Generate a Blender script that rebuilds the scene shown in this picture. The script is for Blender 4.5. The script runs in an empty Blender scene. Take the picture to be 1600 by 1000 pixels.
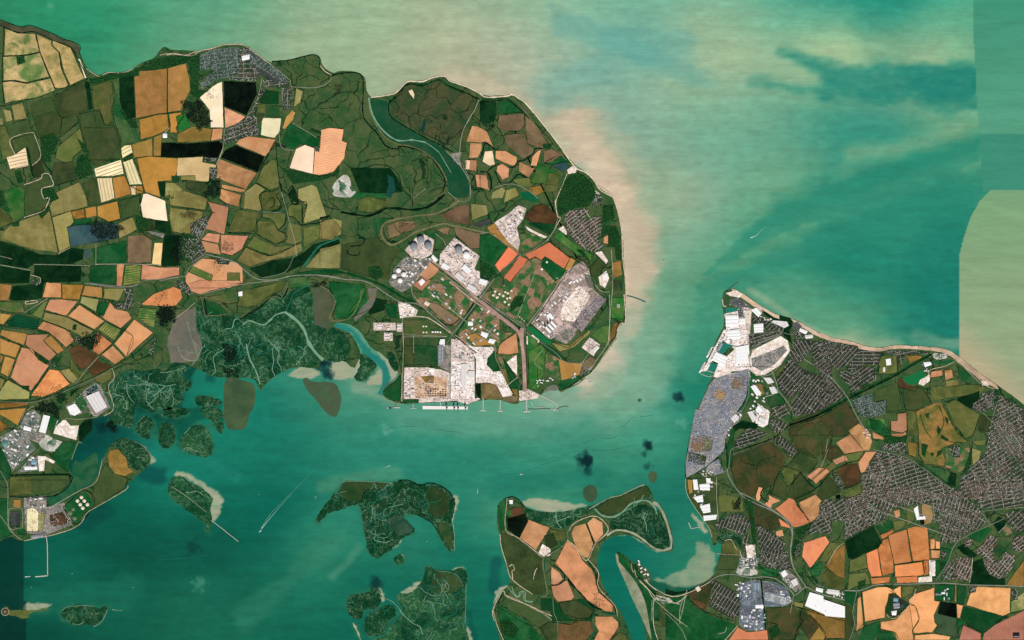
import bpy, bmesh, math, random, zlib
import numpy as np
R = math.radians
rnd = random.Random(7)
nrng = np.random.default_rng(11)
S = 8.5                       # metres on the ground for one map unit
def W(px, py): return ((px - 800.0) * S, (500.0 - py) * S)

# ------------------------------------------------------------------ camera, sky, sun, exposure
scene = bpy.context.scene
col = scene.collection
ALT = 42000.0
cam = bpy.data.cameras.new('satellite_camera')
cam.sensor_fit = 'HORIZONTAL'; cam.sensor_width = 36.0
cam.lens = 36.0 * ALT / (1600 * S)
cam.clip_start = 100.0; cam.clip_end = 400000.0
cam_o = bpy.data.objects.new('satellite_camera', cam)
cam_o.location = (0, 0, ALT); cam_o.rotation_euler = (0, 0, 0)
col.objects.link(cam_o); scene.camera = cam_o

SUN_EL, SUN_AZ = 52.0, 168.0          # high summer sun from just east of south (map south is -Y)
world = bpy.data.worlds.new('World'); scene.world = world; world.use_nodes = True
nt = world.node_tree; nt.nodes.clear()
sky = nt.nodes.new('ShaderNodeTexSky'); sky.sky_type = 'NISHITA'; sky.sun_disc = False
sky.sun_elevation = R(SUN_EL); sky.sun_rotation = R(SUN_AZ)
bg = nt.nodes.new('ShaderNodeBackground'); bg.inputs['Strength'].default_value = 0.055
out = nt.nodes.new('ShaderNodeOutputWorld')
nt.links.new(sky.outputs[0], bg.inputs[0]); nt.links.new(bg.outputs[0], out.inputs[0])
sun = bpy.data.lights.new('sun', 'SUN'); sun.energy = 4.2; sun.angle = R(0.5); sun.color = (1.0, 0.965, 0.92)
sun_o = bpy.data.objects.new('sun', sun); col.objects.link(sun_o)
sun_o.location = (0, -20000, 26000)
sun_o.rotation_euler = (R(90 - SUN_EL), 0, R(180 - SUN_AZ))
scene.view_settings.view_transform = 'Standard'; scene.view_settings.look = 'None'
scene.view_settings.exposure = 0.0; scene.view_settings.gamma = 1.0

# ------------------------------------------------------------------ colour and materials
KA = 0.85
def lin1(v):
    v /= 255.0
    return v / 12.92 if v <= 0.04045 else ((v + 0.055) / 1.055) ** 2.4
def L(c): return tuple(min(0.9, lin1(v) * KA) for v in c)

def node(nt, t, **kw):
    n = nt.nodes.new(t)
    for k, v in kw.items(): setattr(n, k, v)
    return n
def math_(nt, op, a, b=None, c=None):
    n = nt.nodes.new('ShaderNodeMath'); n.operation = op
    for i, v in enumerate((a, b, c)):
        if v is None: continue
        if isinstance(v, (int, float)): n.inputs[i].default_value = v
        else: nt.links.new(v, n.inputs[i])
    return n.outputs[0]
def noise(nt, vec, scale, detail=3.0, rough=0.55, dist=0.0):
    n = nt.nodes.new('ShaderNodeTexNoise'); n.inputs['Scale'].default_value = scale
    n.inputs['Detail'].default_value = detail; n.inputs['Roughness'].default_value = rough
    n.inputs['Distortion'].default_value = dist
    nt.links.new(vec, n.inputs['Vector']); return n.outputs['Fac']
def mixc(nt, fac, a, b, mode='MIX'):
    n = nt.nodes.new('ShaderNodeMix'); n.data_type = 'RGBA'; n.blend_type = mode
    if isinstance(fac, (int, float)): n.inputs[0].default_value = fac
    else: nt.links.new(fac, n.inputs[0])
    for i, v in ((6, a), (7, b)):
        if isinstance(v, tuple): n.inputs[i].default_value = (*v, 1)
        else: nt.links.new(v, n.inputs[i])
    return n.outputs[2]
def smooth(nt, v, lo, hi):
    n = nt.nodes.new('ShaderNodeMapRange'); n.interpolation_type = 'SMOOTHSTEP'
    nt.links.new(v, n.inputs[0]); n.inputs[1].default_value = lo; n.inputs[2].default_value = hi
    return n.outputs[0]
def new_mat(name, rough=0.95, spec=0.1):
    m = bpy.data.materials.new(name); m.use_nodes = True
    b = m.node_tree.nodes['Principled BSDF']
    b.inputs['Roughness'].default_value = rough; b.inputs['Specular IOR Level'].default_value = spec
    return m, m.node_tree, b

def scalec(nt, c, f):
    n = nt.nodes.new('ShaderNodeVectorMath'); n.operation = 'SCALE'
    nt.links.new(c, n.inputs[0]); nt.links.new(f, n.inputs[3]); return n.outputs[0]

# ground cover: two colours, grain, broad mottling and tractor rows, all carried by mesh attributes
M_LAND, nt, b = new_mat('ground_cover', 1.0, 0.0)
a1 = node(nt, 'ShaderNodeAttribute', attribute_name='col'); a2 = node(nt, 'ShaderNodeAttribute', attribute_name='col2')
a3 = node(nt, 'ShaderNodeAttribute', attribute_name='par'); a4 = node(nt, 'ShaderNodeAttribute', attribute_name='rows')
geo = node(nt, 'ShaderNodeNewGeometry'); pos = geo.outputs['Position']
sep = node(nt, 'ShaderNodeSeparateColor'); nt.links.new(a3.outputs['Color'], sep.inputs[0])
g_grain, g_mot, g_row = sep.outputs[0], sep.outputs[1], sep.outputs[2]
broad = noise(nt, pos, 1 / 210.0, 5.0, 0.62, 0.6)
fine = noise(nt, pos, 1 / 22.0, 3.0, 0.7)
mid = noise(nt, pos, 1 / 75.0, 4.0, 0.6)
fac = math_(nt, 'MULTIPLY', smooth(nt, broad, 0.38, 0.62), g_mot)
c = mixc(nt, fac, a1.outputs['Color'], a2.outputs['Color'])
sx = node(nt, 'ShaderNodeSeparateXYZ'); nt.links.new(a4.outputs['Vector'], sx.inputs[0])
row = math_(nt, 'SINE', math_(nt, 'MULTIPLY', math_(nt, 'ADD', sx.outputs[0], math_(nt, 'MULTIPLY', broad, 30.0)), 2 * math.pi / 31.0))
rowm = math_(nt, 'MULTIPLY', math_(nt, 'MULTIPLY', row, g_row), smooth(nt, mid, 0.35, 0.7))
gr = math_(nt, 'MULTIPLY', math_(nt, 'SUBTRACT', math_(nt, 'ADD', math_(nt, 'MULTIPLY', fine, 0.6), math_(nt, 'MULTIPLY', mid, 0.6)), 0.6), math_(nt, 'MULTIPLY', g_grain, 9.0))
big = math_(nt, 'MULTIPLY', math_(nt, 'SUBTRACT', noise(nt, pos, 1 / 430.0, 4.0, 0.65, 0.8), 0.5), 0.75)
f = math_(nt, 'MAXIMUM', math_(nt, 'ADD', math_(nt, 'ADD', math_(nt, 'ADD', 1.0, big), math_(nt, 'MULTIPLY', gr, 1.25)), math_(nt, 'MULTIPLY', rowm, 1.9)), 0.15)
nt.links.new(scalec(nt, c, f), b.inputs['Base Color'])

# grazing marsh: rough grass cut by thin dark drains and old meanders
M_GRAZE, nt, b = new_mat('grazing_marsh', 1.0, 0.0)
a1 = node(nt, 'ShaderNodeAttribute', attribute_name='col'); a2 = node(nt, 'ShaderNodeAttribute', attribute_name='col2')
pos = node(nt, 'ShaderNodeNewGeometry').outputs['Position']
n1 = noise(nt, pos, 1 / 230.0, 5.0, 0.62, 0.6); n2 = noise(nt, pos, 1 / 24.0, 3.0, 0.7); n3 = noise(nt, pos, 1 / 420.0, 2.0, 0.5, 1.5); n4 = noise(nt, pos, 1 / 700.0, 2.0, 0.5); n5 = noise(nt, pos, 1 / 80.0, 4.0, 0.6)
c = mixc(nt, smooth(nt, n1, 0.38, 0.62), a1.outputs['Color'], a2.outputs['Color'])
c = mixc(nt, math_(nt, 'MULTIPLY', smooth(nt, n5, 0.55, 0.75), 0.5), c, L((112, 102, 66)))
vd = nt.nodes.new('ShaderNodeTexVoronoi'); vd.feature = 'DISTANCE_TO_EDGE'; vd.inputs['Scale'].default_value = 1 / 330.0
wp = nt.nodes.new('ShaderNodeVectorMath'); wp.operation = 'MULTIPLY_ADD'; nz = nt.nodes.new('ShaderNodeTexNoise'); nz.inputs['Scale'].default_value = 1 / 240.0; nt.links.new(pos, nz.inputs['Vector'])
nt.links.new(nz.outputs['Color'], wp.inputs[0]); wp.inputs[1].default_value = (260, 260, 0); nt.links.new(pos, wp.inputs[2]); nt.links.new(wp.outputs[0], vd.inputs['Vector'])
dr = math_(nt, 'SUBTRACT', 1.0, smooth(nt, vd.outputs['Distance'], 0.008, 0.022))
me_ = math_(nt, 'MULTIPLY', math_(nt, 'SUBTRACT', 1.0, smooth(nt, math_(nt, 'ABSOLUTE', math_(nt, 'SUBTRACT', n3, 0.5)), 0.004, 0.012)), smooth(nt, n4, 0.5, 0.56))
c = mixc(nt, math_(nt, 'MULTIPLY', math_(nt, 'MAXIMUM', dr, me_), 0.8), c, L((12, 40, 24)))
f = math_(nt, 'ADD', 0.45, math_(nt, 'MULTIPLY', n2, 1.1))
nt.links.new(scalec(nt, c, f), b.inputs['Base Color'])

# yards and works ground: paved bays, stains and stored materials as blocky patches
M_YARD, nt, b = new_mat('yard_surface', 0.95, 0.05)
a1 = node(nt, 'ShaderNodeAttribute', attribute_name='col'); a2 = node(nt, 'ShaderNodeAttribute', attribute_name='col2')
a4 = node(nt, 'ShaderNodeAttribute', attribute_name='rows')
pos = node(nt, 'ShaderNodeNewGeometry').outputs['Position']
def vor(vec, scale):
    n = nt.nodes.new('ShaderNodeTexVoronoi'); n.distance = 'CHEBYCHEV'; n.inputs['Scale'].default_value = scale
    nt.links.new(vec, n.inputs['Vector']); s_ = nt.nodes.new('ShaderNodeSeparateColor'); nt.links.new(n.outputs['Color'], s_.inputs[0]); return s_.outputs[0]
v1 = vor(a4.outputs['Vector'], 1 / 95.0); v2 = vor(a4.outputs['Vector'], 1 / 30.0)
n1 = noise(nt, pos, 1 / 150.0, 4.0, 0.6); n3 = noise(nt, pos, 1 / 20.0, 3.0, 0.7)
c = mixc(nt, smooth(nt, math_(nt, 'ADD', math_(nt, 'MULTIPLY', v1, 0.5), math_(nt, 'MULTIPLY', n1, 0.5)), 0.32, 0.68), a1.outputs['Color'], a2.outputs['Color'])
f = math_(nt, 'ADD', math_(nt, 'ADD', 0.42, math_(nt, 'MULTIPLY', v2, 0.42)), math_(nt, 'MULTIPLY', n3, 0.74))
nt.links.new(scalec(nt, c, f), b.inputs['Base Color'])

# salt marsh: dark cover cut by a fine net of muddy rills
M_MARSH, nt, b = new_mat('salt_marsh_cover', 1.0, 0.0)
a1 = node(nt, 'ShaderNodeAttribute', attribute_name='col'); a2 = node(nt, 'ShaderNodeAttribute', attribute_name='col2')
pos = node(nt, 'ShaderNodeNewGeometry').outputs['Position']
n1 = noise(nt, pos, 1 / 130.0, 4.0, 0.6, 1.2)
n2 = noise(nt, pos, 1 / 300.0, 4.0, 0.6, 0.5)
n3 = noise(nt, pos, 1 / 26.0, 3.0, 0.7)
ridge = math_(nt, 'ABSOLUTE', math_(nt, 'SUBTRACT', n1, 0.5))
rill = math_(nt, 'SUBTRACT', 1.0, smooth(nt, ridge, 0.004, 0.03))
c = mixc(nt, smooth(nt, n2, 0.4, 0.62), a1.outputs['Color'], a2.outputs['Color'])
c = mixc(nt, math_(nt, 'MULTIPLY', rill, math_(nt, 'ADD', 0.25, math_(nt, 'MULTIPLY', smooth(nt, n2, 0.4, 0.6), 0.75))), c, L((92, 128, 96)))
n4 = noise(nt, pos, 1 / 60.0, 4.0, 0.65, 2.0)
c = mixc(nt, math_(nt, 'MULTIPLY', smooth(nt, n4, 0.6, 0.72), 0.38), c, L((128, 134, 92)))
c = mixc(nt, math_(nt, 'MULTIPLY', math_(nt, 'SUBTRACT', 1.0, smooth(nt, n4, 0.3, 0.38)), 0.7), c, L((6, 30, 22)))
f = math_(nt, 'ADD', 0.1, math_(nt, 'MULTIPLY', n3, 1.8))
nt.links.new(scalec(nt, c, f), b.inputs['Base Color'])

# water: turbidity colour by attribute, wind ripple and silt streaks
def water_mat(name, streak):
    m, nt, b = new_mat(name, 0.6, 0.03)
    a1 = node(nt, 'ShaderNodeAttribute', attribute_name='col')
    pos = node(nt, 'ShaderNodeNewGeometry').outputs['Position']
    mp = node(nt, 'ShaderNodeMapping'); mp.inputs['Scale'].default_value = (0.16, 1.0, 1.0); mp.inputs['Rotation'].default_value = (0, 0, R(3))
    nt.links.new(pos, mp.inputs[0])
    r1 = noise(nt, mp.outputs[0], 1 / 26.0, 3.0, 0.7)
    r2 = noise(nt, mp.outputs[0], 1 / 150.0, 4.0, 0.6, 0.4)
    r3 = noise(nt, pos, 1 / 15.0, 2.0, 0.8)
    f = math_(nt, 'ADD', math_(nt, 'ADD', math_(nt, 'MULTIPLY', r1, 0.30 * streak), math_(nt, 'MULTIPLY', r2, 0.42 * streak)), math_(nt, 'MULTIPLY', r3, 0.40 * streak))
    f = math_(nt, 'ADD', f, 1.0 - 0.56 * streak)
    nt.links.new(scalec(nt, a1.outputs['Color'], f), b.inputs['Base Color'])
    return m
M_WATER = water_mat('estuary_water', 1.0)
M_CREEK = water_mat('creek_water', 0.9)

# buildings and small solid things: painted or sheeted surface with weathering
def solid_mat(name, rough, spec, grain):
    m, nt, b = new_mat(name, rough, spec)
    a1 = node(nt, 'ShaderNodeAttribute', attribute_name='col')
    pos = node(nt, 'ShaderNodeNewGeometry').outputs['Position']
    n1 = noise(nt, pos, 1 / 14.0, 3.0, 0.65)
    f = math_(nt, 'ADD', 1.0 - 0.5 * grain, math_(nt, 'MULTIPLY', n1, grain))
    nt.links.new(scalec(nt, a1.outputs['Color'], f), b.inputs['Base Color'])
    return m
M_SOLID = solid_mat('weathered_sheeting', 0.7, 0.2, 0.30)
M_METAL = solid_mat('painted_steel', 0.5, 0.35, 0.2)
M_LEAF = solid_mat('foliage', 0.9, 0.1, 0.5)

# ------------------------------------------------------------------ mesh helpers
def set_attr(me, name, rgb, domain='POINT'):
    a = me.attributes.new(name, 'FLOAT_COLOR', domain)
    n = len(me.vertices) if domain == 'POINT' else len(me.polygons)
    arr = np.empty((n, 4), np.float32); arr[:, 3] = 1
    arr[:, :3] = np.asarray(rgb, np.float32)
    a.data.foreach_set('color', arr.ravel())
def link(name, me, parent=None, loc=None, label=None, cat=None, group=None, kind=None):
    o = bpy.data.objects.new(name, me); col.objects.link(o)
    if parent is not None: o.parent = parent
    if loc is not None: o.location = loc
    if label: o['label'] = label
    if cat: o['category'] = cat
    if group: o['group'] = group
    if kind: o['kind'] = kind
    return o
def mesh_np(name, V, F, fcol=None, mat=None):
    """F: (n,3) or (n,4) array"""
    me = bpy.data.meshes.new(name)
    V = np.asarray(V, np.float32); F = np.asarray(F, np.int32); k = F.shape[1]
    me.vertices.add(len(V)); me.vertices.foreach_set('co', V.ravel())
    me.loops.add(F.size); me.loops.foreach_set('vertex_index', F.ravel())
    me.polygons.add(len(F)); me.polygons.foreach_set('loop_start', np.arange(0, F.size, k, dtype=np.int32))
    me.update(calc_edges=True); me.validate()
    if fcol is not None: set_attr(me, 'col', fcol, 'FACE')
    if mat: me.materials.append(mat)
    return me

def area2(p): return sum(p[i][0] * p[(i + 1) % len(p)][1] - p[(i + 1) % len(p)][0] * p[i][1] for i in range(len(p)))
def chaikin(p, n=1, closed=True):
    for _ in range(n):
        q = []
        m = len(p)
        if not closed: q.append(p[0])
        for i in range(m if closed else m - 1):
            a, b_ = p[i], p[(i + 1) % m]
            q.append((a[0] * .75 + b_[0] * .25, a[1] * .75 + b_[1] * .25)); q.append((a[0] * .25 + b_[0] * .75, a[1] * .25 + b_[1] * .75))
        if not closed: q.append(p[-1])
        p = q
    return p
def catmull(p, closed=False, sub=5):
    n = len(p)
    if n < 3: return list(p)
    q = []
    for i in range(n if closed else n - 1):
        if closed: a, b_, c_, d = p[i - 1], p[i], p[(i + 1) % n], p[(i + 2) % n]
        else: a, b_, c_, d = p[max(i - 1, 0)], p[i], p[i + 1], p[min(i + 2, n - 1)]
        for k in range(sub):
            t = k / sub
            q.append(tuple(0.5 * (2 * b_[j] + (c_[j] - a[j]) * t + (2 * a[j] - 5 * b_[j] + 4 * c_[j] - d[j]) * t * t + (3 * b_[j] - a[j] - 3 * c_[j] + d[j]) * t ** 3) for j in (0, 1)))
    if not closed: q.append(p[-1])
    return q
def resample(p, step, closed=True):
    q = []
    n = len(p)
    for i in range(n if closed else n - 1):
        a, b_ = p[i], p[(i + 1) % n]
        d = math.hypot(b_[0] - a[0], b_[1] - a[1]); k = max(1, int(round(d / step)))
        for j in range(k): q.append((a[0] + (b_[0] - a[0]) * j / k, a[1] + (b_[1] - a[1]) * j / k))
    if not closed: q.append(p[-1])
    return q
def jitter(p, amp, closed=True):
    n = len(p); q = []
    lo = nrng.normal(size=n); hi = nrng.normal(size=n)
    k = np.array([1, 2, 3, 2, 1.0]); k /= np.sqrt((k ** 2).sum())
    lo = np.convolve(np.concatenate([lo[-2:], lo, lo[:2]]), k, 'valid') if n > 4 else lo
    for i in range(n):
        a, b_ = p[i - 1], p[(i + 1) % n]
        dx, dy = b_[0] - a[0], b_[1] - a[1]; d = math.hypot(dx, dy) or 1
        e = amp * (0.7 * lo[i] + 0.4 * hi[i])
        if not closed and i in (0, n - 1): e = 0
        q.append((p[i][0] - dy / d * e, p[i][1] + dx / d * e))
    return q
def pip(pts, poly):
    """vectorised point in polygon, pts (n,2)"""
    x, y = pts[:, 0], pts[:, 1]; r = np.zeros(len(pts), bool); n = len(poly)
    for i in range(n):
        x1, y1 = poly[i]; x2, y2 = poly[(i + 1) % n]
        if y1 == y2: continue
        c_ = ((y1 > y) != (y2 > y)) & (x < (x2 - x1) * (y - y1) / (y2 - y1) + x1)
        r ^= c_
    return r

# ground cover table: colour, second colour, grain, mottle, rows
F = {
 'base': ((80, 96, 58), (50, 86, 48), .12, .9, 0), 'gs': ((92, 92, 70), (70, 80, 55), .06, .8, 0),
 'mm': ((200, 174, 118), (60, 110, 50), .12, .85, 0), 'm2': ((204, 172, 116), (118, 124, 64), .12, .7, 0),
 'cr': ((250, 226, 188), (240, 206, 160), .02, .5, .03), 'cs': ((250, 222, 176), (240, 210, 160), .02, .3, .0),
 'ye': ((242, 208, 146), (228, 188, 124), .04, .6, .04), 'sa': ((212, 154, 108), (196, 136, 90), .05, .8, .07),
 'sk': ((224, 168, 126), (212, 156, 114), .03, .6, .14), 'sk2': ((214, 156, 110), (190, 136, 92), .07, .8, .05),
 'sr': ((222, 150, 96), (206, 130, 80), .07, .8, .04), 'pk': ((190, 134, 100), (206, 150, 112), .06, .8, .05),
 'pk2': ((186, 122, 100), (200, 138, 110), .04, .7, .12), 'sa2': ((234, 170, 114), (220, 154, 98), .04, .8, .06),
 'or': ((182, 132, 64), (162, 120, 54), .07, .9, .05), 'or2': ((216, 138, 86), (198, 122, 70), .05, .8, .08),
 'ob': ((150, 118, 60), (126, 102, 50), .09, .9, .05), 'ta': ((180, 136, 76), (160, 122, 62), .05, .8, .07),
 'ol': ((144, 136, 82), (124, 116, 64), .07, .9, .08), 'og': ((104, 108, 60), (82, 96, 48), .09, .9, .05),
 'og2': ((112, 112, 62), (80, 94, 48), .1, .9, .05), 'od': ((70, 86, 48), (58, 78, 44), .08, .9, .07),
 'gd': ((52, 70, 38), (68, 76, 44), .09, .9, .06), 'gd2': ((40, 50, 34), (60, 60, 44), .2, .9, .0),
 'lt': ((152, 146, 92), (134, 128, 76), .07, .8, .06), 'lt2': ((120, 124, 72), (148, 142, 90), .12, .9, .05),
 'gr': ((34, 104, 44), (92, 112, 58), .10, .8, .04), 'g2': ((70, 112, 52), (188, 160, 96), .06, .5, .4),
 'g3': ((66, 98, 50), (110, 106, 66), .1, .9, .03), 'dg': ((18, 76, 38), (40, 88, 48), .12, .8, .04),
 'mg': ((30, 82, 44), (70, 92, 54), .14, .9, .03), 'dst': ((14, 62, 40), (24, 80, 50), .06, .6, .4),
 'vd': ((9, 40, 20), (22, 54, 28), .14, .9, .05), 'bk': ((8, 14, 10), (16, 27, 18), .14, .9, .22),
 'bl': ((48, 78, 80), (64, 88, 86), .06, .8, .04), 'rd': ((216, 124, 86), (204, 114, 76), .04, .7, .04),
 'rd2': ((220, 140, 98), (206, 128, 86), .05, .8, .04), 'br': ((96, 68, 44), (72, 58, 36), .1, .9, .06),
 'br2': ((110, 88, 56), (150, 110, 70), .16, .9, .0), 'ba': ((80, 84, 52), (54, 76, 46), .12, .9, 0),
 'bm': ((78, 72, 44), (48, 68, 36), .1, .9, .0), 'pb': ((134, 110, 82), (116, 98, 72), .08, .8, .03),
 'mu': ((112, 108, 92), (94, 100, 88), .06, .8, 0), 'mbr': ((140, 116, 80), (100, 90, 56), .12, .9, .08),
 'sd': ((250, 236, 222), (232, 212, 194), .07, .8, 0), 'bch': ((228, 200, 168), (206, 172, 140), .07, .8, 0),
 'pg': ((234, 214, 202), (200, 180, 166), .11, .9, 0), 'wp': ((252, 240, 232), (236, 218, 206), .07, .8, 0),
 'gy': ((150, 140, 130), (112, 114, 104), .12, .9, 0), 'gm': ((196, 172, 162), (150, 134, 122), .14, .9, 0),
 'gm2': ((60, 92, 68), (30, 66, 48), .1, .9, 0), 'g4': ((150, 134, 132), (108, 100, 100), .16, .9, .0),
 'dk': ((52, 58, 56), (70, 74, 70), .1, .8, .1), 'dk2': ((104, 104, 104), (84, 88, 86), .16, .8, 0),
 'cg': ((134, 138, 142), (156, 150, 146), .10, .8, .05), 'scr': ((158, 150, 138), (120, 122, 112), .16, .9, .15),
 'bgr': ((96, 108, 118), (130, 138, 144), .12, .8, .1), 'wg': ((176, 180, 180), (140, 146, 146), .1, .7, .1),
 'ig': ((140, 140, 130), (88, 104, 92), .22, .9, 0), 'wm': ((206, 200, 186), (58, 104, 74), .18, .9, 0),
 'gb': ((48, 100, 50), (150, 118, 90), .18, .75, 0), 'glf': ((158, 128, 70), (104, 112, 56), .12, .9, 0),
 'yt': ((222, 190, 158), (196, 158, 122), .1, .9, 0), 'sml': ((160, 164, 134), (128, 146, 112), .1, .9, 0), 'tan2': ((162, 134, 88), (130, 112, 70), .08, .8, 0),
 'wood': ((18, 62, 28), (28, 76, 36), .2, .8, 0), 'town': ((62, 78, 58), (38, 64, 42), .10, .9, 0),
 'towng': ((70, 88, 76), (44, 70, 54), .2, .9, 0), 'mdg': ((64, 86, 62), (52, 72, 50), .06, .8, .04),
 'sm': ((164, 168, 138), (132, 154, 124), .05, .9, 0), 'sm2': ((120, 130, 100), (60, 100, 80), .08, .9, 0),
 'bp': ((74, 92, 64), (58, 86, 58), .03, .8, 0), 'ms': ((12, 60, 36), (34, 76, 46), .1, .9, 0), 'msd': ((38, 68, 38), (58, 76, 44), .12, .9, 0),
 'ym': ((26, 82, 52), (50, 90, 60), .08, .8, 0), 'pl': ((86, 88, 66), (70, 90, 70), .04, .8, 0),
}
WC = {'cw': (36, 122, 104), 'cw2': (22, 74, 62), 'wd': (16, 60, 56), 'gn': (24, 110, 62), 'dgw': (20, 92, 52), 'wdg': (16, 92, 56), 'dkw': (20, 60, 56)}
MARSH = {'ms'}
SOFT = {'sml', 'ms', 'msd', 'sm', 'sm2', 'bp', 'ym', 'mu', 'pl', 'wm', 'gm2', 'gn', 'wd', 'dgw', 'bch', 'gs'}
YARD = {'yt', 'pg', 'wp', 'ig', 'gy', 'gm', 'g4', 'cg', 'dk2', 'bgr', 'wg', 'scr', 'sd', 'wm', 'gb'}
NOEDGE = {'town', 'towng', 'wood', 'base'}
NAMES = {'cr': 'stubble_field', 'cs': 'baled_field', 'ye': 'stubble_field', 'gr': 'green_field', 'dg': 'green_field', 'vd': 'dark_crop_field', 'bk': 'black_field',
 'ms': 'salt_marsh', 'msd': 'salt_marsh', 'cw2': 'pond', 'ym': 'salt_marsh', 'sm': 'mud_flat', 'sm2': 'mud_flat', 'sml': 'mud_bank', 'bp': 'masked_cloud_patch', 'mu': 'mud_bank', 'pl': 'silted_pool', 'bch': 'beach', 'sd': 'sand_patch',
 'pg': 'gravel_yard', 'wp': 'concrete_yard', 'gy': 'gravel_yard', 'gm': 'gravel_yard', 'cg': 'car_park', 'ig': 'works_yard', 'scr': 'scrap_yard', 'glf': 'golf_course',
 'cw': 'dock_water', 'wd': 'pond', 'gn': 'pond', 'dgw': 'pond', 'wdg': 'pond', 'dkw': 'pond', 'town': 'town_ground', 'towng': 'town_ground', 'wood': 'wood_floor', 'wm': 'bare_ground', 'gb': 'rough_ground'}

def patch_mesh(name, pts, code, z, skirt=None, org=None):
    """pts in map units -> flat n-gon mesh with cover attributes, origin at org (world xy)"""
    P = [W(*p) for p in pts]
    if area2(P) < 0: P = P[::-1]; pts = pts[::-1]
    ox, oy = org
    n = len(P)
    V = [(x - ox, y - oy, 0.0) for x, y in P]; Fc = [tuple(range(n))]
    if skirt:
        V += [(x - ox, y - oy, -skirt) for x, y in P]
        Fc += [(i, i + n, (i + 1) % n + n, (i + 1) % n) for i in range(n)]
    me = bpy.data.meshes.new(name); me.from_pydata(V, [], Fc)
    if code in WC:
        set_attr(me, 'col', L(WC[code])); me.materials.append(M_CREEK); return me
    c1, c2, gr_, mo, ro = F[code]
    if code not in NOEDGE and code not in YARD:
        k_ = nrng.normal(size=4); c1 = tuple(min(252, v * (1 + .045 * k_[0]) * (1 + .02 * k_[1 + i])) for i, v in enumerate(c1)); c2 = tuple(min(252, v * (1 + .09 * k_[0] + .06 * k_[3])) for v in c2)
    set_attr(me, 'col', L(c1)); set_attr(me, 'col2', L(c2)); set_attr(me, 'par', (gr_, mo, ro))
    best = max(range(n), key=lambda i: math.hypot(P[i][0] - P[(i + 6) % n][0], P[i][1] - P[(i + 6) % n][1]))
    a_, b_ = P[best], P[(best + 6) % n]; th = math.atan2(b_[1] - a_[1], b_[0] - a_[0])
    cs, sn = math.cos(th), math.sin(th)
    rw = np.array([(-(v[0]) * sn + v[1] * cs, v[0] * cs + v[1] * sn, 0) for v in V], np.float32)
    at = me.attributes.new('rows', 'FLOAT_VECTOR', 'POINT'); at.data.foreach_set('vector', rw.ravel())
    me.materials.append(M_GRAZE if code in ('base', 'ba') else M_MARSH if code in MARSH else (M_YARD if code in YARD else M_LAND))
    return me

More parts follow.
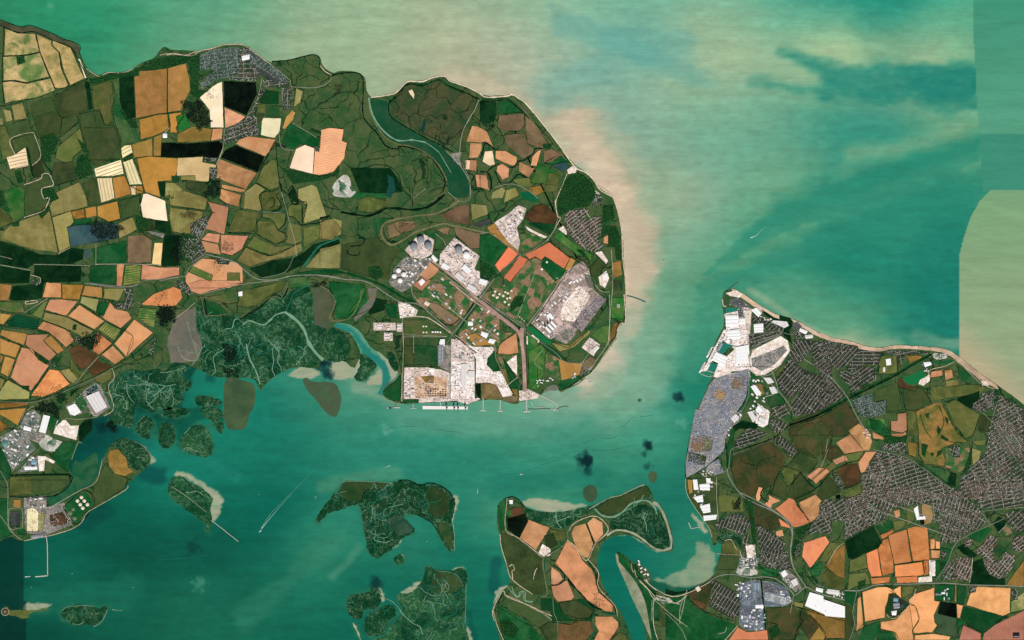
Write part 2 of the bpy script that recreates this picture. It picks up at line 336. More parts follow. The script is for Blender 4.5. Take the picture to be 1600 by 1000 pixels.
# ------------------------------------------------------------------ survey data
COAST = """land|Broad farmed peninsula with grazing marsh, villages and oil port
-60,20 @0,0,4 0,122 60,147 130,170 185,160 260,184 330,212 400,247 458,264 505,290 500,330 520,385 545,425 580,455 620,475 660,450 700,450 740,455 790,445 835,430 870,400 920,380 970,360 1000,310 1030,290 1060,310 1120,315 @250,0,4 160,315 230,320 330,300 400,276 500,273 545,285 600,330 690,395 720,380 800,375 880,355 940,340 970,338 1003,362 1012,405 1040,435 1085,460 1120,455 @500,60,4 75,220 120,205 210,203 268,228 287,260 287,310 300,345 318,366 400,356 465,342 500,313 550,266 640,266 700,243 775,231 810,263 870,283 960,318 1030,363 1120,356 @750,60,4 100,358 170,355 195,344 240,367 300,417 360,487 430,577 500,667 560,752 590,792 660,832 710,877 752,942 800,968 827,985 @750,290,4 862,170 887,270 897,380 897,450 907,540 914,660 914,740 917,850 870,877 852,920 847,970 @750,460,4 857,270 820,322 760,412 700,492 640,532 610,547 560,582 510,612 495,597 490,575 460,562 425,575 400,602 385,627 360,642 300,664 245,670 240,686 200,686 150,662 80,657 0,662 @590,520,6.4 900,718 880,700 760,690 440,702 300,712 190,700 130,680 60,640 50,600 60,560 130,500 200,470 212,420 190,350 150,300 90,260 30,200 @500,460,4 330,345 290,295 250,228 200,193 140,178 90,180 80,200 150,228 195,248 230,310 255,360 240,420 210,470 150,410 100,430 60,400 0,420 @250,440,4 1000,530 980,545 850,530 760,565 700,605 650,655 625,690 605,650 600,602 420,602 330,595 240,548 150,505 70,508 40,560 -20,540 -100,560 -200,540 @0,440,4 715,600 680,650 690,710 710,770 700,810 650,840 560,862 500,885 490,960 497,1000 @0,680,4 500,40 480,90 400,180 440,215 455,260 440,310 390,350 330,380 300,400 310,440 400,420 480,370 490,345 590,300 640,150 690,60 760,10 850,40 920,90 945,150 940,180 860,250 800,300 780,340 700,390 600,452 540,492 510,552 450,592 350,622 285,637 150,657 110,657 80,632 30,642 0,667 @0,0,1 -60,860 -300,860 -300,20
land|Eastern island with docks, steelworks, town streets and orange fields
@1020,430,4 440,125 442,104 470,88 520,86 600,136 680,196 760,241 840,264 900,281 960,316 1040,361 1120,396 @1280,430,4 150,401 230,421 300,446 390,454 470,433 610,441 700,448 770,453 830,476 880,511 1000,610 1120,691 @0,0,1 1600,632 1640,660 1900,820 1900,1200 1100,1200 1020,1100 1013,1010 1004,970 985,927 970,893 962,872 965,861 978,869 992,880 1004,884 1014,892 1018,904 1016,914 1028,924 1046,930 1062,928 @1040,750,4 150,690 240,640 300,600 330,540 345,460 375,380 385,345 330,365 310,415 290,400 @1020,640,4 370,830 355,770 330,712 290,652 225,552 205,482 198,370 208,290 223,200 248,90 263,0 @1020,430,4 253,930 263,860 298,800 348,680 385,610 300,600 328,560 425,350 448,318 443,235 428,165
land|Marshy southern headland with salmon fields and a winding creek
@750,720,4 105,340 110,270 160,230 210,223 260,258 290,295 370,318 500,323 600,303 700,283 800,238 900,208 970,178 1040,148 1072,190 1088,245 1100,290 1090,310 1120,325 @1020,640,4 40,575 92,680 127,780 122,862 70,897 0,872 @750,720,4 1060,545 1000,493 930,462 850,467 800,482 760,520 735,590 728,640 748,700 768,790 828,870 868,940 @750,860,5.714 1232,500 1302,650 1342,750 1360,850 1380,1000 1380,1500 200,1500 180,800 168,750 128,620 118,500 150,440 190,370 215,345 240,330 @750,720,4 190,760 190,740 160,640 130,540 123,460 110,430""".strip().split("\n")
DATA = """
@0,0,4
p gs 0,128 60,148 130,172 185,162 260,186 330,214 400,249 458,268 500,292 495,330 485,330 440,292 330,252 220,198 130,204 60,188 0,162
p mm 30,178 110,208 220,210 245,322 190,338 120,345 28,348
p m2 230,215 320,255 322,285 366,330 380,420 428,530 410,545 375,555 345,550 300,440 250,320
p m2 332,254 440,298 525,490 440,532 402,450 374,330 330,285
p mm 22,355 120,352 195,344 250,330 305,480 165,513 90,500 22,505
p mm 15,515 75,507 165,524 315,490 345,565 230,608 150,622 95,632 35,645
p cr 488,368 500,370 545,485 530,490
p od 190,640 325,605 340,685 205,735
p gd 335,600 375,580 520,508 550,690 480,715 385,735 350,690
p gd 210,745 340,690 385,740 375,855 330,870 250,860
p od 388,740 485,725 490,760 378,858
p vd 530,510 560,515 580,680 555,690
p og 578,540 640,517 698,507 708,590 690,600 700,760 655,778 625,685 592,690
p od 500,715 585,695 595,770 600,700 620,690 655,785 712,780 755,905 760,960 740,1000 555,1000 540,940 505,800
p vd 745,490 835,465 845,735 800,740 775,690 750,640
p mg 710,500 738,490 753,640 783,735 830,750 870,880 770,905 715,770 705,600
p ta 870,475 870,445 960,440 1043,430 1043,705 985,712 850,740 840,480
p ta 1050,427 1160,398 1185,500 1190,560 1150,640 1130,690 1050,702
p or 872,747 985,717 1047,714 1055,800 1020,825 960,850 880,873
p or 1056,712 1130,702 1150,720 1100,800 1110,830 1062,830 1066,780
p ob 825,905 950,865 955,975 840,985
p ob 960,860 1010,838 1005,975 962,975
p lt 72,660 140,642 170,740 92,753
p lt 20,682 65,692 80,753 40,763
p lt 0,737 15,737 20,780 0,780
p od 35,780 178,747 205,820 60,860
p og 0,790 30,785 65,870 95,965 20,1000 0,900
l ditch 3 0,122 60,145 130,168 185,158 260,182 330,210 400,245 460,263 505,290 498,330 520,385
l ditch 5 0,158 60,185 130,206 220,200 330,252 440,294 480,360 520,430 545,490
l ditch 4 22,350 120,346 190,341 247,325
l ditch 3 18,508 90,503 165,518 312,486
l ditch 4 225,210 250,322 305,460 345,555
l ditch 4 325,255 325,285 370,330 383,425 432,535
l hedge 8 35,650 95,633 160,625 230,612 345,570 430,545 550,495
l ditch 5 24,170 26,220 15,400 15,520 28,650
l hedge 6 165,640 180,740 205,820 245,870
l ditch 3 0,660 40,658 145,632
l hedge 4 375,860 490,765 490,720 620,685
l hedge 3 490,765 505,800 540,940 550,1000
l hedge 3 700,505 720,600 700,700 760,890
l hedge 4 560,515 590,690
l ditch 3 1047,430 1048,705 1062,780 1055,810
l hedge 4 850,742 985,714 1120,703 1160,690
l hedge 3 878,875 960,852 1025,828
l track 3 540,428 580,458 618,478
l track 3 640,468 690,452 750,456 800,446 835,430
l track 4 1040,345 1090,335 1120,340 1200,348 1250,320 1330,300 1400,280
w 90 560,520 560,490 640,480 700,455 800,452 850,430 960,375 1060,350 1230,340 1165,395 1045,426 960,438 868,443 862,470 740,488 640,515 580,535
w 40 250,860 330,832 370,880 340,940 300,980 260,970
w 25 745,690 775,680 800,740 850,745 860,800 820,800
w 15 100,355 150,350 160,390 110,408
@0,200,4
p cs 40,185 95,165 160,120 180,235 65,260
p od 70,75 195,35 215,60 250,175 205,225 185,160 165,118 95,160
p vd 165,120 178,128 215,310 200,302
p gd 205,235 255,187 278,275 240,310 217,310
p od 155,360 250,325 270,300 300,292 328,355 258,378 270,440 305,440 285,490 262,515 155,552
p gr 20,400 120,360 150,380 153,552 110,580 70,560
p og 0,490 68,560 78,592 0,625
p mg 0,400 20,400 68,558 0,486
p ol 30,640 80,600 310,515 363,780 230,760 130,740 20,690
p og 0,640 30,640 20,690 60,720 0,705
p ol 327,560 445,520 463,600 420,620 440,740 371,778
p ol 355,400 495,337 538,430 546,490 325,548 310,490
p og 360,120 500,2 530,120 460,180 450,210 400,215 345,190
p gd 335,220 460,210 478,290 485,320 345,360 325,300
p od 505,0 560,0 740,0 755,90 680,200 595,240 560,200 535,100
p gd 512,350 600,312 623,475 557,490 546,430
p cs 590,255 755,197 773,285 700,303 600,303
p cs 767,215 830,192 887,350 810,354
p cs 607,315 698,312 716,440 634,468
p cs 755,130 780,110 820,105 830,155 767,190
p cs 812,366 847,363 849,415 824,417
p or 705,312 778,297 804,360 818,415 722,443
p or 851,362 889,359 897,405 855,414
p or 857,190 930,177 1108,190 1108,270 1075,330 985,335 1003,433 907,400 872,270
p vd 986,337 1035,335 1030,430 1007,425
p cr 895,412 920,410 1033,457 1048,583 965,573 892,558 880,480
p od 747,455 873,422 866,545 767,568
p or 448,522 525,504 533,560 462,570
p or 532,502 600,490 604,550 540,560
p or 608,490 733,457 753,568 680,588 610,550
p ol 732,600 828,557 856,633 747,693
p bl 422,617 560,592 738,597 738,688 442,743
p dg 470,575 560,562 600,600 442,610
p vd 0,710 130,745 240,790 360,795 440,750 525,757 520,820 440,850 215,848 170,878 0,850
p vd 0,862 190,892 180,970 130,970 0,970
p vd 217,857 508,862 503,958 260,968 250,930 212,930
p dg 572,757 788,707 790,845 602,848
p dg 565,862 723,857 723,980 560,970
p bl 527,760 568,757 560,820 532,815
p sa 731,852 778,852 760,990 729,990
p g2 785,857 883,857 873,970 770,990
p pb 800,677 900,667 950,702 945,840 870,845 797,845
p ye 965,717 1020,717 1004,863 949,848
p vd 1025,667 1120,672 1110,860 1010,865
p pk 890,852 1000,872 1120,872 1120,920 1000,945 882,948
p gy 925,640 1030,665 1020,690 940,660
p gd 870,575 960,575 965,640 870,640
p vd 968,580 1065,585 1070,670 970,635
p od 865,650 940,660 1020,690 950,700 900,665
l track 3 95,165 65,70 195,28 220,55 255,175 200,235
l track 4 150,355 250,320 265,290 300,285 320,310 332,358 262,380 275,440 310,435 290,490 265,520 150,560
l hedge 5 340,365 490,320 560,285
l hedge 3 500,0 540,110 570,240
l hedge 4 510,350 545,430 550,490 450,522
l hedge 3 310,515 330,600 365,785
l hedge 3 550,492 730,452 880,415
l hedge 4 758,175 780,260 808,358 905,405
l hedge 3 830,190 870,270 905,405
l hedge 4 420,617 440,745
l hedge 4 740,452 758,572 830,550 870,548
l hedge 4 745,695 860,640
l hedge 6 0,710 130,745 240,785
l hedge 4 445,520 465,600 420,620
l hedge 3 850,190 930,177 1110,190
l hedge 5 880,415 878,480 892,560 965,578 1060,585
l hedge 6 1035,455 1060,560 1070,660
l hedge 3 0,625 80,595 125,580
l path 2 0,855 190,890
l path 2 0,800 75,818
l path 2 215,852 560,860
l path 3 600,852 790,850 1010,855
l path 2 600,725 600,860
l track 3 365,785 440,748
l road 3 560,968 700,985 830,990 900,955 1000,945 1120,930
l path 3 190,920 250,935 250,970
l track 3 1030,30 1060,0
w 30 480,190 520,160 560,200 580,290 500,320 470,290
w 30 480,60 540,110 560,160 520,150
w 25 265,375 330,375 370,440 320,465 275,440
w 20 240,540 300,490 310,515 260,570
w 14 70,590 120,585 120,615 75,615
w 40 0,390 15,395 35,480 0,490
w 55 660,200 700,190 760,195 740,205 690,215
w 20 770,190 830,160 835,185 775,212
w 35 845,545 890,555 950,600 900,640 870,660 850,600
s 1 560,600 600,545 640,600 700,590 780,620 735,690 650,715 590,690
s 1 1090,675 1160,680 1180,760 1120,850 1075,810
s 0.5 1130,510 1230,530 1180,570 1140,560
s 0.6 880,610 960,610 950,650 890,650
w 30 90,270 130,265 150,340 110,345
w 16 265,170 320,180 318,215 275,215
w 25 1030,425 1085,420 1085,445 1030,448
w 25 1070,300 1120,298 1120,340 1075,335
@250,200,4
p bk 10,92 100,94 105,98 310,88 380,80 395,120 360,185 275,185 270,175 110,185 5,180
p bk 405,140 470,108 655,180 608,272 380,185
p sa 472,100 510,57 560,54 725,72 700,130 655,178 610,158
p cr 638,-63 757,-60 747,20 715,62 631,45
p ye 112,187 270,180 265,212 350,232 345,250 310,250 305,335 222,330 220,298 105,298
p ol 130,300 218,300 218,330 130,325
p lt 35,342 90,342 148,390 120,430 32,438
p gd 160,337 300,342 295,415 160,375
p sa 372,192 608,282 535,383 440,348 347,310 357,230
p sa 387,352 538,387 520,405 387,375
p sa 382,380 508,417 490,488 420,475 372,440
p ol 55,395 155,392 298,442 280,513 62,483
p ol 62,497 273,522 263,560 200,620 190,668 77,648 57,560
p pk 297,457 430,497 418,580 400,663 292,633 287,610 330,530
p mg 432,502 470,507 440,580 417,575
p og 480,507 620,532 600,600 590,640 560,653 427,648 452,580
p ol 532,400 600,347 658,385 618,420 633,510 620,520 522,500
p og 602,340 640,252 700,197 730,202 745,368 690,388 660,373
p og 632,402 690,397 740,382 760,480 745,510 640,510
p og 642,532 788,532 778,600 740,638 700,573 637,560
p og 802,482 888,482 883,580 850,588 802,545
p lt 862,382 950,352 980,372 1043,555 902,598 897,560 915,480 862,440
p og 612,582 698,582 738,640 778,660 778,700 720,723 607,668
p og 562,700 590,677 720,742 828,737 690,793 542,740
p ol 537,747 680,802 840,737 883,717 888,770 830,798 690,828 560,868 482,830
p og 802,592 883,612 888,710 832,728 782,720
p og 897,622 998,602 998,690 902,748
p ol 1007,590 1080,562 1138,580 1130,670 1010,698
p lt 907,873 1000,772 1135,732 1125,882
p cr 810,250 850,132 905,105 965,127 955,288
p sk 1007,12 1060,-2 1150,8 1138,80 1170,92 1150,190 1090,270 1010,298 958,288 968,130 1000,122
p dg 800,-15 830,-30 1000,70 990,120 880,100 830,140 760,90
p vd 830,370 865,465 830,460 800,410
p pk 255,700 300,657 375,665 365,720 260,700
p pk 380,668 553,672 510,760 450,798 380,780
p pk 252,770 260,705 360,725 380,790
p sa 205,858 265,815 340,822 480,842 513,870 518,970 430,1000 160,1000 160,930
p g2 200,860 330,920 320,960 180,900
p og 420,905 500,905 500,970 420,970
p vd 560,880 700,830 840,812 900,780 960,725 1120,690 1125,720 1000,768 960,800 900,850 860,872 800,900 640,937
p dg 860,905 1000,885 1120,880 1120,915 1000,915 800,935
p mg 800,940 900,930 960,960 960,1000 810,1000
l ditch 5 610,270 640,230 720,80
l hedge 5 545,385 600,340 660,200
l hedge 8 515,395 500,500 520,505
l hedge 6 440,500 415,600 405,668
l ditch 4 420,655 550,660 590,665
l hedge 5 600,560 605,640 540,740 470,830
l ditch 4 595,342 665,385 620,425 640,510 630,560 600,600
l ditch 4 665,380 700,395 745,378
l ditch 5 725,90 735,250 760,400 795,550
l ditch 5 745,405 730,420 755,480 730,515 705,515
l ditch 4 680,440 710,440 715,480 690,500
l ditch 5 790,560 780,600 740,640 785,660 790,700 720,728
l ditch 4 600,660 720,730
l ditch 4 535,740 690,798 840,735
l ditch 5 800,555 840,560 870,600 890,605 890,485
l ditch 5 890,605 1000,590 1050,558
l ditch 4 850,470 910,460 915,500 895,580
l ditch 6 800,395 830,365 865,465 830,470 800,410
l ditch 3 630,558 700,575 735,640
l path 2 640,525 760,530
l path 2 760,400 800,550 840,700 855,800
l ditch 3 1000,600 1000,690
l creek 10 900,860 960,780 1010,730 1120,690
l road 5 290,790 460,835 530,890 600,940 700,950 820,925 900,920 1000,920 1120,935
l road 2 640,935 780,900 840,800 890,755
l road 3 160,930 180,880 240,830 300,800
l road 3 0,955 100,935 160,925
l track 3 395,120 375,180 345,245
l path 2 740,0 760,120 840,140
l road 3 405,0 395,120
l hedge 5 385,460 490,500
l hedge 4 60,485 280,518 345,530
l hedge 4 160,380 300,440 290,515
l hedge 4 440,350 535,385
l hedge 6 805,260 960,300 1080,285 1120,230
w 60 770,260 900,280 1010,305 1080,290 1120,240 1120,290 1000,330 830,350
s 1 300,340 370,320 385,420 330,450 290,420
s 0.7 390,720 460,720 470,770 420,780 380,760
s 0.5 140,510 260,530 200,570 150,550
s 0.4 330,820 400,820 370,900 345,890
w 20 130,660 220,660 240,760 180,840 120,800
w 25 950,0 1000,20 1010,40 930,20
l hedge 6 1005,330 1050,390 1060,460 1120,510
l ditch 5 1020,480 1060,500 1120,510
t vil 20 270,180 355,190 350,215 275,205
t vil 70 310,245 360,250 355,320 310,315
t vil 60 190,600 290,545 300,600 250,700 190,670
t vil 40 150,690 250,690 290,780 210,840 130,790
t vil 0 350,815 440,825 430,855 360,850
t vil 40 400,465 435,480 425,500 395,485
t vil 20 970,115 1000,120 995,150 970,145
@250,0,4
p bk 400,508 480,510 600,515 605,590 540,720 402,663
p cr 388,510 397,798 317,798 310,690 250,610 330,540 360,522
p pk 403,670 533,730 480,778 410,798
p gr 100,730 160,700 190,800 120,830
p ob 110,835 200,792 328,805 315,880 110,890
p sa 330,805 390,805 385,868 318,878
p dg 640,560 745,570 740,650 660,650 620,640
p og 610,650 660,652 655,703 605,700
p gd 600,712 655,712 630,775 595,770
p lt 850,550 893,570 878,640 835,673 845,600
p ta 827,690 848,705 830,750 780,808 765,800 790,730
p mg 660,655 745,660 740,730 665,725
p og 480,420 600,440 640,490 480,460
s 1 150,640 240,625 300,680 310,800 240,800 170,720
s 0.4 280,580 350,570 350,600 300,610
w 70 170,370 250,340 240,560 290,570 240,620 190,590 190,480
l track 4 0,345 60,335 160,345 230,322 330,302 400,280 500,278 540,290 600,335 690,400
l ditch 5 700,385 800,378 880,358 960,342 1000,365 1000,420 1060,475 1120,460
l path 2 690,400 810,500 820,540 960,548 1030,530 1075,490
l ditch 3 830,680 845,600 850,550 900,570 880,650
l path 2 830,770 980,860
l path 2 640,490 600,640 540,740
l ditch 3 870,500 940,470 1000,500
t car 10 248,345 320,310 490,292 495,480 350,495 320,430 250,440
t car 35 560,300 690,400 800,490 790,520 700,480 640,440 560,400
t car 35 250,520 330,450 345,500 260,560
t vil 0 500,300 560,300 560,400 640,450 600,510 420,500 470,430
t vil 5 640,500 700,500 810,520 815,545 650,545
t vil 85 760,550 825,550 820,680 770,690
t vil 20 640,540 660,560 610,650 600,690 570,720 560,850 480,880 400,900 370,890 430,800 540,740
t vil 30 530,740 600,720 620,850 540,850
p dk 560,320 620,400 700,460 800,505 780,530 680,500 590,440
b 9 wh white_shed|Large white roofed holiday park hall beside the seaside caravans|hall 510,350 560,340 560,370 515,380
b 8 wh farm_building|White farm shed at the corner of the black field|farm 18,835 45,835 45,862 18,862
@0,440,4
p ta 0,15 75,20 50,115 0,120
p vd 80,30 275,8 262,100 235,110 100,120 60,110
p sa 290,5 380,12 383,100 267,100
p or 387,17 523,20 495,113 390,108
p ta 532,27 638,37 638,103 512,85
p ol 652,47 780,42 740,120 652,105
p g3 0,125 140,130 155,195 60,195 0,180
p sa 310,114 385,112 488,124 415,213 282,178
p og 200,210 270,130 303,114 275,180 260,230
p sa 497,147 653,247 590,298 427,215
p ol 280,192 415,222 588,310 520,350 430,300 270,240
p lt 512,92 618,112 600,188 502,135
p dg 622,122 678,132 650,208 602,190
p sa 690,132 720,170 800,190 823,230 755,293 642,225
p g2 655,252 758,302 715,368 612,300
p sa 840,237 958,320 790,468 717,388
p sr 612,312 703,385 620,458 577,430 602,340
p sa 635,457 705,402 778,475 720,518
p br 432,420 490,392 618,467 540,548 500,545 460,500
p br 615,472 698,520 690,540 590,593 552,560
p mg 630,470 700,515 690,525 610,490
p sa 275,247 430,307 468,370 410,413 310,318 230,293
p dst 40,255 100,207 250,242 235,298 60,283
p ta 0,200 78,207 20,268 0,263
p ta 10,302 170,327 150,398 0,335
p ta 0,352 128,402 98,478 0,448
p pk 170,332 300,332 270,370 353,455 310,498 160,398
p pk 135,412 200,422 308,525 195,683 130,648 67,600
p ta 272,365 320,337 403,430 360,453
p ta 30,467 98,487 55,598 2,570
p ta 0,457 23,467 0,528
p ol 50,617 188,690 180,733 0,738 0,680
p sr 195,713 310,547 370,557 438,640 350,690 260,723
p lt 377,557 430,542 503,590 460,638 430,620
p og 440,480 500,560 540,570 500,620 440,560
p or 0,757 180,757 170,783 0,791
p or 0,802 163,792 110,898 0,832
p or 0,862 48,905 0,948
p sr 885,140 960,77 1085,32 1130,50 1140,100 1100,150 1040,158 900,145
p g2 870,162 980,172 960,288 860,230
p og 590,600 700,545 700,600 650,640 600,625
p vd 0,590 40,610 0,670
p vd 440,720 480,680 580,630 440,690
l hedge 5 0,180 100,205 250,240 400,290 465,365 410,420
l hedge 5 0,268 60,290 230,305 320,330 420,420
l hedge 4 275,180 305,110
l hedge 4 415,215 500,140 655,245 830,340 790,470
l hedge 4 280,190 415,220 590,305 710,390
l hedge 4 830,235 715,380 620,465
l hedge 3 525,20 495,130
l hedge 3 640,40 640,105 600,190
l hedge 4 500,85 640,110 720,130
l hedge 5 130,405 100,480 55,605 185,690 190,740
l hedge 4 160,400 250,490 310,525 200,690
l hedge 3 0,335 130,400
l hedge 7 0,740 190,748 330,712 440,662 600,590 720,525 860,440 975,330
l hedge 6 0,795 100,790 175,780 120,900
l road 2 0,748 190,755 330,718 445,668 600,598 720,533
l path 2 470,640 540,550 620,465
l hedge 4 0,350 60,380
l hedge 3 880,145 960,75
l hedge 3 100,205 25,270
l track 3 700,540 715,600 680,650 690,710 710,770 700,810 650,840
l road 4 530,10 740,35 870,15
l path 2 150,195 300,105
l road 2 820,160 850,130 880,145
w 20 460,265 480,270 475,305 450,300
w 25 200,420 250,470 300,500 290,520 240,490
w 30 320,500 350,470 380,480 350,540 320,530
w 25 130,650 185,650 180,685 140,670
w 30 230,305 310,315 290,330 240,318
w 60 700,560 960,440 960,460 720,540
s 1 500,345 540,325 580,330 625,325 620,390 560,425 495,385
s 1 985,170 1080,140 1095,230 1040,300 985,250
s 0.4 960,90 1050,60 1040,130 970,130
s 0.5 210,695 260,690 250,725 215,725
s 0.4 330,660 390,650 370,690 340,690
t vil 70 780,42 830,42 830,120 810,180 770,170 780,110
t vil 30 720,140 770,130 780,170 725,175
t vil 50 960,350 985,350 950,460 930,460
t vil 30 200,-10 250,-10 245,20 200,20
t vil 70 470,345 500,345 500,375 470,375
t vil 50 310,495 350,500 345,530 310,525
l cream 3 160,125 220,118 230,130 165,140 160,125
@0,590,6.25
p dg 0,680 60,760 110,910 130,960 60,1000 0,1000
p ol 0,0 50,20 0,140
p gy 830,120 930,45 990,90 1080,290 940,385 860,330 690,380 640,280 740,220 800,150
p bl 835,125 930,65 968,100 855,170
p mg 740,190 800,160 840,240 880,330 800,330 745,250
p sd 560,420 640,412 690,470 770,467 745,610 640,580 522,545
p wm 350,560 450,548 520,600 660,640 720,680 600,720 450,720 380,660
p vd 770,400 900,390 900,500 780,640 770,560
p dg 620,620 780,640 700,800 660,920 560,850 500,760
p ym 480,560 520,540 570,400 620,420 560,460
p dg 470,380 560,390 540,460 480,520
p gy 190,510 240,520 450,550 380,640 280,600
p ig 0,580 110,517 190,512 270,590 353,690 122,905 60,770 20,680
p ig 190,490 250,345 340,312 400,380 370,522 310,530
p ig 240,845 300,770 380,770 370,905 160,930
p sd 367,765 440,770 540,818 520,840 440,800 430,910 382,915
p vd 150,950 690,950 690,1000 150,1000
l road 3 120,915 250,810 385,695
l road 3 0,650 60,770 120,910
l path 3 640,400 800,405 940,385
l path 2 700,800 760,640 800,640
l ditch 5 150,945 690,940
l path 3 180,500 240,340 330,280
i 35 26 0,585 110,520 185,515 270,595 345,690 122,900 65,765 25,680|small works building in the industrial grid by the round pond|building|buildings of the riverside industrial estate
i 62 12 195,485 250,350 335,318 395,380 365,515 310,525|low shed west of the long white warehouse|shed|sheds beside the long white warehouse
i 5 8 165,925 245,845 300,775 360,770 360,850 240,905|small shed beside the blue roofed store|shed|sheds around the blue roofed store
s 1 340,290 420,235 520,230 600,290 560,380 470,350 400,340
w 60 560,180 640,150 640,200 600,260 550,230
s 0.8 560,170 650,160 640,240 570,230
b 14 wh long_warehouse|Long bright white warehouse between the works sheds and dark wood|warehouse 427,362 490,377 445,545 380,530
b 12 wh warehouse|Small white warehouse beside works sheds west of the longest white one|warehouse 237,467 310,490 300,525 228,510
b 13 wh distribution_shed|Square white shed on the grassy lot beside the huge loading depot|warehouse 655,287 733,252 793,335 730,373 687,355
b 15 wp distribution_depot|Huge pale distribution depot with ribbed roof beside the salt marsh|warehouse 838,185 965,130 1050,285 940,345
b 9 lb store|Pale blue roofed square store among riverside works yards|store 308,803 358,803 358,850 308,850
b 10 wh works_building|Long white works building south of the blue roofed store|building 242,868 362,866 366,896 242,902
k 31 9 tl settling_tank|Round teal settling tank at the edge of the industrial grid|tank 48,645
@0,680,4
p od 60,262 130,252 430,252 440,290 390,340 290,368 60,378
p og 60,262 200,258 200,370 60,378
p dg 0,72 20,60 70,220 55,250 0,210
p gy 150,385 290,380 290,450 400,420 455,560 285,625 160,610 150,460
p cr 167,462 210,455 240,480 240,600 167,600
p lt 240,480 283,490 270,590 242,605
p br 312,502 390,482 430,535 400,560 320,573
p ta 85,405 130,402 130,450 85,450
p dk 65,478 120,473 123,568 65,573
p gy 150,385 220,385 220,415 150,410
p dg 395,450 530,342 592,430 520,500 470,562
p ob 692,92 740,87 790,140 800,200 838,230 780,258 720,240 682,190 672,130
p ms 690,60 760,12 850,42 918,90 940,150 918,200 850,230 800,160 750,92
p od 600,300 660,170 690,230 800,270 780,330 700,380 600,445 570,380
p dg 0,395 45,395 45,560 80,620 0,650
p dg 100,560 165,600 165,620 110,620
p sm 850,45 900,75 950,140 985,160 930,185 935,150 900,100
p ym 300,410 390,360 440,320 460,250 445,215 470,150 500,180 560,120 620,100 600,280 480,345 420,410 310,445
l road 3 0,220 40,290 50,340 50,560 90,620
l path 2 55,460 135,460 140,570 120,580 60,580 55,460
l path 2 0,500 90,620 140,655
l path 3 640,150 600,290 490,350 310,455
l track 3 150,660 290,632 350,618 450,585 510,545 540,490 600,450 780,345 800,315
l ditch 4 395,450 530,342 592,430 470,560 395,450
l ditch 6 60,250 300,248 435,250 445,290 390,350 300,385 60,385
i 0 10 152,388 290,385 290,455 180,450 150,420|low plant building on the power station site|building|low plant buildings north of the sandy yard
b 8 gr plant_store|Narrow grey shed on the quay at the head of the pier|shed 195,625 275,618 278,640 195,645
k 11 12 cr oil_tank|Cream oil tank of the six in bunded yard|tank 510,388 485,410 528,410 502,433 547,433 518,455
k 15 8 gn drained_tank|Dull olive tank base west of the six cream tanks|tank 438,485
k 12 8 gn drained_tank|Dull olive tank base north of the largest olive base|tank 457,462
k 14 8 gn drained_tank|Dark olive tank base south of the largest olive base|tank 466,518
@250,440,4
p pk 165,20 250,-10 500,-5 512,8 245,78 190,60
p mu 100,212 220,152 230,310 270,390 240,500 70,505 45,370 80,250
p ms 222,150 270,90 290,210 430,210 510,240 620,170 720,85 830,60 930,15 960,100 950,180 1060,270 1000,460 980,540 850,525 760,560 700,600 650,650 625,690 600,600 420,600 330,595 240,545 242,500 272,400 232,300
p og 500,62 740,5 782,0 760,60 700,78 600,150 540,160 482,150
p g3 280,100 480,62 497,95 490,130 430,140 330,110
p dg 275,110 380,150 430,210 300,205
p pl 970,30 1040,62 1090,130 1060,240 1050,295 970,270 950,160
p bp 400,600 460,588 520,620 600,640 590,790 560,820 540,920 480,930 410,920 395,800
p bp 884,608 920,598 946,630 1088,624 1128,688 1136,760 1108,840 1088,848 1040,824 1000,776 968,728 920,688
p sm 830,560 880,527 960,552 1010,562 1000,600 850,610 780,590
p ms 1060,270 1120,310 1160,320 1200,400 1160,500 1060,500 1010,460
l ditch 6 240,95 275,100 290,205
l bank 4 260,95 280,205 300,215 430,200 420,170 330,110 250,95
l ditch 7 500,235 620,165 710,85 770,95 800,40
l bank 3 510,225 560,180 700,95 760,100 800,10
l creekp 5 410,295 450,290 465,240 485,235
l creekp 8 520,270 560,245 640,270 690,240 720,210 780,190
l creekp 16 780,190 850,240 900,300 930,380 970,440 1020,490
l creekp 7 540,390 560,480 600,560 625,640
l creek 6 930,20 840,70 820,110 790,180
l creek 5 590,450 660,445 720,400
l creek 4 620,300 640,380 600,400
l creek 4 400,380 480,400 510,480
l creek 3 850,400 800,440 780,500
l bank 5 1000,25 1060,65 1095,130 1060,235 1120,250
l path 3 80,240 150,190 220,130
l path 2 250,80 500,20 740,-10
l mudl 8 110,400 150,480 240,480 190,330 170,250
l mudl 5 190,340 250,420
s 1 395,390 480,400 490,500 420,500
s 0.8 400,540 470,540 480,590 410,595
s 0.7 370,210 440,215 430,270 380,250
s 1 0,160 80,160 80,250 0,260
s 0.6 270,160 300,160 300,200 275,200
s 0.8 940,0 1040,0 1040,30 950,20
s 0.6 1040,480 1080,480 1070,540 1030,530
t vil 30 100,-10 160,0 210,80 180,85 110,30
b 7 wh farm_store|Lone white farm store beside the creek edge pasture|farm 490,65 515,60 515,90 492,92
@170,550,5
I ms 40,140 200,85 440,85 640,90 610,140 560,200 660,250 600,310 500,345 590,335 575,400 480,440 380,455 350,480 260,440 205,400 200,600 70,580 0,560 0,300 45,200
I ms 375,475 450,440 605,430 630,475 540,520 430,515
I ms 670,345 740,325 830,365 900,400 780,415 685,425
I ms 690,440 800,425 870,445 895,490 855,540 770,515
I ms 795,550 895,545 885,600 865,645 835,600
I ms 390,620 430,550 485,560 530,640 495,730 430,755 385,700
I ms 540,700 615,595 700,555 770,595 810,690 815,785 740,830 650,805 565,765
I ms 210,560 270,490 355,545 360,595 315,605 325,670 290,680 200,625
l creekp 4 140,240 150,330 200,400
l creekp 3 180,270 215,330
l creekp 4 400,160 480,155 600,120
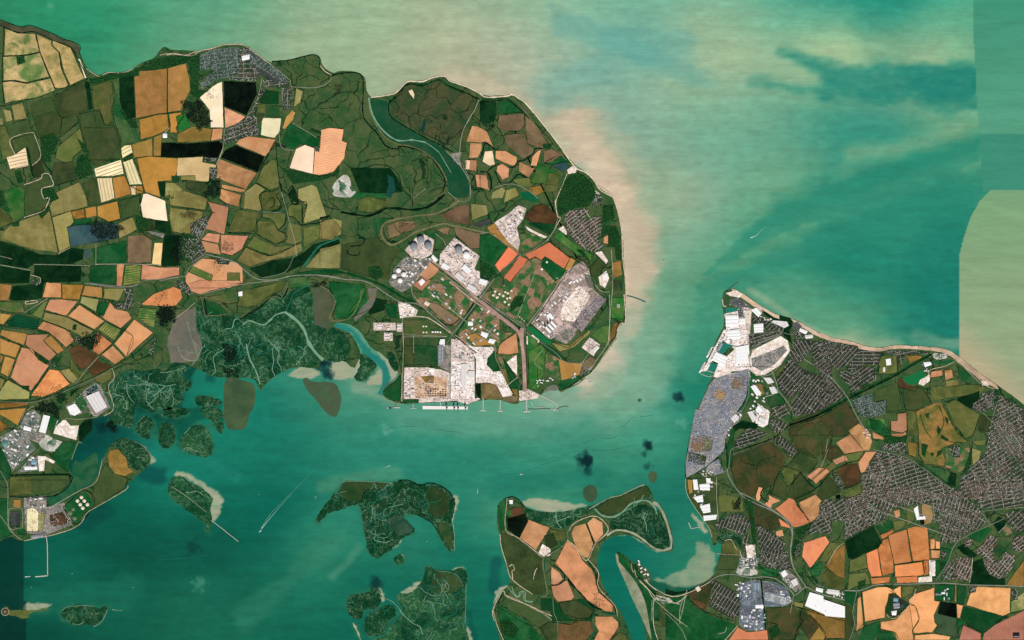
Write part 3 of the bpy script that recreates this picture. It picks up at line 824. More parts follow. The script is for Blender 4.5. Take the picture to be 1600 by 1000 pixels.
l creekp 3 215,560 280,500
l creekp 4 590,640 635,590
l mudl 4 200,700 260,730 320,790 340,840
s 0.8 0,550 60,560 55,640 0,640
@250,720,4
I ms 60,110 140,92 210,140 330,215 310,300 325,365 318,400 312,445 285,440 290,390 200,330 130,280 70,245 50,190
p sm 95,65 150,70 230,110 310,165 370,205 405,245 365,340 330,385 325,370 312,300 332,218 215,140 140,92 85,100
l path 2 70,160 150,210 290,320
l ditch 3 140,100 220,190 280,240
J 0.8 320,370 390,425 490,505|Thin timber causeway pier reaching off the small sand fringed island
@0,880,8
I og 90,590 110,570 180,590 260,590 370,585 480,590 575,568 600,590 500,605 400,610 375,640 360,690 260,690 200,655 110,650
I ms 770,590 850,540 1050,525 1180,540 1210,580 1290,545 1370,540 1330,620 1260,740 1170,785 1060,765 1000,770 900,755 790,720 750,660
p sm 300,505 420,500 640,510 620,550 570,570 400,585 300,585
I og 20,600 30,560 65,545 105,560 115,600 105,640 70,660 35,645
l creekp 6 780,590 850,545 1050,528 1180,540
l creekp 8 1340,580 1320,640 1260,740 1170,795
l creekp 5 900,755 990,765 1050,730
l creekp 7 1400,580 1480,590 1530,590
@170,550,5
m 10,66,50 0.85 6 50,140 200,90 440,90 640,90 700,100 640,170 640,260 560,330 600,340 560,420 620,500 560,540 380,520 300,480 200,420 40,440
m 8,74,56 0.7 8 380,480 640,430 700,420 880,400 890,540 760,520 640,560 800,680 800,800 560,760 520,600 380,640 350,560
m 24,120,98 0.6 6 640,130 900,210 890,330 600,330 660,260
@500,60,4
p ym 320,372 435,398 432,430 440,480 530,550 640,615 740,665 850,765 935,880 930,990 890,1000 800,980 800,880 745,780 670,710 560,662 470,655 390,595 320,480 300,400
p ba 445,415 500,342 560,287 640,292 740,262 800,292 900,332 980,382 960,450 880,600 810,668 660,608 540,538 450,478
p cr 552,327 575,318 592,350 588,383 562,350
p wd 642,522 662,490 657,570 642,600 632,580
p od 985,400 1100,395 1105,480 1070,530 1010,545 950,500 960,460
l beach 7 318,368 400,359 465,344 500,316 550,270 640,270 700,247 775,236 810,266 870,286 960,322 1030,367
p sm 430,330 470,310 485,275 492,300 470,345
p sk2 945,547 990,552 1045,582 1083,680 1060,670 1030,652 975,648 912,643
p sk2 942,652 1010,657 1010,700 985,743 932,748
p pk 907,757 980,762 978,830 907,820
p cr 915,760 938,762 935,820 912,818
p gy 815,722 885,710 870,760 890,810 840,770
p wm 80,920 110,880 150,850 180,855 200,930 230,970 200,995 90,990 70,960
p vd 190,812 300,812 440,812 488,880 518,960 400,970 250,960
p dg 190,1000 230,960 400,968 420,1000
p cw2 420,852 458,870 473,940 440,1000 410,980 428,920
p pk 970,850 1040,860 1060,950 980,930
p gd 880,600 950,500 960,510 900,700 870,700
l ditch 7 75,228 200,213 262,236 270,330 268,470 305,540 365,600 408,670 480,692 500,675 590,690 680,730 750,820 780,890 770,950 735,1000
l bank 5 300,400 330,500 400,610 480,660 560,672 660,715 740,790 795,890
l creekp 9 305,370 315,430 335,490 380,560 440,615 500,640 580,635 660,650
l creekp 4 660,650 740,710 790,790 820,840
l ditch 6 440,385 430,430 445,490 540,555 660,622 720,650 830,710
l ditch 7 435,405 500,330 555,285 640,295 740,260 800,295 900,335 1000,385
l dgl 6 560,280 640,288 700,275 745,255 800,300 900,345
l path 3 995,382 965,450 940,490 890,590 872,710
l track 4 0,170 30,205 70,228
l ditch 3 0,285 60,245
l ditch 4 150,770 200,810 300,805 340,790 430,800 490,850 510,930 560,990
l bank 3 500,850 530,930 580,985
l ditch 2 640,770 690,830 690,900 640,960 590,985
l ditch 2 530,890 640,790
l ditch 2 305,720 400,700 470,690
l ditch 2 200,600 220,520 260,500
l ditch 2 0,530 60,490 80,530
l ditch 3 0,440 120,430
l ditch 6 880,760 900,830 960,860 940,920 1000,960
l ditch 7 1120,780 1050,830 1070,900 1060,960
l ditch 5 1000,560 990,510 950,480
l ditch 5 1040,580 1090,540 1080,560
l ditch 6 1010,655 1040,650 1090,690
l ditch 3 820,680 880,600
l road 3 870,760 930,870 940,1000
l path 3 790,705 880,800 940,900
s 0.6 95,300 140,290 140,350 100,360
w 20 940,920 1000,940 1040,960 950,950
@750,60,4
l beach 7 0,340 35,367 170,361 195,350 240,372 300,421 430,581 500,672 590,800 660,838 710,882 750,945 825,988
p gs 225,395 285,440 415,610 480,690 440,640 360,540 320,490 270,460
p vd 0,395 103,395 103,480 70,530 20,540 0,520
p dg 110,392 180,387 268,463 110,473
p pb 115,482 275,472 278,540 250,578 150,578 112,550
p pb 282,482 340,530 418,650 390,688 302,660 287,580
p pb 162,602 278,592 300,662 340,690 340,718 270,753 200,700 152,650
p sk2 97,702 160,702 228,742 233,788 200,798 97,753
p cr 30,707 78,702 93,788 60,798 15,770
p pk 107,800 140,782 183,812 178,868 140,883 102,830
p pk 0,850 40,850 55,910 50,950 0,930
p sk2 362,702 384,697 354,798 317,796 327,740
p sk2 247,772 320,807 343,812 305,868 242,830
p gr 362,782 480,832 498,880 480,920 400,910 312,900 342,840
p dg 470,740 530,735 570,780 530,770 450,790 400,780
p pb 402,702 450,692 510,730 450,768 402,778
p bl 450,792 530,772 560,800 520,838
p sd 545,822 578,798 607,815 595,840 550,847
p og 430,840 500,850 480,960 400,960
p ob 310,930 380,920 400,960 340,990 300,960
p og 200,880 310,870 330,930 250,930
p lt 80,960 140,930 160,950 140,1000 70,1000
p ol 165,950 220,930 245,980 150,1030
p wdg 250,960 320,960 370,1000 340,1030 260,1000
l ditch 7 0,750 20,700 30,660 60,665 85,692 115,690
l ditch 7 0,832 50,840 70,880 75,945
l ditch 7 95,830 120,890 150,920 200,890 240,850 290,872
l ditch 7 185,805 215,805 235,772 280,762 330,722 345,690 390,690
l ditch 5 20,545 75,545 90,500 110,520 115,470
l ditch 4 275,475 330,520 370,560 430,655
l ditch 4 105,550 140,605 150,650 110,680
l ditch 3 150,600 200,580 250,582
l ditch 5 0,395 110,388 180,385 280,470
l dgl 8 10,385 100,378 170,378
l track 4 545,845 510,930 480,1000 470,1030 485,1110
l path 2 90,930 200,910 300,950 360,1000
l bank 4 200,370 260,430 400,610 540,760
w 120 565,850 640,845 700,905 725,960 720,990 680,1050 600,1060 530,1090 500,1110 480,1070 490,980 520,900
w 20 390,660 460,655 440,690 395,690
@500,290,4
p dg 340,200 460,205 400,235 370,280 350,330 330,250
p og 235,92 300,62 400,92 428,120 330,168 242,160
p ol 0,217 80,207 133,270 80,338 0,333
p lt 0,397 133,364 123,518 0,513
p pb 422,252 480,222 600,222 500,310 432,330
p pb 490,230 620,245 560,285 500,300
p pb 752,182 850,135 928,115 938,250 800,222
p lt 942,112 1040,122 1048,180 950,218
p dk 952,242 1060,202 1070,232 1000,262
p pb 725,275 810,260 800,310 770,300
p pb 835,260 1000,300 998,392 940,395 850,310
p mg 640,290 720,270 780,350 770,400 720,400 715,340 650,300
p pg 530,402 560,370 600,325 650,305 715,340 700,430 640,460 575,450
p gy 430,600 470,510 540,440 620,470 690,450 705,480 560,640 510,667 440,622
p pg 750,430 840,325 998,440 965,520 1000,540 1060,590 1010,670 980,692 745,510
p pk 620,562 690,477 745,522 720,562 660,600 640,570
p pk 582,622 640,570 700,600 640,660
p gb 650,642 740,532 980,715 880,838 845,880 790,865 600,722
p gb 850,920 1010,730 1120,820 1120,1000 905,1000
p pb 660,720 740,740 880,840 850,880 790,860 680,760
p sd 488,730 540,730 610,780 600,810 500,830
p g3 520,840 680,840 690,900 800,930 800,945 530,945
p pg 335,857 470,857 475,905 390,905 335,905
p pg 480,860 515,860 515,912 480,912
p pg 400,920 455,920 455,970 400,970
p od 135,370 350,320 440,380 500,400 440,500 430,590 300,570 130,520
p dg 60,600 280,620 300,780 180,830 100,830 60,640
p vd 300,790 350,700 420,720 400,780 310,810
p dg 400,740 480,740 490,830 430,820
p gr 265,640 285,640 260,720 190,800 180,795 255,700
p pl 0,625 50,650 95,730 70,840 0,860
p mu 300,640 360,640 340,720 300,780 230,850 210,830 250,780 310,700
p gd 530,950 640,948 640,1000 530,1000
p dg 650,950 760,950 740,1010 650,1000
p dg 1000,310 1100,300 1130,340 1060,480 1000,440
l ditch 12 0,205 60,190
l ditch 13 130,165 210,180 300,190 380,160 430,140 600,150 700,120 780,55
l bank 12 870,95 740,170 600,190 470,212 405,235 383,290 405,345 455,370 520,340 600,290 760,240 830,250 1040,295
l ditch 4 400,250 400,300 430,345 480,350
l ditch 3 470,225 470,260 505,300
l road 3 800,40 870,95 935,85 940,0
l path 2 580,80 660,20
l ditch 5 575,90 580,130
l bank 4 585,115 690,100 770,45
l ditch 6 190,380 260,370 280,330 240,330
l ditch 6 170,400 180,430 240,435 250,410
l ditch 3 350,240 355,300 380,350
l dgl 14 0,535 150,545 310,592 420,640 520,700 600,735
l road 5 0,560 150,585 300,605 490,722 610,740 700,810 830,920
l path 3 575,625 580,680 640,750
l road 5 830,925 890,850 1010,690 1090,580
l path 3 680,660 830,780 920,855
l path 2 740,530 980,712
l path 2 830,790 900,700
l track 5 520,820 640,820 700,840 830,930
l ditch 6 700,810 790,870 840,860 875,830
l path 3 515,800 520,1000
l path 2 520,945 790,945
l ditch 4 60,840 100,750 60,650 0,620
l bank 5 100,720 70,835 180,830 240,740 260,650
l pipe 14 700,470 860,590 990,715 1120,815
l pipe 10 810,600 960,720 1120,830
l ditch 10 840,960 960,730
l dgl 10 835,955 970,745
l path 3 1000,700 1120,780
l path 3 1010,700 1000,680 1060,600
l path 2 720,300 770,340 785,380
l path 2 940,830 1120,960
l path 2 930,900 1000,800
l path 2 1020,970 1100,860
l track 3 840,930 1000,1040
w 60 300,510 370,500 400,560 350,590 310,570
l pipe 8 600,590 690,480
b 14 wh gas_plant_hall|White gas plant hall on the pink gravel beside the pipeline track|hall 615,600 640,580 658,600 632,628
b 18 wh depot_hall|White works hall east of the twin storage tanks|hall 905,490 950,530 925,555 885,515
b 14 wh depot_hall|Pale works hall at the east corner of the gas plant|hall 1000,580 1050,595 1035,625 990,610
b 14 wp depot_hall|Pale plant hall halfway along the row beside the pipeline|hall 860,540 905,575 880,600 840,565
b 14 wp depot_hall|Pale plant hall near the crossroads end of the pipeline row|hall 930,610 980,640 960,668 915,640
b 12 wh control_building|White control building between the two groups of grey tanks|building 705,430 740,465 720,480 695,450
b 12 wh plant_building|White building with dark courtyard south of the sunken square pit|building 770,480 815,505 795,530 755,510
b 8 wh storage_shed|White shed at the north end of the long grey depot|shed 745,975 778,975 778,1005 748,1005
b 10 wh workshop|White workshop in the green plots beside the crossroads|workshop 925,850 955,850 955,875 925,875
b 10 wh workshop|Larger white workshop in the plots south of the pipeline|workshop 1010,910 1055,925 1040,955 1005,935
b 10 wh workshop|Small white workshop east of the larger plots workshop|workshop 1060,955 1100,965 1085,990 1050,980
b 8 cr office|Cream office block at the corner of the tan gravel yard|office 660,720 690,735 675,755 650,740
i 42 30 760,430 840,335 985,440 950,510 990,545 1040,585 985,680 760,510|small white plant unit on the pink gas terminal pad|plant unit|plant units of the gas terminal
i 42 30 520,470 560,440 690,440 690,475 560,630 520,600|small grey plant unit between white tanks and pipeline|plant unit|plant units beside the four white tanks
i 42 22 670,640 740,550 960,710 880,820 800,840|small shed in the green and brown plots|shed|sheds in the plots below the pipeline
i 42 22 870,930 1010,750 1120,840 1120,990 920,990|small shed in the plots north of the port|shed|sheds in the plots north of the port
i 10 14 495,740 540,735 600,785 600,810 505,825|small hut on the sandy works yard|hut|huts on the sandy works yard
@590,350,5.556
k 33 45 gt gas_tank|Large grey domed tank, westernmost of the three clustered ones|gas tank 315,198
k 32 45 gt gas_tank|Large grey domed tank, northernmost of the three clustered ones|gas tank 375,138
k 33 45 gt gas_tank|Large grey domed tank, easternmost of the three clustered ones|gas tank 440,190
k 33 45 gt gas_tank|Large grey domed tank beside the single large white one|gas tank 705,226
k 30 42 wh gas_tank|Single large white domed tank on the pink plant pad|gas tank 772,272
k 20 30 wh storage_tank|White tank, northernmost of the diamond of four|tank 182,404
k 20 30 wh storage_tank|White tank, westernmost of the diamond of four|tank 145,454
k 20 30 wh storage_tank|White tank, easternmost of the diamond of four|tank 228,439
k 20 30 wh storage_tank|White tank, southernmost of the diamond of four|tank 196,492
k 11 10 cr small_tank|Small cream tank in cluster by the crossroads|tank 1020,585 1058,607 1005,618 1040,635 1090,622 1105,675 1130,600 1150,640
k 8 14 wh vertical_tank|Small white tank on the western pale pad|tank 8,878 28,878 8,898 28,898
k 6 9 cr vertical_tank|Tiny cream tank on the brown middle pad|tank 85,885 105,885 85,905 105,905
k 8 14 wh vertical_tank|Small white tank on the eastern pale pad|tank 182,880 200,880 182,902 200,902
k 8 14 wh vertical_tank|Small white tank on the southern pale pad|tank 75,960 98,960 75,985 98,985
k 8 10 cr vertical_tank|Small cream tank of four by the track|tank 398,888 422,888 398,940 425,940
k 8 10 wh vertical_tank|Small white tank in the row along the track|tank 478,937 502,937 522,937 545,940
b 4 bk sunken_pit|Square black sunken pit cover between tanks and white buildings|pit 697,297 716,316 697,335 678,316
@750,290,4
p pg 90,232 180,172 240,122 290,142 270,210 230,260 250,350 240,408 170,350 100,290
p ta 45,260 90,235 170,350 240,410 245,425 150,360 60,290
p br 275,200 330,132 400,112 488,190 440,298 360,250 300,215
p gb 250,302 330,300 398,332 350,378 270,408 250,380
p dg 0,312 60,302 165,380 88,490 130,545 20,600 0,500
p rd 182,377 238,430 125,543 90,500
p rd 247,437 300,462 190,603 148,575 200,510
p rd 282,432 435,354 563,455 525,518 405,445 385,468 345,445 310,463
p ta 565,450 600,465 560,540 530,525
p gr 462,320 500,287 560,342 700,432 690,468 600,428
p gd 560,435 690,490 680,535 600,460
p od 690,500 740,450 800,490 760,530 720,570 690,560
p sd 720,420 760,410 800,470 790,490
p gb 282,482 340,452 400,472 538,547 300,848 180,790 80,640 190,612
p dg 385,475 410,445 540,530 535,550 470,600 380,500
p gb 0,690 60,660 80,650 180,790 270,850 260,870 20,700
p gm 540,532 640,472 680,520 700,640 780,710 590,920 430,960 322,860
p sd 502,800 520,740 620,622 690,690 590,850 510,840
p g4 605,830 740,682 790,712 640,910 570,880
p gy 470,920 560,890 600,930 540,990 470,960
p sd 490,272 520,252 543,290 540,308
p wm 520,345 520,350 530,350
p dg 770,130 820,127 838,200 800,240 762,230
p pk 777,290 800,290 805,368 770,360
p sd 742,572 790,532 808,580 780,640 750,620
p gr 822,702 903,702 898,850 822,830
p mg 640,935 700,850 800,740 820,830 825,1000 680,1000
p ob 830,480 880,470 890,560 840,580 820,520
p od 830,590 890,590 890,660 835,660
p pg 720,30 750,50 740,80 720,70
p dg 450,240 480,250 440,310 300,240 320,230
p wd 870,610 885,610 890,660 880,655
p sd 280,250 330,280 420,320 400,330 300,280
p ta 820,250 850,250 860,280 820,275
p mu 650,550 690,560 710,640 680,640
l track 4 515,0 475,100 485,190 500,210 430,330 415,345
l road 3 485,200 470,260 415,345 280,430 270,440
l road 3 0,300 60,298 170,375 255,435
l road 3 255,435 60,590 0,690
l road 4 0,690 100,770 260,880 290,900
l path 2 350,530 230,830
l path 2 350,530 480,610
l path 3 290,880 540,550
l ditch 5 330,870 545,540
l ditch 3 435,350 570,450 680,520 700,600
l path 3 820,400 830,540 828,640 815,800 800,1000
l path 3 720,620 760,660 810,665
l ditch 4 740,640 800,665
l track 5 740,0 830,65 865,180 885,280 890,380 893,460 905,560 912,670 912,760 912,850
l ditch 3 820,830 900,840 860,870 845,960
l pipe 22 0,720 120,815 240,915 262,1000
l ditch 3 0,705 140,800 250,895
w 40 740,335 770,250 850,252 880,330 860,390 800,380 800,310
w 30 770,120 830,120 840,200 760,240 740,330 720,340 760,230
w 20 600,400 640,400 690,470 650,450
w 30 840,380 880,370 885,470 850,460
w 40 0,460 60,500 120,560 60,600 0,600
w 20 220,690 270,690 270,740 190,790 190,740
t new 35 525,192 560,158 640,143 690,150 640,215 700,200 757,185 757,300 738,345 782,380 720,418 640,392 560,318 540,270
t vil 30 720,50 760,60 760,120 700,130
k 7 14 cr small_tank|Pale tank nearest the brick orange field, on grassland|tank 418,478
k 7 14 wh small_tank|White tank in the dark grass south of the orange field|tank 386,522
k 3 10 wh small_tank|Tiny white tank at the corner of the dark grass|tank 482,578
k 7 10 cr small_tank|Cream tank of loose cluster west of power station|tank 96,662 122,676 158,665 82,685 146,690 197,657 170,705 105,700 156,728 180,743
k 3 8 wh small_tank|Tiny white tank beside the power station access road|tank 248,820 262,833 276,845
b 10 wh station_annex|Pink white annex in the clearing north of the power station|building 765,560 795,545 800,575 775,595
b 5 gy battery|Small square concrete battery in the green field by the shore|fort 855,740 875,740 875,765 855,765
i 52 24 330,855 400,780 450,800 520,860 490,930 430,950|small plant unit around the power station blocks|plant unit|plant units around the power station
i 52 20 560,600 640,540 660,560 560,700 450,760 430,770|low building north of the bare demolition ground|building|buildings along the demolition ground
i 42 26 110,240 180,185 240,140 265,200 225,260 240,330 170,335|pale block in the white concrete works|building|buildings of the white concrete works
c 52 900 605,825 740,685 785,712 640,900 575,875
@820,420,7.143
b 25 wh generator_hall|White square generator hall north of the three turbine blocks|power station 240,520 285,488 322,538 272,572
b 24 wh turbine_block|White turbine block, easternmost of three in the power station|power station 278,588 296,575 362,640 340,662
b 24 wh turbine_block|White turbine block, middle of three in the power station|power station 248,620 266,605 332,670 312,690
b 24 wh turbine_block|White turbine block, westernmost of three in the power station|power station 218,650 236,637 300,702 280,720
C 1.2 75 285,588|Tall pale chimney of the easternmost turbine block
C 1.2 75 258,618|Tall pale chimney of the middle turbine block
C 1.2 75 228,648|Tall pale chimney of the westernmost turbine block
b 14 wp switch_hall|Pale hall on the gravel pad by the shore track|hall 745,905 800,850 835,880 775,945
k 12 8 pk round_basin|Pink round basin at the south edge of the power station|basin 355,720
b 12 pk rubble_shed|Pale pink shed beside the power station blocks|shed 330,560 370,530 430,610 390,640
@750,460,4
p pg 635,332 685,267 750,315 710,385
p ta 490,402 540,422 640,432 620,500 510,543
p gb 400,372 490,392 500,540 420,500 400,420
p gr 300,352 380,312 410,350 400,480 370,600 310,590
p sd 290,262 330,252 375,290 340,330 290,310
p pg 245,602 300,590 370,630 360,650 300,660 245,666
p gn 295,205 320,200 380,240 470,305 420,320 300,225
p pb 650,420 690,385 730,410 700,460 640,500 620,500
p dg 500,540 620,510 600,545 560,575 510,600 500,580
p mu 400,600 430,570 480,560 497,580 490,600 430,605 390,618
p dg 380,300 450,330 540,410 560,430 490,400 420,350
p ol 440,300 560,320 680,220 690,240 590,330 500,360
p gr 700,260 760,200 810,190 800,310 750,300
p ob 840,180 870,180 850,260 800,310 810,240
p sd 130,640 185,620 210,640 180,645
l road 3 0,20 140,110 270,190 280,230 380,300 480,370 520,415 600,432 640,425 690,350
l path 3 810,0 810,180 800,300 730,410 690,470
l track 5 900,0 910,170 880,180 855,230
l track 4 850,270 820,315 760,405 700,488 640,528
l ditch 4 610,545 560,578 508,608 490,580
l path 2 650,415 620,480 630,500 700,450
l pipe 22 262,210 262,300 275,430 280,610
l ditch 3 290,200 290,430 298,600
l ditch 3 320,190 430,280 520,325 570,325 680,220 800,60
l path 2 390,470 340,420 390,350
l bank 5 500,610 610,560 660,520
i 20 10 335,545 380,530 450,515 455,535 360,575|small hut on the grassy point above the bay|hut|huts above the bay
i 30 8 560,510 640,470 690,440 690,480 600,540|small shed near the south eastern shore|shed|sheds near the south eastern shore
@590,520,6.4
p gd 265,30 360,30 360,320 270,325
p mg 368,30 610,30 600,320 370,320
p dg 60,590 180,480 235,420 225,680 150,680 60,630
p wp 870,112 970,142 1150,142 1172,170 1100,250 1090,320 1160,390 1230,382 1290,500 1350,612 1250,642 1190,520 1100,500 982,500 985,262 930,170
p ob 1232,360 1290,350 1412,622 1370,632
p sa 1212,140 1250,90 1390,0 1408,200 1330,213 1202,210
p dg 1100,262 1165,182 1223,380 1150,380 1092,300
p gb 1200,250 1280,240 1390,220 1410,500 1400,590 1330,470 1250,350
p sd 1285,300 1390,220 1395,420 1340,370
p pg 268,347 500,347 650,372 722,402 722,662 260,662
p yt 370,432 690,442 690,640 400,650 370,640
p ob 430,440 560,430 560,500 480,500
p pg 735,60 800,60 960,180 970,292 735,292
p wp 730,292 970,292 970,660 730,660
p gy 605,120 735,120 735,400 600,330
p bk 975,517 1030,510 1030,650 1010,650 985,600
p mbr 1032,502 1100,497 1188,522 1250,642 1250,662 1040,662
p dg 245,672 405,665 405,695 245,695
p pg 410,660 720,660 900,665 1010,650 1030,665 900,715 780,680 410,700
p pb 1250,645 1410,625 1400,680 1330,705 1250,675
p dg 1250,240 1300,310 1410,470 1420,560 1330,560
p gr 1500,0 1600,80 1600,480 1510,560
p ta 880,30 980,0 1180,120 980,130
p gb 960,0 1180,0 1350,0 1190,130
l ditch 9 750,5 870,110 990,205
l path 3 745,20 870,125 985,220
l path 3 1010,10 1170,130 1180,250 1240,370 1290,500
l path 5 1295,525 1400,445
l ditch 5 1240,250 1330,370 1440,540
l path 3 262,0 250,400 235,680
l path 2 265,20 700,35
l path 2 360,30 360,200
l track 4 245,395 245,690
l ditch 4 650,310 620,335 270,330
l ditch 3 725,300 720,400
l road 4 690,110 720,60 745,20
l bank 4 0,180 140,180 200,280 215,420 60,540 50,620 170,690
b 16 gr long_depot|Long grey depot with dark roof specks north of the container yard|depot 603,122 662,120 657,310 603,328
b 12 wh transit_shed|White square shed at the head of the long grey depot|shed 625,66 672,64 672,116 627,118
b 14 wp transit_shed|Long pale grey transit shed in the white container terminal|shed 836,312 890,310 890,530 836,530
b 10 wh terminal_shed|White shed by the container rows west of the pink yard|shed 515,352 565,355 563,395 515,392
b 12 wp terminal_shed|Pale square shed east of the long transit shed|shed 905,380 965,382 963,450 905,448
i 20 22 760,140 850,90 950,200 960,270 760,265|grey plant block of the small generating station|plant unit|plant blocks of the small generating station
i 2 16 280,420 360,430 360,640 275,645|small office on the pink western yard|office|offices on the western yard
i 2 20 740,310 825,310 825,540 745,540|small container pile on the white terminal|container pile|container piles on the white terminal
D 470,548 690,560 690,645 470,640
Q 450,730 900,737 900,766 450,764|Long white concrete container quay standing off the port shore|quay
J 1.2 628,668 628,735|Narrow white bridge linking the container quay to shore
G 693,745|quay crane with its boom over the water, westernmost of four
G 768,745|quay crane, second from the western end of the quay
G 806,745|quay crane, second from the eastern end of the quay
G 880,745|quay crane, easternmost of four on the container quay
J 1.1 178,690 178,742|Stem of the western tanker jetty with dark barge alongside
J 1.6 165,748 225,748|Head platform of the western tanker jetty
J 0.8 355,708 355,752|Slim jetty stem west of the long container quay
J 1.0 328,753 388,753|Slim jetty head west of the long container quay
J 1.1 1055,655 1055,775|Jetty stem below the brown mound and black basin
J 1.8 1030,777 1082,777|Jetty head below the brown mound and black basin
J 1.1 1226,670 1226,780|Jetty stem east of the brown mound
J 1.6 1200,783 1252,783|Jetty head east of the brown mound
J 1.3 1490,640 1490,785|Jetty stem below the pink pipeline quay
J 2.0 1460,788 1525,788|Jetty head below the pink pipeline quay
B 9 2.2 90 118,752 140,752|dark moored barge at the western tanker jetty|barge
@750,460,4
J 1.2 300,595 380,632 475,683 472,720|Long angled oil jetty running out east of the pink quay
J 0.8 440,716 395,714 345,718 300,716|Dark mooring walkway west of the angled oil jetty
J 0.8 320,670 340,705 395,705|Pale walkway between two jetties east of the pink quay
J 0.7 475,722 510,704 550,699|Dark mooring walkway east of the angled oil jetty
J 2.2 455,722 485,720|Platform at the end of the angled oil jetty
J 0.8 670,530 682,550 695,545|Short groyne on the south east beach
J 0.6 725,480 738,495|Tiny groyne on the south east beach near the pale hall
@750,290,4
J 2.2 905,685 960,697 1035,727|Submerged teal outfall wall off the eastern beach
@490,720,4
I ms 20,385 40,330 90,250 150,190 180,132 250,127 400,132 470,142 530,122 600,127 660,157 720,142 790,157 850,197 880,230 888,280 865,380 875,450 878,550 860,568 830,545 800,480 750,400 690,365 640,335 560,340 600,420 640,430 560,480 530,510 480,560 420,600 380,605 340,570 325,500 310,400 300,330 290,280 230,280 130,310 60,350
p msd 180,135 250,130 400,135 460,145 440,185 330,180 300,250 220,260 160,200
p msd 700,160 790,165 860,240 840,330 770,360 700,300
p msd 770,380 860,390 872,540 855,560 800,470
p sm 860,215 890,220 905,260 880,310 872,380 845,375 850,300
p sm 500,500 535,490 530,520 490,550
p gm2 490,340 560,350 640,430 560,470 500,440 470,400
I ms 490,625 530,590 560,592 562,630 550,648 520,645
p sm 530,592 560,588 562,630 545,640 545,615
l ditch 5 300,250 330,185 440,180 480,160
l ditch 5 530,122 600,124 660,155 720,140 790,155 865,215 850,280
l creek 5 290,270 400,330 440,350 500,320 520,330
l creek 4 600,170 680,210 720,280 690,330
l creek 3 470,330 480,450 500,480
l ditch 5 640,330 690,360 740,390 780,450
l creekp 3 180,128 300,126 400,132 500,140
l creekp 4 870,380 880,460 880,560
l creekp 3 440,350 450,300 560,270
l creek 3 330,440 380,460 420,520
@500,860,5.714
I ms 230,500 260,400 340,380 430,370 470,320 520,330 560,440 480,540 400,520 380,600 310,610 250,570
I ms 470,560 560,500 640,490 690,560 620,640 590,690 580,740 470,780 410,740 395,600
I ms 660,410 820,375 890,300 930,250 950,140 1000,150 1100,182 1190,182 1250,150 1310,200 1312,330 1300,600 1290,680 1340,800 1340,1100 450,1100 430,800 480,795 580,760 610,700 700,590 740,545 700,450
p msd 1010,190 1100,200 1220,210 1280,320 1180,380 1080,400 990,350
p sm 690,385 880,290 900,270 930,350 950,390 900,350 800,380
p sm 515,335 545,345 580,440 550,465 530,400
p sm 750,500 820,495 815,540 770,550
p sm 1190,175 1255,145 1290,175 1250,170 1200,190
p sm 1300,670 1330,690 1360,810 1330,810
I sm 280,640 330,680 370,780 360,830 320,720
l creekp 6 590,430 650,460 700,510 740,570 830,650 890,680 915,750
l creek 9 600,440 690,520 730,570 700,600 620,660 590,740 480,780
l creekp 4 900,330 950,380 1060,400 1130,290
l creek 6 1310,350 1220,385 1190,420 1220,540 1170,580 1090,600
l creek 4 1290,650 1200,660 1100,740 1020,800
l creekp 4 1305,300 1300,500 1295,650
l creek 4 380,600 400,530 480,560 560,500
l creekp 3 1030,180 1180,200 1240,240 1280,320
l creekp 3 910,480 950,400
l creek 3 760,690 840,740 900,800
l creek 4 590,690 690,650 720,720
@750,720,4
p dg 115,270 160,235 160,420 125,440
p ms 270,290 370,320 500,325 600,305 700,285 800,240 900,210 970,180 1040,150 1075,200 1090,250 1000,250 900,310 800,350 720,300 640,340 560,400 530,430 430,410 320,370 290,340
p gd 720,300 800,250 900,215 970,185 1040,155 1065,200 1040,245 960,260 880,320 800,345
p ms 800,370 880,340 960,280 1040,270 1080,300 1120,310 1185,400 1210,520 1205,570 1170,570 1100,560 1040,520 960,440 860,440 820,430
p br 180,300 260,290 290,350 300,380 245,480 170,430
p bk 170,360 280,330 300,375 245,480 175,430
p gr 170,310 195,310 200,345 175,350
p sk2 305,368 435,418 350,560 245,483
p og 430,425 535,445 530,490 480,500 430,440
p gd 400,470 460,450 480,520 420,560
p sd 365,580 390,520 440,550 440,590 400,600
p od 130,455 180,445 390,600 400,690 410,830 330,840 200,740 165,640 135,540
p sk2 570,450 590,410 660,390 710,520 680,605 650,605 600,540
p sk2 670,390 710,355 765,385 770,460 720,515
p gr 775,380 800,390 800,440 785,460
p sk2 545,500 600,540 640,620 700,680 720,740 740,820 830,900 830,945 780,940 700,890 640,850 560,740 470,640
p pk 445,660 500,700 520,740 480,775 445,775
p pk 445,785 545,745 590,850 560,880 490,885 460,850
p dg 380,865 440,860 490,890 600,870 640,860 720,920 700,1000 450,1000 440,940 380,930
p sm 100,800 200,780 210,840 280,830 340,870 320,890 200,850 150,810 110,890 85,900
p sm 280,240 400,235 480,250 600,270 690,280 600,300 500,320 400,315 300,290 265,265
p bp 640,200 655,160 690,148 725,160 738,200 725,245 690,265 655,245
p bp 1050,95 1060,70 1080,62 1102,75 1106,100 1095,130 1078,138 1058,125
p sm 805,465 850,440 940,425 1040,470 1060,500 1120,550 1120,575 1060,545 1000,495 930,462 850,468
p sml 845,575 865,590 900,640 950,720 1000,800 1040,900 1065,1000 1090,1120 1065,1120 1020,1000 960,880 900,740 855,640
p dg 862,570 920,610 980,680 1060,790 1120,850 1120,1000 1065,1000 1060,930 1000,790 930,700 870,630
l track 3 170,235 160,430 245,485 390,605
l ditch 5 160,235 210,225 260,262 270,300
l path 3 175,445 245,490 400,600
l bank 6 545,440 545,500 480,560 400,605 400,700 420,830 380,850
l wdl 6 555,460 540,490 490,545 410,600 405,700 410,830
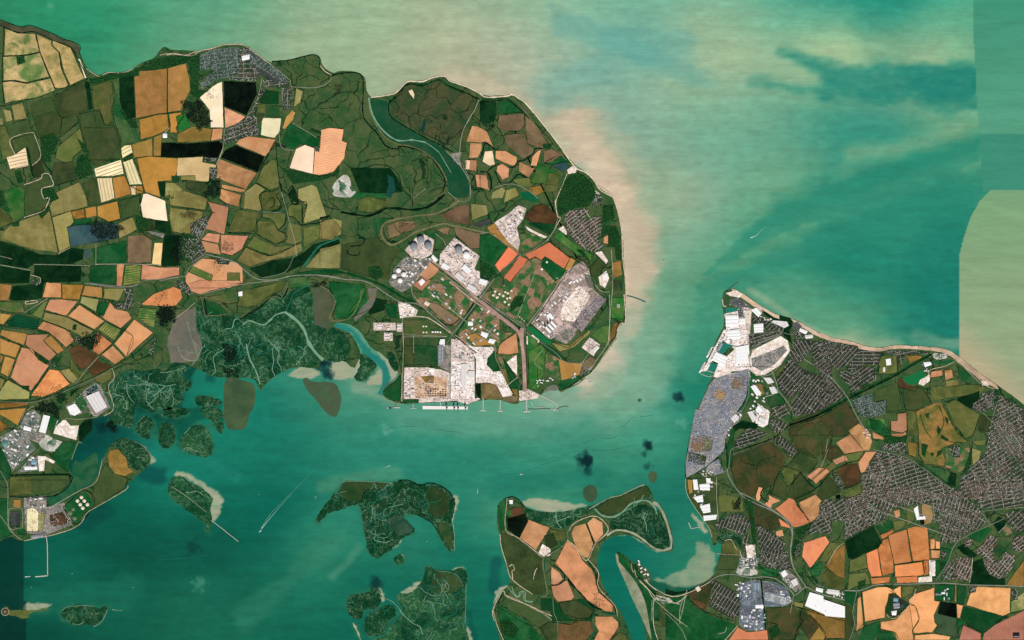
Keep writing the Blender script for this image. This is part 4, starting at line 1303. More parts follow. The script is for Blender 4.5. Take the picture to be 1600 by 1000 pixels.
l track 4 555,440 590,390 700,345 770,375 800,440 720,520 680,610 650,615 600,540 545,495
l track 3 680,620 740,700 740,790 840,900 860,970
l ditch 6 670,625 720,700 735,790 830,890 850,960
l ditch 5 665,392 715,520
l ditch 6 720,520 690,590 680,615
l ditch 10 550,740 620,820 700,905 760,930
l wdl 14 760,945 860,960
l ditch 7 455,650 520,700 530,740
l ditch 5 440,778 490,775 530,745
l track 4 125,460 135,545 165,640 200,740 330,835
l track 4 90,1000 80,935 130,830 150,815 170,850 300,900 380,940 450,970
l creekp 6 200,790 215,830 240,850 250,820 280,820 285,870 330,880
l creekp 10 720,300 760,340 830,350 890,320 950,265 1040,248 1090,290 1105,330
l creekp 5 475,320 480,380 510,420
l creekp 4 480,380 570,345
l creek 3 390,380 470,380
l cream 3 180,660 205,650 215,680 200,690 205,740
l cream 3 335,740 345,690 360,670
l track 3 945,640 960,700 1050,800 1100,860
l ditch 4 930,620 970,700 1060,800 1120,860
l path 2 1075,870 1070,1000
s 0.5 250,570 330,580 320,600 260,600
s 0.5 240,690 270,690 270,740 245,740
s 0.4 700,820 740,830 770,900 720,910
s 0.3 340,660 390,650 390,700 350,700
w 14 905,640 1000,740 1000,760 920,680
i 60 9 985,630 1000,625 1065,720 1050,765 1010,700|small hulk or shed at the creek side breaker yard|shed|sheds of the creek side breaker yard
b 6 wh pump_house|Small white pump house at the tip of the marsh headland|building 182,245 205,245 205,270 185,270
@750,860,5.714
p od 220,480 330,430 480,510 610,635 530,690 400,600 270,540
p dg 160,510 200,500 400,620 560,780 540,1000 260,1000 190,700
p gd 530,690 600,640 690,640 690,820 600,820
p br2 700,660 880,640 980,630 1010,720 950,800 700,900
p sk2 1030,590 1180,590 1235,640 1240,700 1170,800 1000,1000 920,1000 1060,720 1030,660
p og 1180,800 1240,730 1300,750 1330,900 1200,900
p gd 700,460 860,440 950,500 1010,540 980,600 860,640 740,560
p pk 1160,800 1240,730 1170,800
l wdl 6 1010,560 1000,660 1050,720 950,800
l ditch 5 860,610 980,600 1000,560
l road 2 650,440 660,560 690,640 695,850
l ditch 5 610,640 690,645 820,660 860,610
l ditch 4 200,520 400,650 530,690 620,820
l ditch 4 530,690 610,640
l track 4 120,540 150,660 210,800 240,860
l track 4 230,400 330,440 500,530 560,560 640,620
l creekp 6 240,310 290,380 340,420 380,370 400,450 470,460
l ditch 3 700,470 740,560 860,600
l dgl 5 1100,560 1200,570
l ditch 7 1240,640 1235,690 1160,800
w 50 170,640 260,620 350,700 300,790 220,760
@1020,430,4
p bch 488,86 520,88 600,138 680,198 760,243 840,266 900,283 960,318 1040,363 1120,398 1120,414 1040,387 950,337 890,307 830,287 760,267 670,220 590,167 510,110
p sd 455,112 520,95 558,118 540,140 480,130
p dk2 480,152 540,140 612,200 590,215 480,185
p cw 458,202 530,205 530,238 453,240
p wp 447,242 592,210 606,560 612,590 390,612 402,560 512,462 432,402 460,332
p dk2 530,205 570,200 575,265 535,265
p pg 560,200 620,210 600,440 590,430 580,320
p wp 330,560 445,340 465,352 352,572 336,600 300,602
p cw 436,420 515,442 472,455 442,492 402,480
p cw 362,542 407,562 387,607 342,597
p sd 390,600 480,580 500,640 440,650 380,635
p sd 608,520 622,470 700,430 800,380 842,410 858,470 800,560 700,622 650,628 612,600
p scr 615,520 700,490 820,440 840,470 760,560 680,600 620,565
p dk2 600,372 700,360 800,350 800,372 620,450 600,440
p vd 790,250 860,270 880,300 850,340 870,430 840,400 810,360 800,330
p vd 680,215 760,265 790,275 770,290 700,250
p cg 350,690 385,645 600,582 612,640 582,770 532,850 440,1000 237,1000 300,800
p ta 400,710 460,735 430,790 372,752
p pb 505,640 575,640 560,720 490,700
p dg 610,620 620,600 640,640 620,760 580,810 560,860 520,880 580,770
p ob 640,680 680,680 700,740 660,760 640,720
p mg 715,765 800,745 828,800 735,830
p og 760,610 830,545 850,560 800,620 770,640
p wp 655,800 730,855 720,932 690,952 640,932
p gy 480,880 540,850 560,880 520,940 470,960
p dk2 870,300 905,290 940,330 900,350 880,340
p vd 500,940 560,910 660,930 640,960 540,960 500,990
p gd 850,920 1000,860 1120,810 1120,830 1000,900 860,950
p bm 860,950 1000,905 1120,850 1120,1000 860,1000
l road 4 590,560 610,480 680,420 790,375 815,330 790,310 700,270 610,220
l road 3 590,370 800,350
l road 4 680,630 780,720 860,820 880,880
l road 4 860,470 1000,560 1120,650
l road 3 855,480 760,600 690,630 620,610
l rail 3 520,575 620,572 760,575
l road 3 600,610 595,760 540,880 480,960
l ditch 8 850,935 1000,890 1120,820
l ditch 4 590,600 585,760 520,860
l path 3 740,590 780,720 700,760
l road 2 815,360 880,370 920,330
b 14 wh dock_warehouse|White dock warehouse nearest the small harbour basin|warehouse 455,250 530,248 535,316 455,320
b 12 wh dock_warehouse|Small white dock warehouse east of the northernmost large one|warehouse 540,270 576,268 578,300 540,302
b 14 wh dock_warehouse|White dock warehouse south of the basin, second from the north|warehouse 462,346 540,336 545,396 466,398
b 14 wh dock_warehouse|Largest white square warehouse beside the port railway|warehouse 515,450 594,436 596,550 515,556
b 14 wh dock_warehouse|Tilted white warehouse standing over the enclosed dock water|warehouse 395,478 468,510 446,566 365,530
b 13 wh market_hall|White square hall east of the docks beside grey streets|warehouse 630,306 690,300 690,356 633,360
b 10 cr dock_shed|Long pale shed along the dock road north of the docks|shed 572,222 612,218 610,298 584,300
b 10 wh seafront_block|White curved block behind the northern beach|building 612,216 650,202 682,236 660,262
b 10 wp seafront_block|Long pale block on the bend of the northern beach|building 752,282 838,290 850,316 822,330 742,294
b 10 gr dock_shed|Grey shed alongside the enclosed dock water|shed 420,418 440,428 412,478 395,468
b 12 wh factory|White factory shed beside the ochre yard south of the scrap yard|factory 610,695 640,685 680,738 650,755
b 12 wp factory|Pale factory shed east of the ochre yard|factory 725,700 760,695 782,735 745,742
b 12 wp factory|Pale factory shed west of the white trading estate|factory 590,855 622,848 652,900 626,920
b 12 wp factory|Pale shed beside the creek east of the car park|factory 485,895 515,865 540,885 510,925
b 12 wh factory|White block in the middle of the trading estate|factory 660,810 690,840 670,870 640,845
b 12 wp factory|Pale block at the south of the trading estate|factory 670,880 710,900 695,940 655,920
b 12 wp factory|Pale block north east of the sports field|factory 690,640 735,640 760,670 720,680
b 10 wh theatre|White block among the seafront town streets|building 920,330 970,350 955,370 915,350
b 10 wp theatre|Pale block at the eastern end of the seafront|building 950,375 1000,370 1000,392 955,398
i 35 30 620,640 700,640 750,700 730,760 690,790 720,850 690,930 640,920 600,830 620,770|small unit in the white trading estate|factory unit|units of the white trading estate
i 10 14 470,320 590,300 595,430 480,430|small dock building between the white warehouses|dock building|small dock buildings
i 62 8 340,540 430,370 450,350 455,365 360,560|pale crane or hut along the outer quay|hut|huts along the outer quay
i 20 16 530,200 600,200 620,280 690,250 780,290 700,280 560,260|grey naval yard building behind the point|building|old yard buildings behind the point
t ter 20 600,375 790,352 780,372 700,400 610,450
t ter 40 620,245 690,270 800,320 800,345 700,350 690,290 620,300
t ter 125 885,400 960,405 1000,470 900,560 850,500
t ter 45 860,500 900,560 960,600 940,700 850,780 780,700 770,640 820,580
t ter 50 960,600 1120,660 1120,800 1010,860 880,880 860,800 940,710
t ter 35 1000,470 960,405 1120,430 1120,640 1000,570
t sub 30 740,830 830,800 860,870 790,900 740,880
t sub 60 730,900 790,900 840,930 800,990 740,970
t vil 30 870,350 940,350 1000,395 960,400 890,395
c 25 9000 355,690 385,650 600,590 608,640 578,770 530,845 440,1000 240,1000 305,800
c 25 700 616,522 700,492 820,442 838,470 760,558 680,598 622,563
J 1.0 470,95 505,65 535,42|Dark timber jetty running out from the northern point
J 1.0 335,595 385,612|Pale mooring arm at the south end of the outer quay
J 0.8 300,615 340,632 385,628|Low mooring arm south of the outer quay
J 1.4 435,150 440,190 460,195|Pontoon jetty at the western point
B 20 3 62 355,480|white ferry moored along the outer quay, northern of two|ship
B 20 3 62 310,575|white cargo ship at the southern end of the outer quay|ship
@1020,640,4
p cg 265,0 522,0 482,90 457,180 447,250 342,350 210,425 205,340 230,200
p pb 250,170 330,160 345,265 240,260
p og2 325,170 382,170 362,265 310,245
p gd 225,262 335,290 325,350 222,322
p cg 350,342 410,312 442,390 390,410 330,380
p dg 490,130 517,115 502,200 495,350 462,362 460,260
p od 212,432 400,422 408,720 342,720 232,560
p ob 215,435 250,440 250,520 225,530
p og 410,542 450,532 560,562 570,640 420,640
p mg 400,410 435,400 440,440 400,450
p bm 500,292 740,202 830,290 820,350 730,480 600,560 520,480 492,380
p gd 832,360 920,262 1000,300 1060,300 960,420 920,385
p og 792,370 832,352 920,385 850,480
p gd 732,490 790,402 840,480 830,560 740,530
p gd 860,485 920,400 1010,490 1000,530 900,580 840,540
p bm 840,120 1000,80 1090,240 1000,290 920,250 860,180
p bm 1060,200 1120,130 1120,330 1060,290
p bm 570,570 640,580 780,650 790,740 700,780 600,700
p sa 1000,440 1085,367 1105,390 1020,468
p og 1085,360 1120,330 1120,400 1108,388
p pk 960,420 1040,360 1080,365 995,440
p sk2 642,540 660,482 685,487 690,510 665,573 647,570
p sk2 722,530 795,570 745,590 738,620 697,590 727,560
p rd2 762,620 850,552 880,562 900,600 973,690 973,710 880,738 830,680
p sk2 912,580 1020,532 1053,570 1040,610 1048,668 990,703 922,610
p rd2 782,672 850,722 858,743 800,730
p rd2 932,920 945,832 1080,790 1106,830 985,996

p sm 240,650 290,680 340,760 330,780 280,720
p sm2 440,770 520,780 550,820 530,860 520,810 450,800
p ms 390,800 440,770 540,770 560,830 550,880 520,810 460,810 420,850
p og 430,840 480,815 540,870 545,905 430,900
p od 425,905 545,910 520,1000 390,1000
p sd 590,850 640,840 640,920 600,930
p wm 460,960 560,930 640,950 640,1000 450,1000
p dg 880,750 960,720 980,760 900,790
p pk 770,760 810,750 820,790 770,800
p gr 1000,990 1050,960 1080,1000
p og 1050,950 1120,870 1120,960
l creekd 5 410,310 445,260 455,180
l ditch 5 340,350 410,300 430,330 420,390
l ditch 4 455,200 465,290 470,370
l road 6 465,370 480,430 560,540 650,590 740,630 850,700 872,760 862,900 880,1000
l path 3 398,420 400,560 410,720
l path 3 300,400 400,470
l road 3 390,410 470,370 490,250 560,240
l ditch 6 490,270 610,230 750,180 840,110 960,60 1120,0
l rail 5 500,290 620,245 760,180
l path 3 205,430 215,530 290,650 350,740 370,800
l hedge 5 405,450 510,500 590,570 620,660 640,800 660,1000
l ditch 4 640,350 570,330 540,310
l ditch 3 650,420 660,330 770,290
l ditch 5 740,530 780,410 840,350
l ditch 4 920,390 1010,490 1080,430
l path 2 1095,180 1080,260
l ditch 4 850,480 930,390
l ditch 7 690,490 675,540 720,580
l ditch 6 640,580 760,640
l ditch 5 900,590 970,690
l hedge 4 1050,950 985,1000
l track 2 400,900 545,910
l track 3 450,820 490,815 525,880
l track 3 545,880 560,930 600,950
s 0.4 560,440 600,420 600,480 560,490
s 0.4 700,660 760,670 770,720 720,730
s 0.8 500,570 540,560 530,620 505,630
s 0.5 420,480 450,490 440,530 420,520
w 60 560,540 620,560 650,820 640,1000 620,800 600,650
w 40 890,750 1000,710 970,770 910,800
w 40 660,950 700,1000 660,1000
t ter 20 510,200 600,110 720,150 640,200 510,255
t ter 60 750,190 800,160 910,255 870,310 820,250
t ter 70 385,720 480,655 560,650 620,720 560,795 480,745 395,755
t ter 60 645,705 740,760 830,830 820,880 690,880 655,820
t ter 78 660,835 830,890 820,960 720,1000 685,960
t ter 20 720,980 880,1000 860,960 830,900
t sub 30 1045,640 1060,565 1120,560 1120,780 1010,770 930,800 920,900 880,960 900,850 950,780
t sub 75 560,800 600,770 610,840 580,860 560,940
t ter 40 880,880 920,870 920,920 890,920
b 14 wh steel_mill|White mill block at the north west corner of the steelworks|factory 250,440 276,436 286,500 256,502
b 14 wh steel_mill|White mill block with wide roof in the north of the steelworks|factory 290,466 355,460 356,505 295,502
b 14 wh steel_mill|Small white mill block at the north east of the steelworks|factory 332,426 360,430 360,456 336,460
b 14 wh steel_mill|White mill block midway down the western shore path|factory 250,546 310,532 316,575 280,580
b 14 wh steel_mill|Tall white mill block in the south of the steelworks|factory 292,602 355,586 360,640 316,648
b 14 wh steel_mill|Southernmost wide white mill block of the steelworks|factory 314,662 400,655 395,685 320,695
i 0 16 250,440 370,425 365,510 320,520 330,580 300,600 255,545|small white annex of the steelworks|annex|annexes of the steelworks
i 35 12 280,395 340,370 390,400 330,415|small shed between the car park and steelworks|shed|sheds between car park and steelworks
i 10 16 545,940 640,930 640,990 540,995|small works unit by the tidal inlet|works unit|works units by the tidal inlet
i 60 12 470,110 520,30 550,0 560,20 500,110 460,190|small unit along the creek road|factory unit|units along the creek road
c 25 4500 268,5 515,5 478,90 452,180 440,250 345,345 215,415 210,340 232,200
c 25 600 352,345 408,316 436,388 390,405
J 1.0 222,705 240,745|Mooring head standing off the steelworks shore
J 0.8 240,743 300,733|Thin causeway to the mooring head off the steelworks shore
@1280,430,4
p bch 0,353 80,393 150,403 230,423 300,448 390,456 470,435 610,443 700,450 770,455 830,478 880,513 1000,612 1120,693 1120,718 990,640 870,548 820,503 760,478 600,462 470,457 390,477 290,472 220,447 140,427 70,414 0,382
p og 367,562 390,507 483,507 488,610 430,618 357,613
p ob 542,502 640,502 640,520 570,548
p wm 702,482 800,490 800,520 720,530
p gn 515,642 580,622 640,592 665,620 665,660 620,660 590,690 540,670
p dgw 690,530 760,545 840,520 830,550 740,560
p sk2 700,602 770,592 768,630 692,640
p sk2 782,592 830,590 838,640 787,660
p ol 792,660 860,652 875,680 860,695 790,700
p sd 630,655 690,620 690,660 650,690 620,680
p br 490,660 515,640 540,680 590,700 620,690 600,730 540,710 500,700
p od 347,722 490,670 520,840 420,860 420,780 345,790
p gd 522,712 640,702 690,770 690,800 600,850 542,840
p og 700,700 860,690 1000,680 1040,700 1000,740 700,782
p bm 0,890 170,790 230,890 250,920 180,970 190,1000 0,1000
p sa 185,962 245,925 320,1000 215,1000
p pk 445,910 485,910 485,865 545,855 550,970 520,990 445,970
p vd 860,770 960,740 1000,720 1000,780 950,840 900,800
p mg 860,560 1000,660 1040,700 1000,690 880,660
p sd 1010,660 1050,660 1060,690 1020,690
p gr 300,900 430,900 445,980 380,990 300,940
p od 400,860 545,860 550,1000 440,1000
p og 550,850 600,850 620,1000 555,1000
l ditch 9 0,872 180,775 330,700 480,625 600,550 705,495
l dgl 6 0,860 180,765 480,612 690,495
l road 4 30,590 110,680 180,770 240,890 300,980
l road 3 0,540 60,620 0,680
l track 3 860,520 1000,650 1060,700 1120,710
l path 3 870,540 1010,680
l ditch 4 510,720 540,850
l ditch 4 640,700 700,790
l road 3 60,470 30,560
l track 3 680,630 700,590 780,570 850,540
l track 4 620,450 700,460 790,470 840,490
l road 3 1120,960 1000,840 950,830
t ter 45 60,470 120,450 240,440 250,470 160,570 120,590 40,560
t ter 0 250,470 390,475 370,560 270,560 200,610 170,580
t ter 150 120,600 170,590 260,620 190,690 140,650
t ter 35 200,620 270,570 350,570 350,620 360,650 200,740 190,700
t ter 40 0,700 60,640 110,690 160,760 0,850
t vil 20 0,400 230,440 60,470 40,540 0,550
t ter 60 0,560 40,570 60,620 0,690
t vil 10 395,475 600,465 690,490 640,495 540,495 500,590 490,510
t car 20 205,780 330,735 345,800 420,780 415,860 360,885 270,885 235,840
t ter 60 960,800 1000,780 1060,840 1010,860 950,835
t vil 40 1010,740 1090,720 1120,760 1090,850 1040,820
b 10 wh school|White school block with courts in the tan playing field|school 415,525 445,520 450,560 420,565
b 8 wp school|Small pale school annex on the tan playing field|school 398,575 412,575 412,605 398,605
b 8 wh fort_building|White block by the green lake near the beach|building 650,545 700,540 700,560 660,575
i 20 10 640,545 710,535 690,600 660,600|small white shed north of the green lake|shed|sheds north of the green lake
i 80 20 705,485 795,492 795,518 720,528|small block of the seafront leisure park|building|blocks of the seafront leisure park
w 30 355,600 370,560 380,570 370,615
w 40 230,660 290,650 330,690 270,720
l hedge 5 355,615 430,622 490,612 488,505
@1320,530,4
p glf 445,450 560,402 600,395 640,470 690,560 765,640 690,652 600,682 625,750 620,790 500,780 460,720 460,580
p og 630,412 690,377 845,470 800,600 762,618 690,540
p gd 835,540 850,470 910,490 905,570 850,590 830,570
p og 790,640 880,630 880,660 830,665
p gb 630,680 720,670 780,680 780,780 720,830 630,800
p lt 790,680 850,700 840,770 800,790
p sk2 25,570 90,525 150,575 172,640 150,695 118,695 45,600
p sk2 0,620 38,600 110,698 0,718
p og 0,722 110,700 120,720 70,775 0,770
p br 0,785 70,780 100,850 90,900 0,940
p og2 0,950 90,905 110,940 100,980 0,1000
p sk2 85,770 130,705 200,702 150,770 175,815 100,835
p dg 150,500 220,510 280,570 290,600 240,610 170,560
p sk2 172,580 240,610 240,628 180,620
p sk2 292,590 350,590 380,580 385,600 330,618 295,610
p vd 250,640 300,640 390,610 380,640 260,650
p pk 287,510 330,510 330,465 385,460 388,570 360,585 290,575
p ob 390,640 455,650 440,740 400,720
p mg 395,790 470,800 560,850 690,930 710,860 620,810 500,790
p dg 470,880 560,850 570,960 480,940
p og 300,830 385,830 380,910 300,915
p sd 300,885 370,880 370,912 300,912
p vd 660,830 700,840 690,920 640,900
p tan2 1020,770 1060,760 1070,800 1100,830 1080,860 1040,860
p sm 1020,280 1100,290 1120,330 1060,310
l hedge 7 445,460 460,580 465,720 500,780
l hedge 6 640,470 700,580 770,640
l hedge 5 620,400 690,375 760,420
l hedge 6 765,620 800,600 850,470
l hedge 6 780,650 790,760 760,820 720,850
l hedge 5 380,780 500,800 700,950
l road 3 180,690 380,740 480,800 560,860 720,980
l road 3 960,380 930,470 910,560 890,700 900,1000
l road 2 970,480 1120,580
l road 2 935,550 1120,690
l road 2 900,640 1080,760
l road 2 970,400 1120,520
l road 2 910,730 1010,810
l road 2 1050,480 1040,660
l road 2 945,740 950,890
l road 2 900,900 1120,905
l road 2 900,970 1120,970
l road 2 1075,900 1075,1000
l dgl 5 470,470 500,560 540,620
l dgl 5 590,420 620,520 580,600
l dgl 5 610,600 660,640 740,645
w 20 500,470 530,460 520,500
w 40 580,540 600,560 590,600 575,580
w 40 600,600 650,625 640,640 600,620
w 20 620,480 650,500 640,540
w 30 480,650 520,660 500,740 480,720
w 30 580,700 610,690 600,720 570,740
w 20 530,710 560,710 550,740
w 60 1020,760 1070,720 1110,760 1110,850 1050,870 1000,850 1050,800
w 50 930,300 960,320 960,420 930,400
w 60 800,640 790,780 730,850 760,770
w 80 250,600 360,610 400,600 370,640 250,650
s 0.5 860,500 900,500 880,560 840,560
t sub 30 965,345 1120,440 1120,540 1000,460 950,440
t sub 33 950,470 1120,560 1120,740 1060,740 905,640 920,540
t sub 33 895,650 1010,740 1010,840 960,880 900,860
t sub 10 730,900 880,720 890,880 900,1000 800,1000 720,950
t sub 0 905,880 1040,880 1120,870 1120,1000 905,1000
t sub 30 190,720 260,700 380,745 390,790 300,820 240,830 200,800
t vil 30 240,660 380,640 390,730 300,700 220,690
t sub 72 110,850 240,820 290,830 295,920 110,1000 105,930
t sub 10 300,920 470,920 560,970 700,960 800,1000 110,1000
t sub 40 560,870 700,950 740,1000 600,980
t sub 30 800,400 890,340 940,350 900,430 860,460 800,440
t vil 60 650,670 720,665 720,740 680,740
i 30 10 110,570 150,560 170,620 130,620|small shed along the bending road|shed|sheds along the bending road
@1040,750,4

n 30,96,72 0.6 5 200,400 240,400 230,450 200,450
n 34,100,76 0.7 4 0,660 120,660 220,610 290,560 300,590 220,650 120,690 0,700
p vd 0,680 60,700 150,690 250,640 300,600 320,600 250,650 150,700 0,725
p od 345,465 440,465 460,480 440,560 330,590 335,540
p wm 440,550 580,555 575,600 440,595
p dg 590,540 720,560 700,600 600,610
p ig 460,480 580,480 580,540 460,545
p sd 500,410 560,400 565,480 510,490
p bgr 540,625 590,625 600,720 620,940 500,940 460,900 460,740 450,660
p bgr 605,630 690,640 760,680 790,760 740,790 615,790
p wg 620,700 700,720 790,760 740,780 620,750
p gy 705,575 760,560 830,620 850,680 810,700 750,640
p gr 820,555 850,545 860,575 830,585
p dg 890,560 950,510 985,520 960,600 920,600
p og 960,500 1030,390 1110,395 1060,440 990,530
p ob 1000,540 1060,440 1120,400 1120,620 1070,600
p og 970,600 1010,560 1120,630 1120,680 1010,670
p bm 630,800 800,790 850,860 830,960 800,1000 640,1000
p bm 830,810 940,870 1000,960 1010,1000 900,1000 840,920
p ob 900,1000 960,920 1000,970 990,1000
p ob 860,800 1120,870 1120,990 1010,990 960,920
p dg 0,740 80,740 140,710 160,780 260,840 420,900 440,910 370,1000 0,1000
p bm 135,700 240,650 290,640 270,770 230,810 160,760
p br 170,740 260,780 240,820 180,780
p rd2 395,1000 450,920 510,950 635,938 642,1000
p ol 800,760 860,770 860,800 810,790
p dk2 605,640 690,650 700,700 610,700
l road 5 270,640 330,600 420,590 530,610 620,605 700,625 780,690 810,720 880,670 960,710 1120,750
l road 5 880,670 830,600 790,520 780,440 790,330 740,240 610,150 470,80
l road 3 800,720 780,830
l ditch 8 595,620 615,790 625,940
l road 3 530,610 540,640
l ditch 4 330,590 300,620 150,690 0,730
l path 3 130,690 130,700 90,800 90,900
l path 2 0,830 90,920 130,1000
l track 4 450,910 370,1000
l ditch 5 850,800 840,860 860,880 820,940 810,1000
l ditch 5 690,900 650,890
l ditch 4 780,780 1000,850 1120,880
l ditch 5 900,840 970,920 1000,960
l road 3 890,570 930,640 990,670
l ditch 4 130,700 150,750 260,830 420,880
l path 3 330,960 370,950 380,920
l track 3 1010,530 1060,440 1110,395
t ter 60 280,640 300,620 420,690 470,750 460,850 420,870 270,790 290,700
t sub 45 620,430 700,470 760,430 760,550 690,560 600,520 580,470
c 12 2600 470,735 545,730 550,850 465,850
c 12 900 545,640 585,635 592,770 550,780
c 12 1200 612,640 690,650 750,685 700,720 615,690
b 14 wh factory|White factory shed by the roundabout on the creek estate|factory 720,580 745,560 765,590 735,610
b 13 wp factory|Pale factory shed south of the roundabout estate road|factory 780,630 815,612 830,650 800,665
b 15 wh superstore_depot|Huge stepped white depot with grey roof lights south of the bypass|warehouse 900,700 985,725 985,745 1120,790 1120,860 1000,850 990,838 870,785
b 10 wp depot|Pale grey long depot roof north of the huge stepped depot|depot 1010,680 1085,690 1085,720 1010,710
b 10 wh depot|White small depot beside the bypass bend|depot 940,670 985,680 980,705 938,692
b 8 gb greenhouse|Blue grey glasshouse west of the big storage lot|glasshouse 545,640 585,640 588,690 545,690
b 9 wh depot|White shed at the south end of the car lots|depot 560,780 610,778 612,800 562,802
b 8 cr house_block|Square cream building alone beside the tidal mud|building 185,675 205,660 222,685 200,700
i 10 30 470,860 560,800 620,800 622,930 510,940 465,900|small unit in the southern works estate|works unit|units of the southern works estate
i 10 16 440,640 530,640 530,720 460,740 440,700|small unit on the west side of the car lots|works unit|units west of the car lots
i 30 14 730,620 770,600 800,680 840,690 810,700 760,650|small unit along the bypass estate|works unit|units along the bypass estate
i 15 12 700,690 780,720 780,760 710,740|small white unit at the east end of the glass lot|works unit|units east of the glass lot
i 15 12 1000,690 1120,700 1120,740 1010,720|small shed along the bypass|shed|sheds along the bypass
i 10 18 465,485 575,485 575,540 465,540|small works building by the creek head|works building|works buildings by the creek head
w 50 590,550 700,610 720,590 640,570
w 40 880,600 930,600 960,640 930,660
w 60 780,430 830,370 850,430 800,500
w 40 640,930 700,900 720,960 660,1000
@1320,750,4
p vd 2,385 130,310 180,285 240,410 200,430 120,460 60,495 20,490
p dg 190,290 290,250 310,310 225,340
p og2 300,260 380,250 375,290 310,320
p sk2 305,195 340,185 348,225 320,240
p og 385,175 430,165 435,250 400,285 385,280
p or2 272,345 385,308 415,512 308,528
p or2 390,303 440,290 515,300 525,380 535,500 425,508
p or2 240,372 272,365 300,500 305,580 235,600 208,430
p or2 135,460 205,428 230,600 165,605 145,550
p or2 160,612 280,605 280,640 170,655
p or2 312,535 485,510 495,590 460,600 315,605
p or2 322,608 455,600 455,640 325,645
p or2 490,500 525,500 525,590 495,595
p or2 218,345 300,305 305,325 270,350 232,370
p sa2 533,370 562,368 562,430 535,432
p sa2 567,382 595,385 595,430 568,430
p sa2 538,437 597,440 592,490 540,490
p og 30,505 130,465 145,550 25,580
p og 25,590 130,575 150,610 160,650 85,660 20,690
p sd 525,500 565,505 565,600 530,600
p sd 460,610 545,600 545,635 460,640
p dg 600,420 680,440 640,520 570,600 570,500 600,490
p sa2 110,700 200,670 270,665 320,705 270,740 250,800 250,860 125,888
p sa2 295,690 350,660 352,740
p gd2 275,710 300,708 395,770 370,830 320,865 255,830
p sa2 80,730 100,730 118,920 72,945
p sa2 225,890 320,870 400,780 440,790 465,870 420,940 430,1000 330,1000 310,950 225,930
p sa2 400,750 440,710 560,672 560,755 595,760 555,850 560,890 575,910 545,950 430,960
p sa2 440,970 550,960 660,980 650,1000 435,1000
p og 360,665 440,665 420,710 355,740
p gd 445,660 545,655 540,680 440,710
p dg 565,655 685,655 680,750 560,752
p dg 700,655 755,655 760,700 740,780 702,772
p ol 688,655 698,655 698,765 685,760
p bk 600,760 698,772 698,860 580,835
p sa2 700,775 740,785 720,865 702,860
p dg 740,790 990,850 930,910 870,955 830,945 760,900 725,860
p mdg 590,835 700,865 715,990 660,980 560,950 580,910 560,870
p dg 700,870 760,880 740,900 700,960
p sa2 785,710 830,665 930,672 1035,675 1030,830 990,850 760,782
p lt2 1040,760 1120,700 1120,810 1040,825
p pk2 1120,815 1120,1000 860,1000 870,960 940,905
p pk2 740,905 850,960 850,1000 715,1000
p ob 1005,660 1060,580 1120,500 1120,665
p vd 800,510 860,490 870,540 920,590 1000,620 1000,655 780,650 800,580
p dg 765,350 880,290 920,310 840,390 800,370
p vd 925,270 960,225 1010,255 990,310 960,330
p vd 700,420 740,400 830,470 800,490 740,460
p gb 985,300 1030,290 1050,340 1000,350
p mg 930,420 970,400 1010,440 960,480 930,460
p dg 110,920 220,880 220,940 180,1000 90,1000
p dg 210,950 290,950 320,1000 200,1000
p gd 0,770 50,800 60,880 40,1000 0,1000
p tan2 480,150 540,160 555,220 540,270 490,285 480,200
p bk 465,235 492,230 500,275 475,280
p og 130,150 180,135 210,170 160,195
p dg 0,700 80,700 90,730 50,790 0,760
l road 5 0,690 100,690 200,655 400,650 555,645 650,645 770,655 1000,660 1120,665
l road 3 570,630 640,520 690,400 780,340 910,280 1000,240
l road 3 910,280 840,190 720,90 580,0
l road 3 860,195 1000,180 1120,170
l road 2 120,30 180,180 240,290
l road 2 0,140 200,60 420,70 560,110 590,190 600,300
l road 2 590,130 690,60
l road 3 75,700 50,820 60,900 30,1000
l hedge 5 0,380 180,285 240,410
l hedge 4 100,700 125,890 80,940
l hedge 5 270,345 310,530
l hedge 4 390,305 425,510
l hedge 5 310,530 490,508 495,590
l hedge 4 205,428 235,600
l hedge 5 130,455 160,655
l hedge 5 400,770 440,790 465,870 425,940 440,965 550,960
l hedge 4 210,900 225,940 310,950 340,1000
l hedge 5 280,690 350,740
l track 3 445,680 405,780 310,865 260,840
l hedge 5 520,300 530,500
l hedge 5 120,890 220,870
l hedge 4 990,850 1120,810
l hedge 3 870,955 740,905 700,960
l hedge 5 530,435 600,435
l hedge 4 225,380 275,360
l path 3 960,330 1010,280
l track 3 800,485 780,640
l track 3 1000,570 1060,500
s 0.5 30,860 50,880 40,910
w 60 240,650 310,650 290,680 250,665
w 40 80,640 130,620 130,660 90,680
w 20 580,500 640,520 600,560
w 30 255,830 280,720 300,710 290,820
w 40 380,770 395,775 340,850 325,860
t sub 20 0,120 120,70 170,170 100,230 0,280
t sub 60 190,60 300,50 420,70 400,150 300,180 250,250 200,160
t sub 5 300,20 560,110 580,200 560,280 550,150 430,140
t sub 30 0,290 160,200 170,280 0,370
t sub 75 600,100 700,90 800,190 780,320 700,380 620,400 590,280
t sub 35 590,20 700,60 840,190 720,90
t sub 10 720,0 920,0 1120,0 1120,160 920,180 840,170
t sub 60 790,200 850,200 890,270 790,330
t new 45 815,450 910,340 960,370 930,420 930,480 960,520 900,530 860,480
t new 50 860,490 960,520 1000,450 1060,470 1050,550 970,620 900,590
t new 40 1040,400 1070,350 1120,350 1120,450 1050,440
t new 60 700,480 780,480 800,580 770,635 690,620 690,540
t sub 60 620,560 690,480 690,620 600,630
t new 20 735,370 800,370 790,410 750,420
t sub 40 1000,200 1120,190 1120,320 1060,330 1010,260
t vil 30 770,660 820,660 820,700 780,710
t vil 80 1040,680 1080,680 1080,750 1045,750
t vil 60 600,440 650,450 620,500 600,490
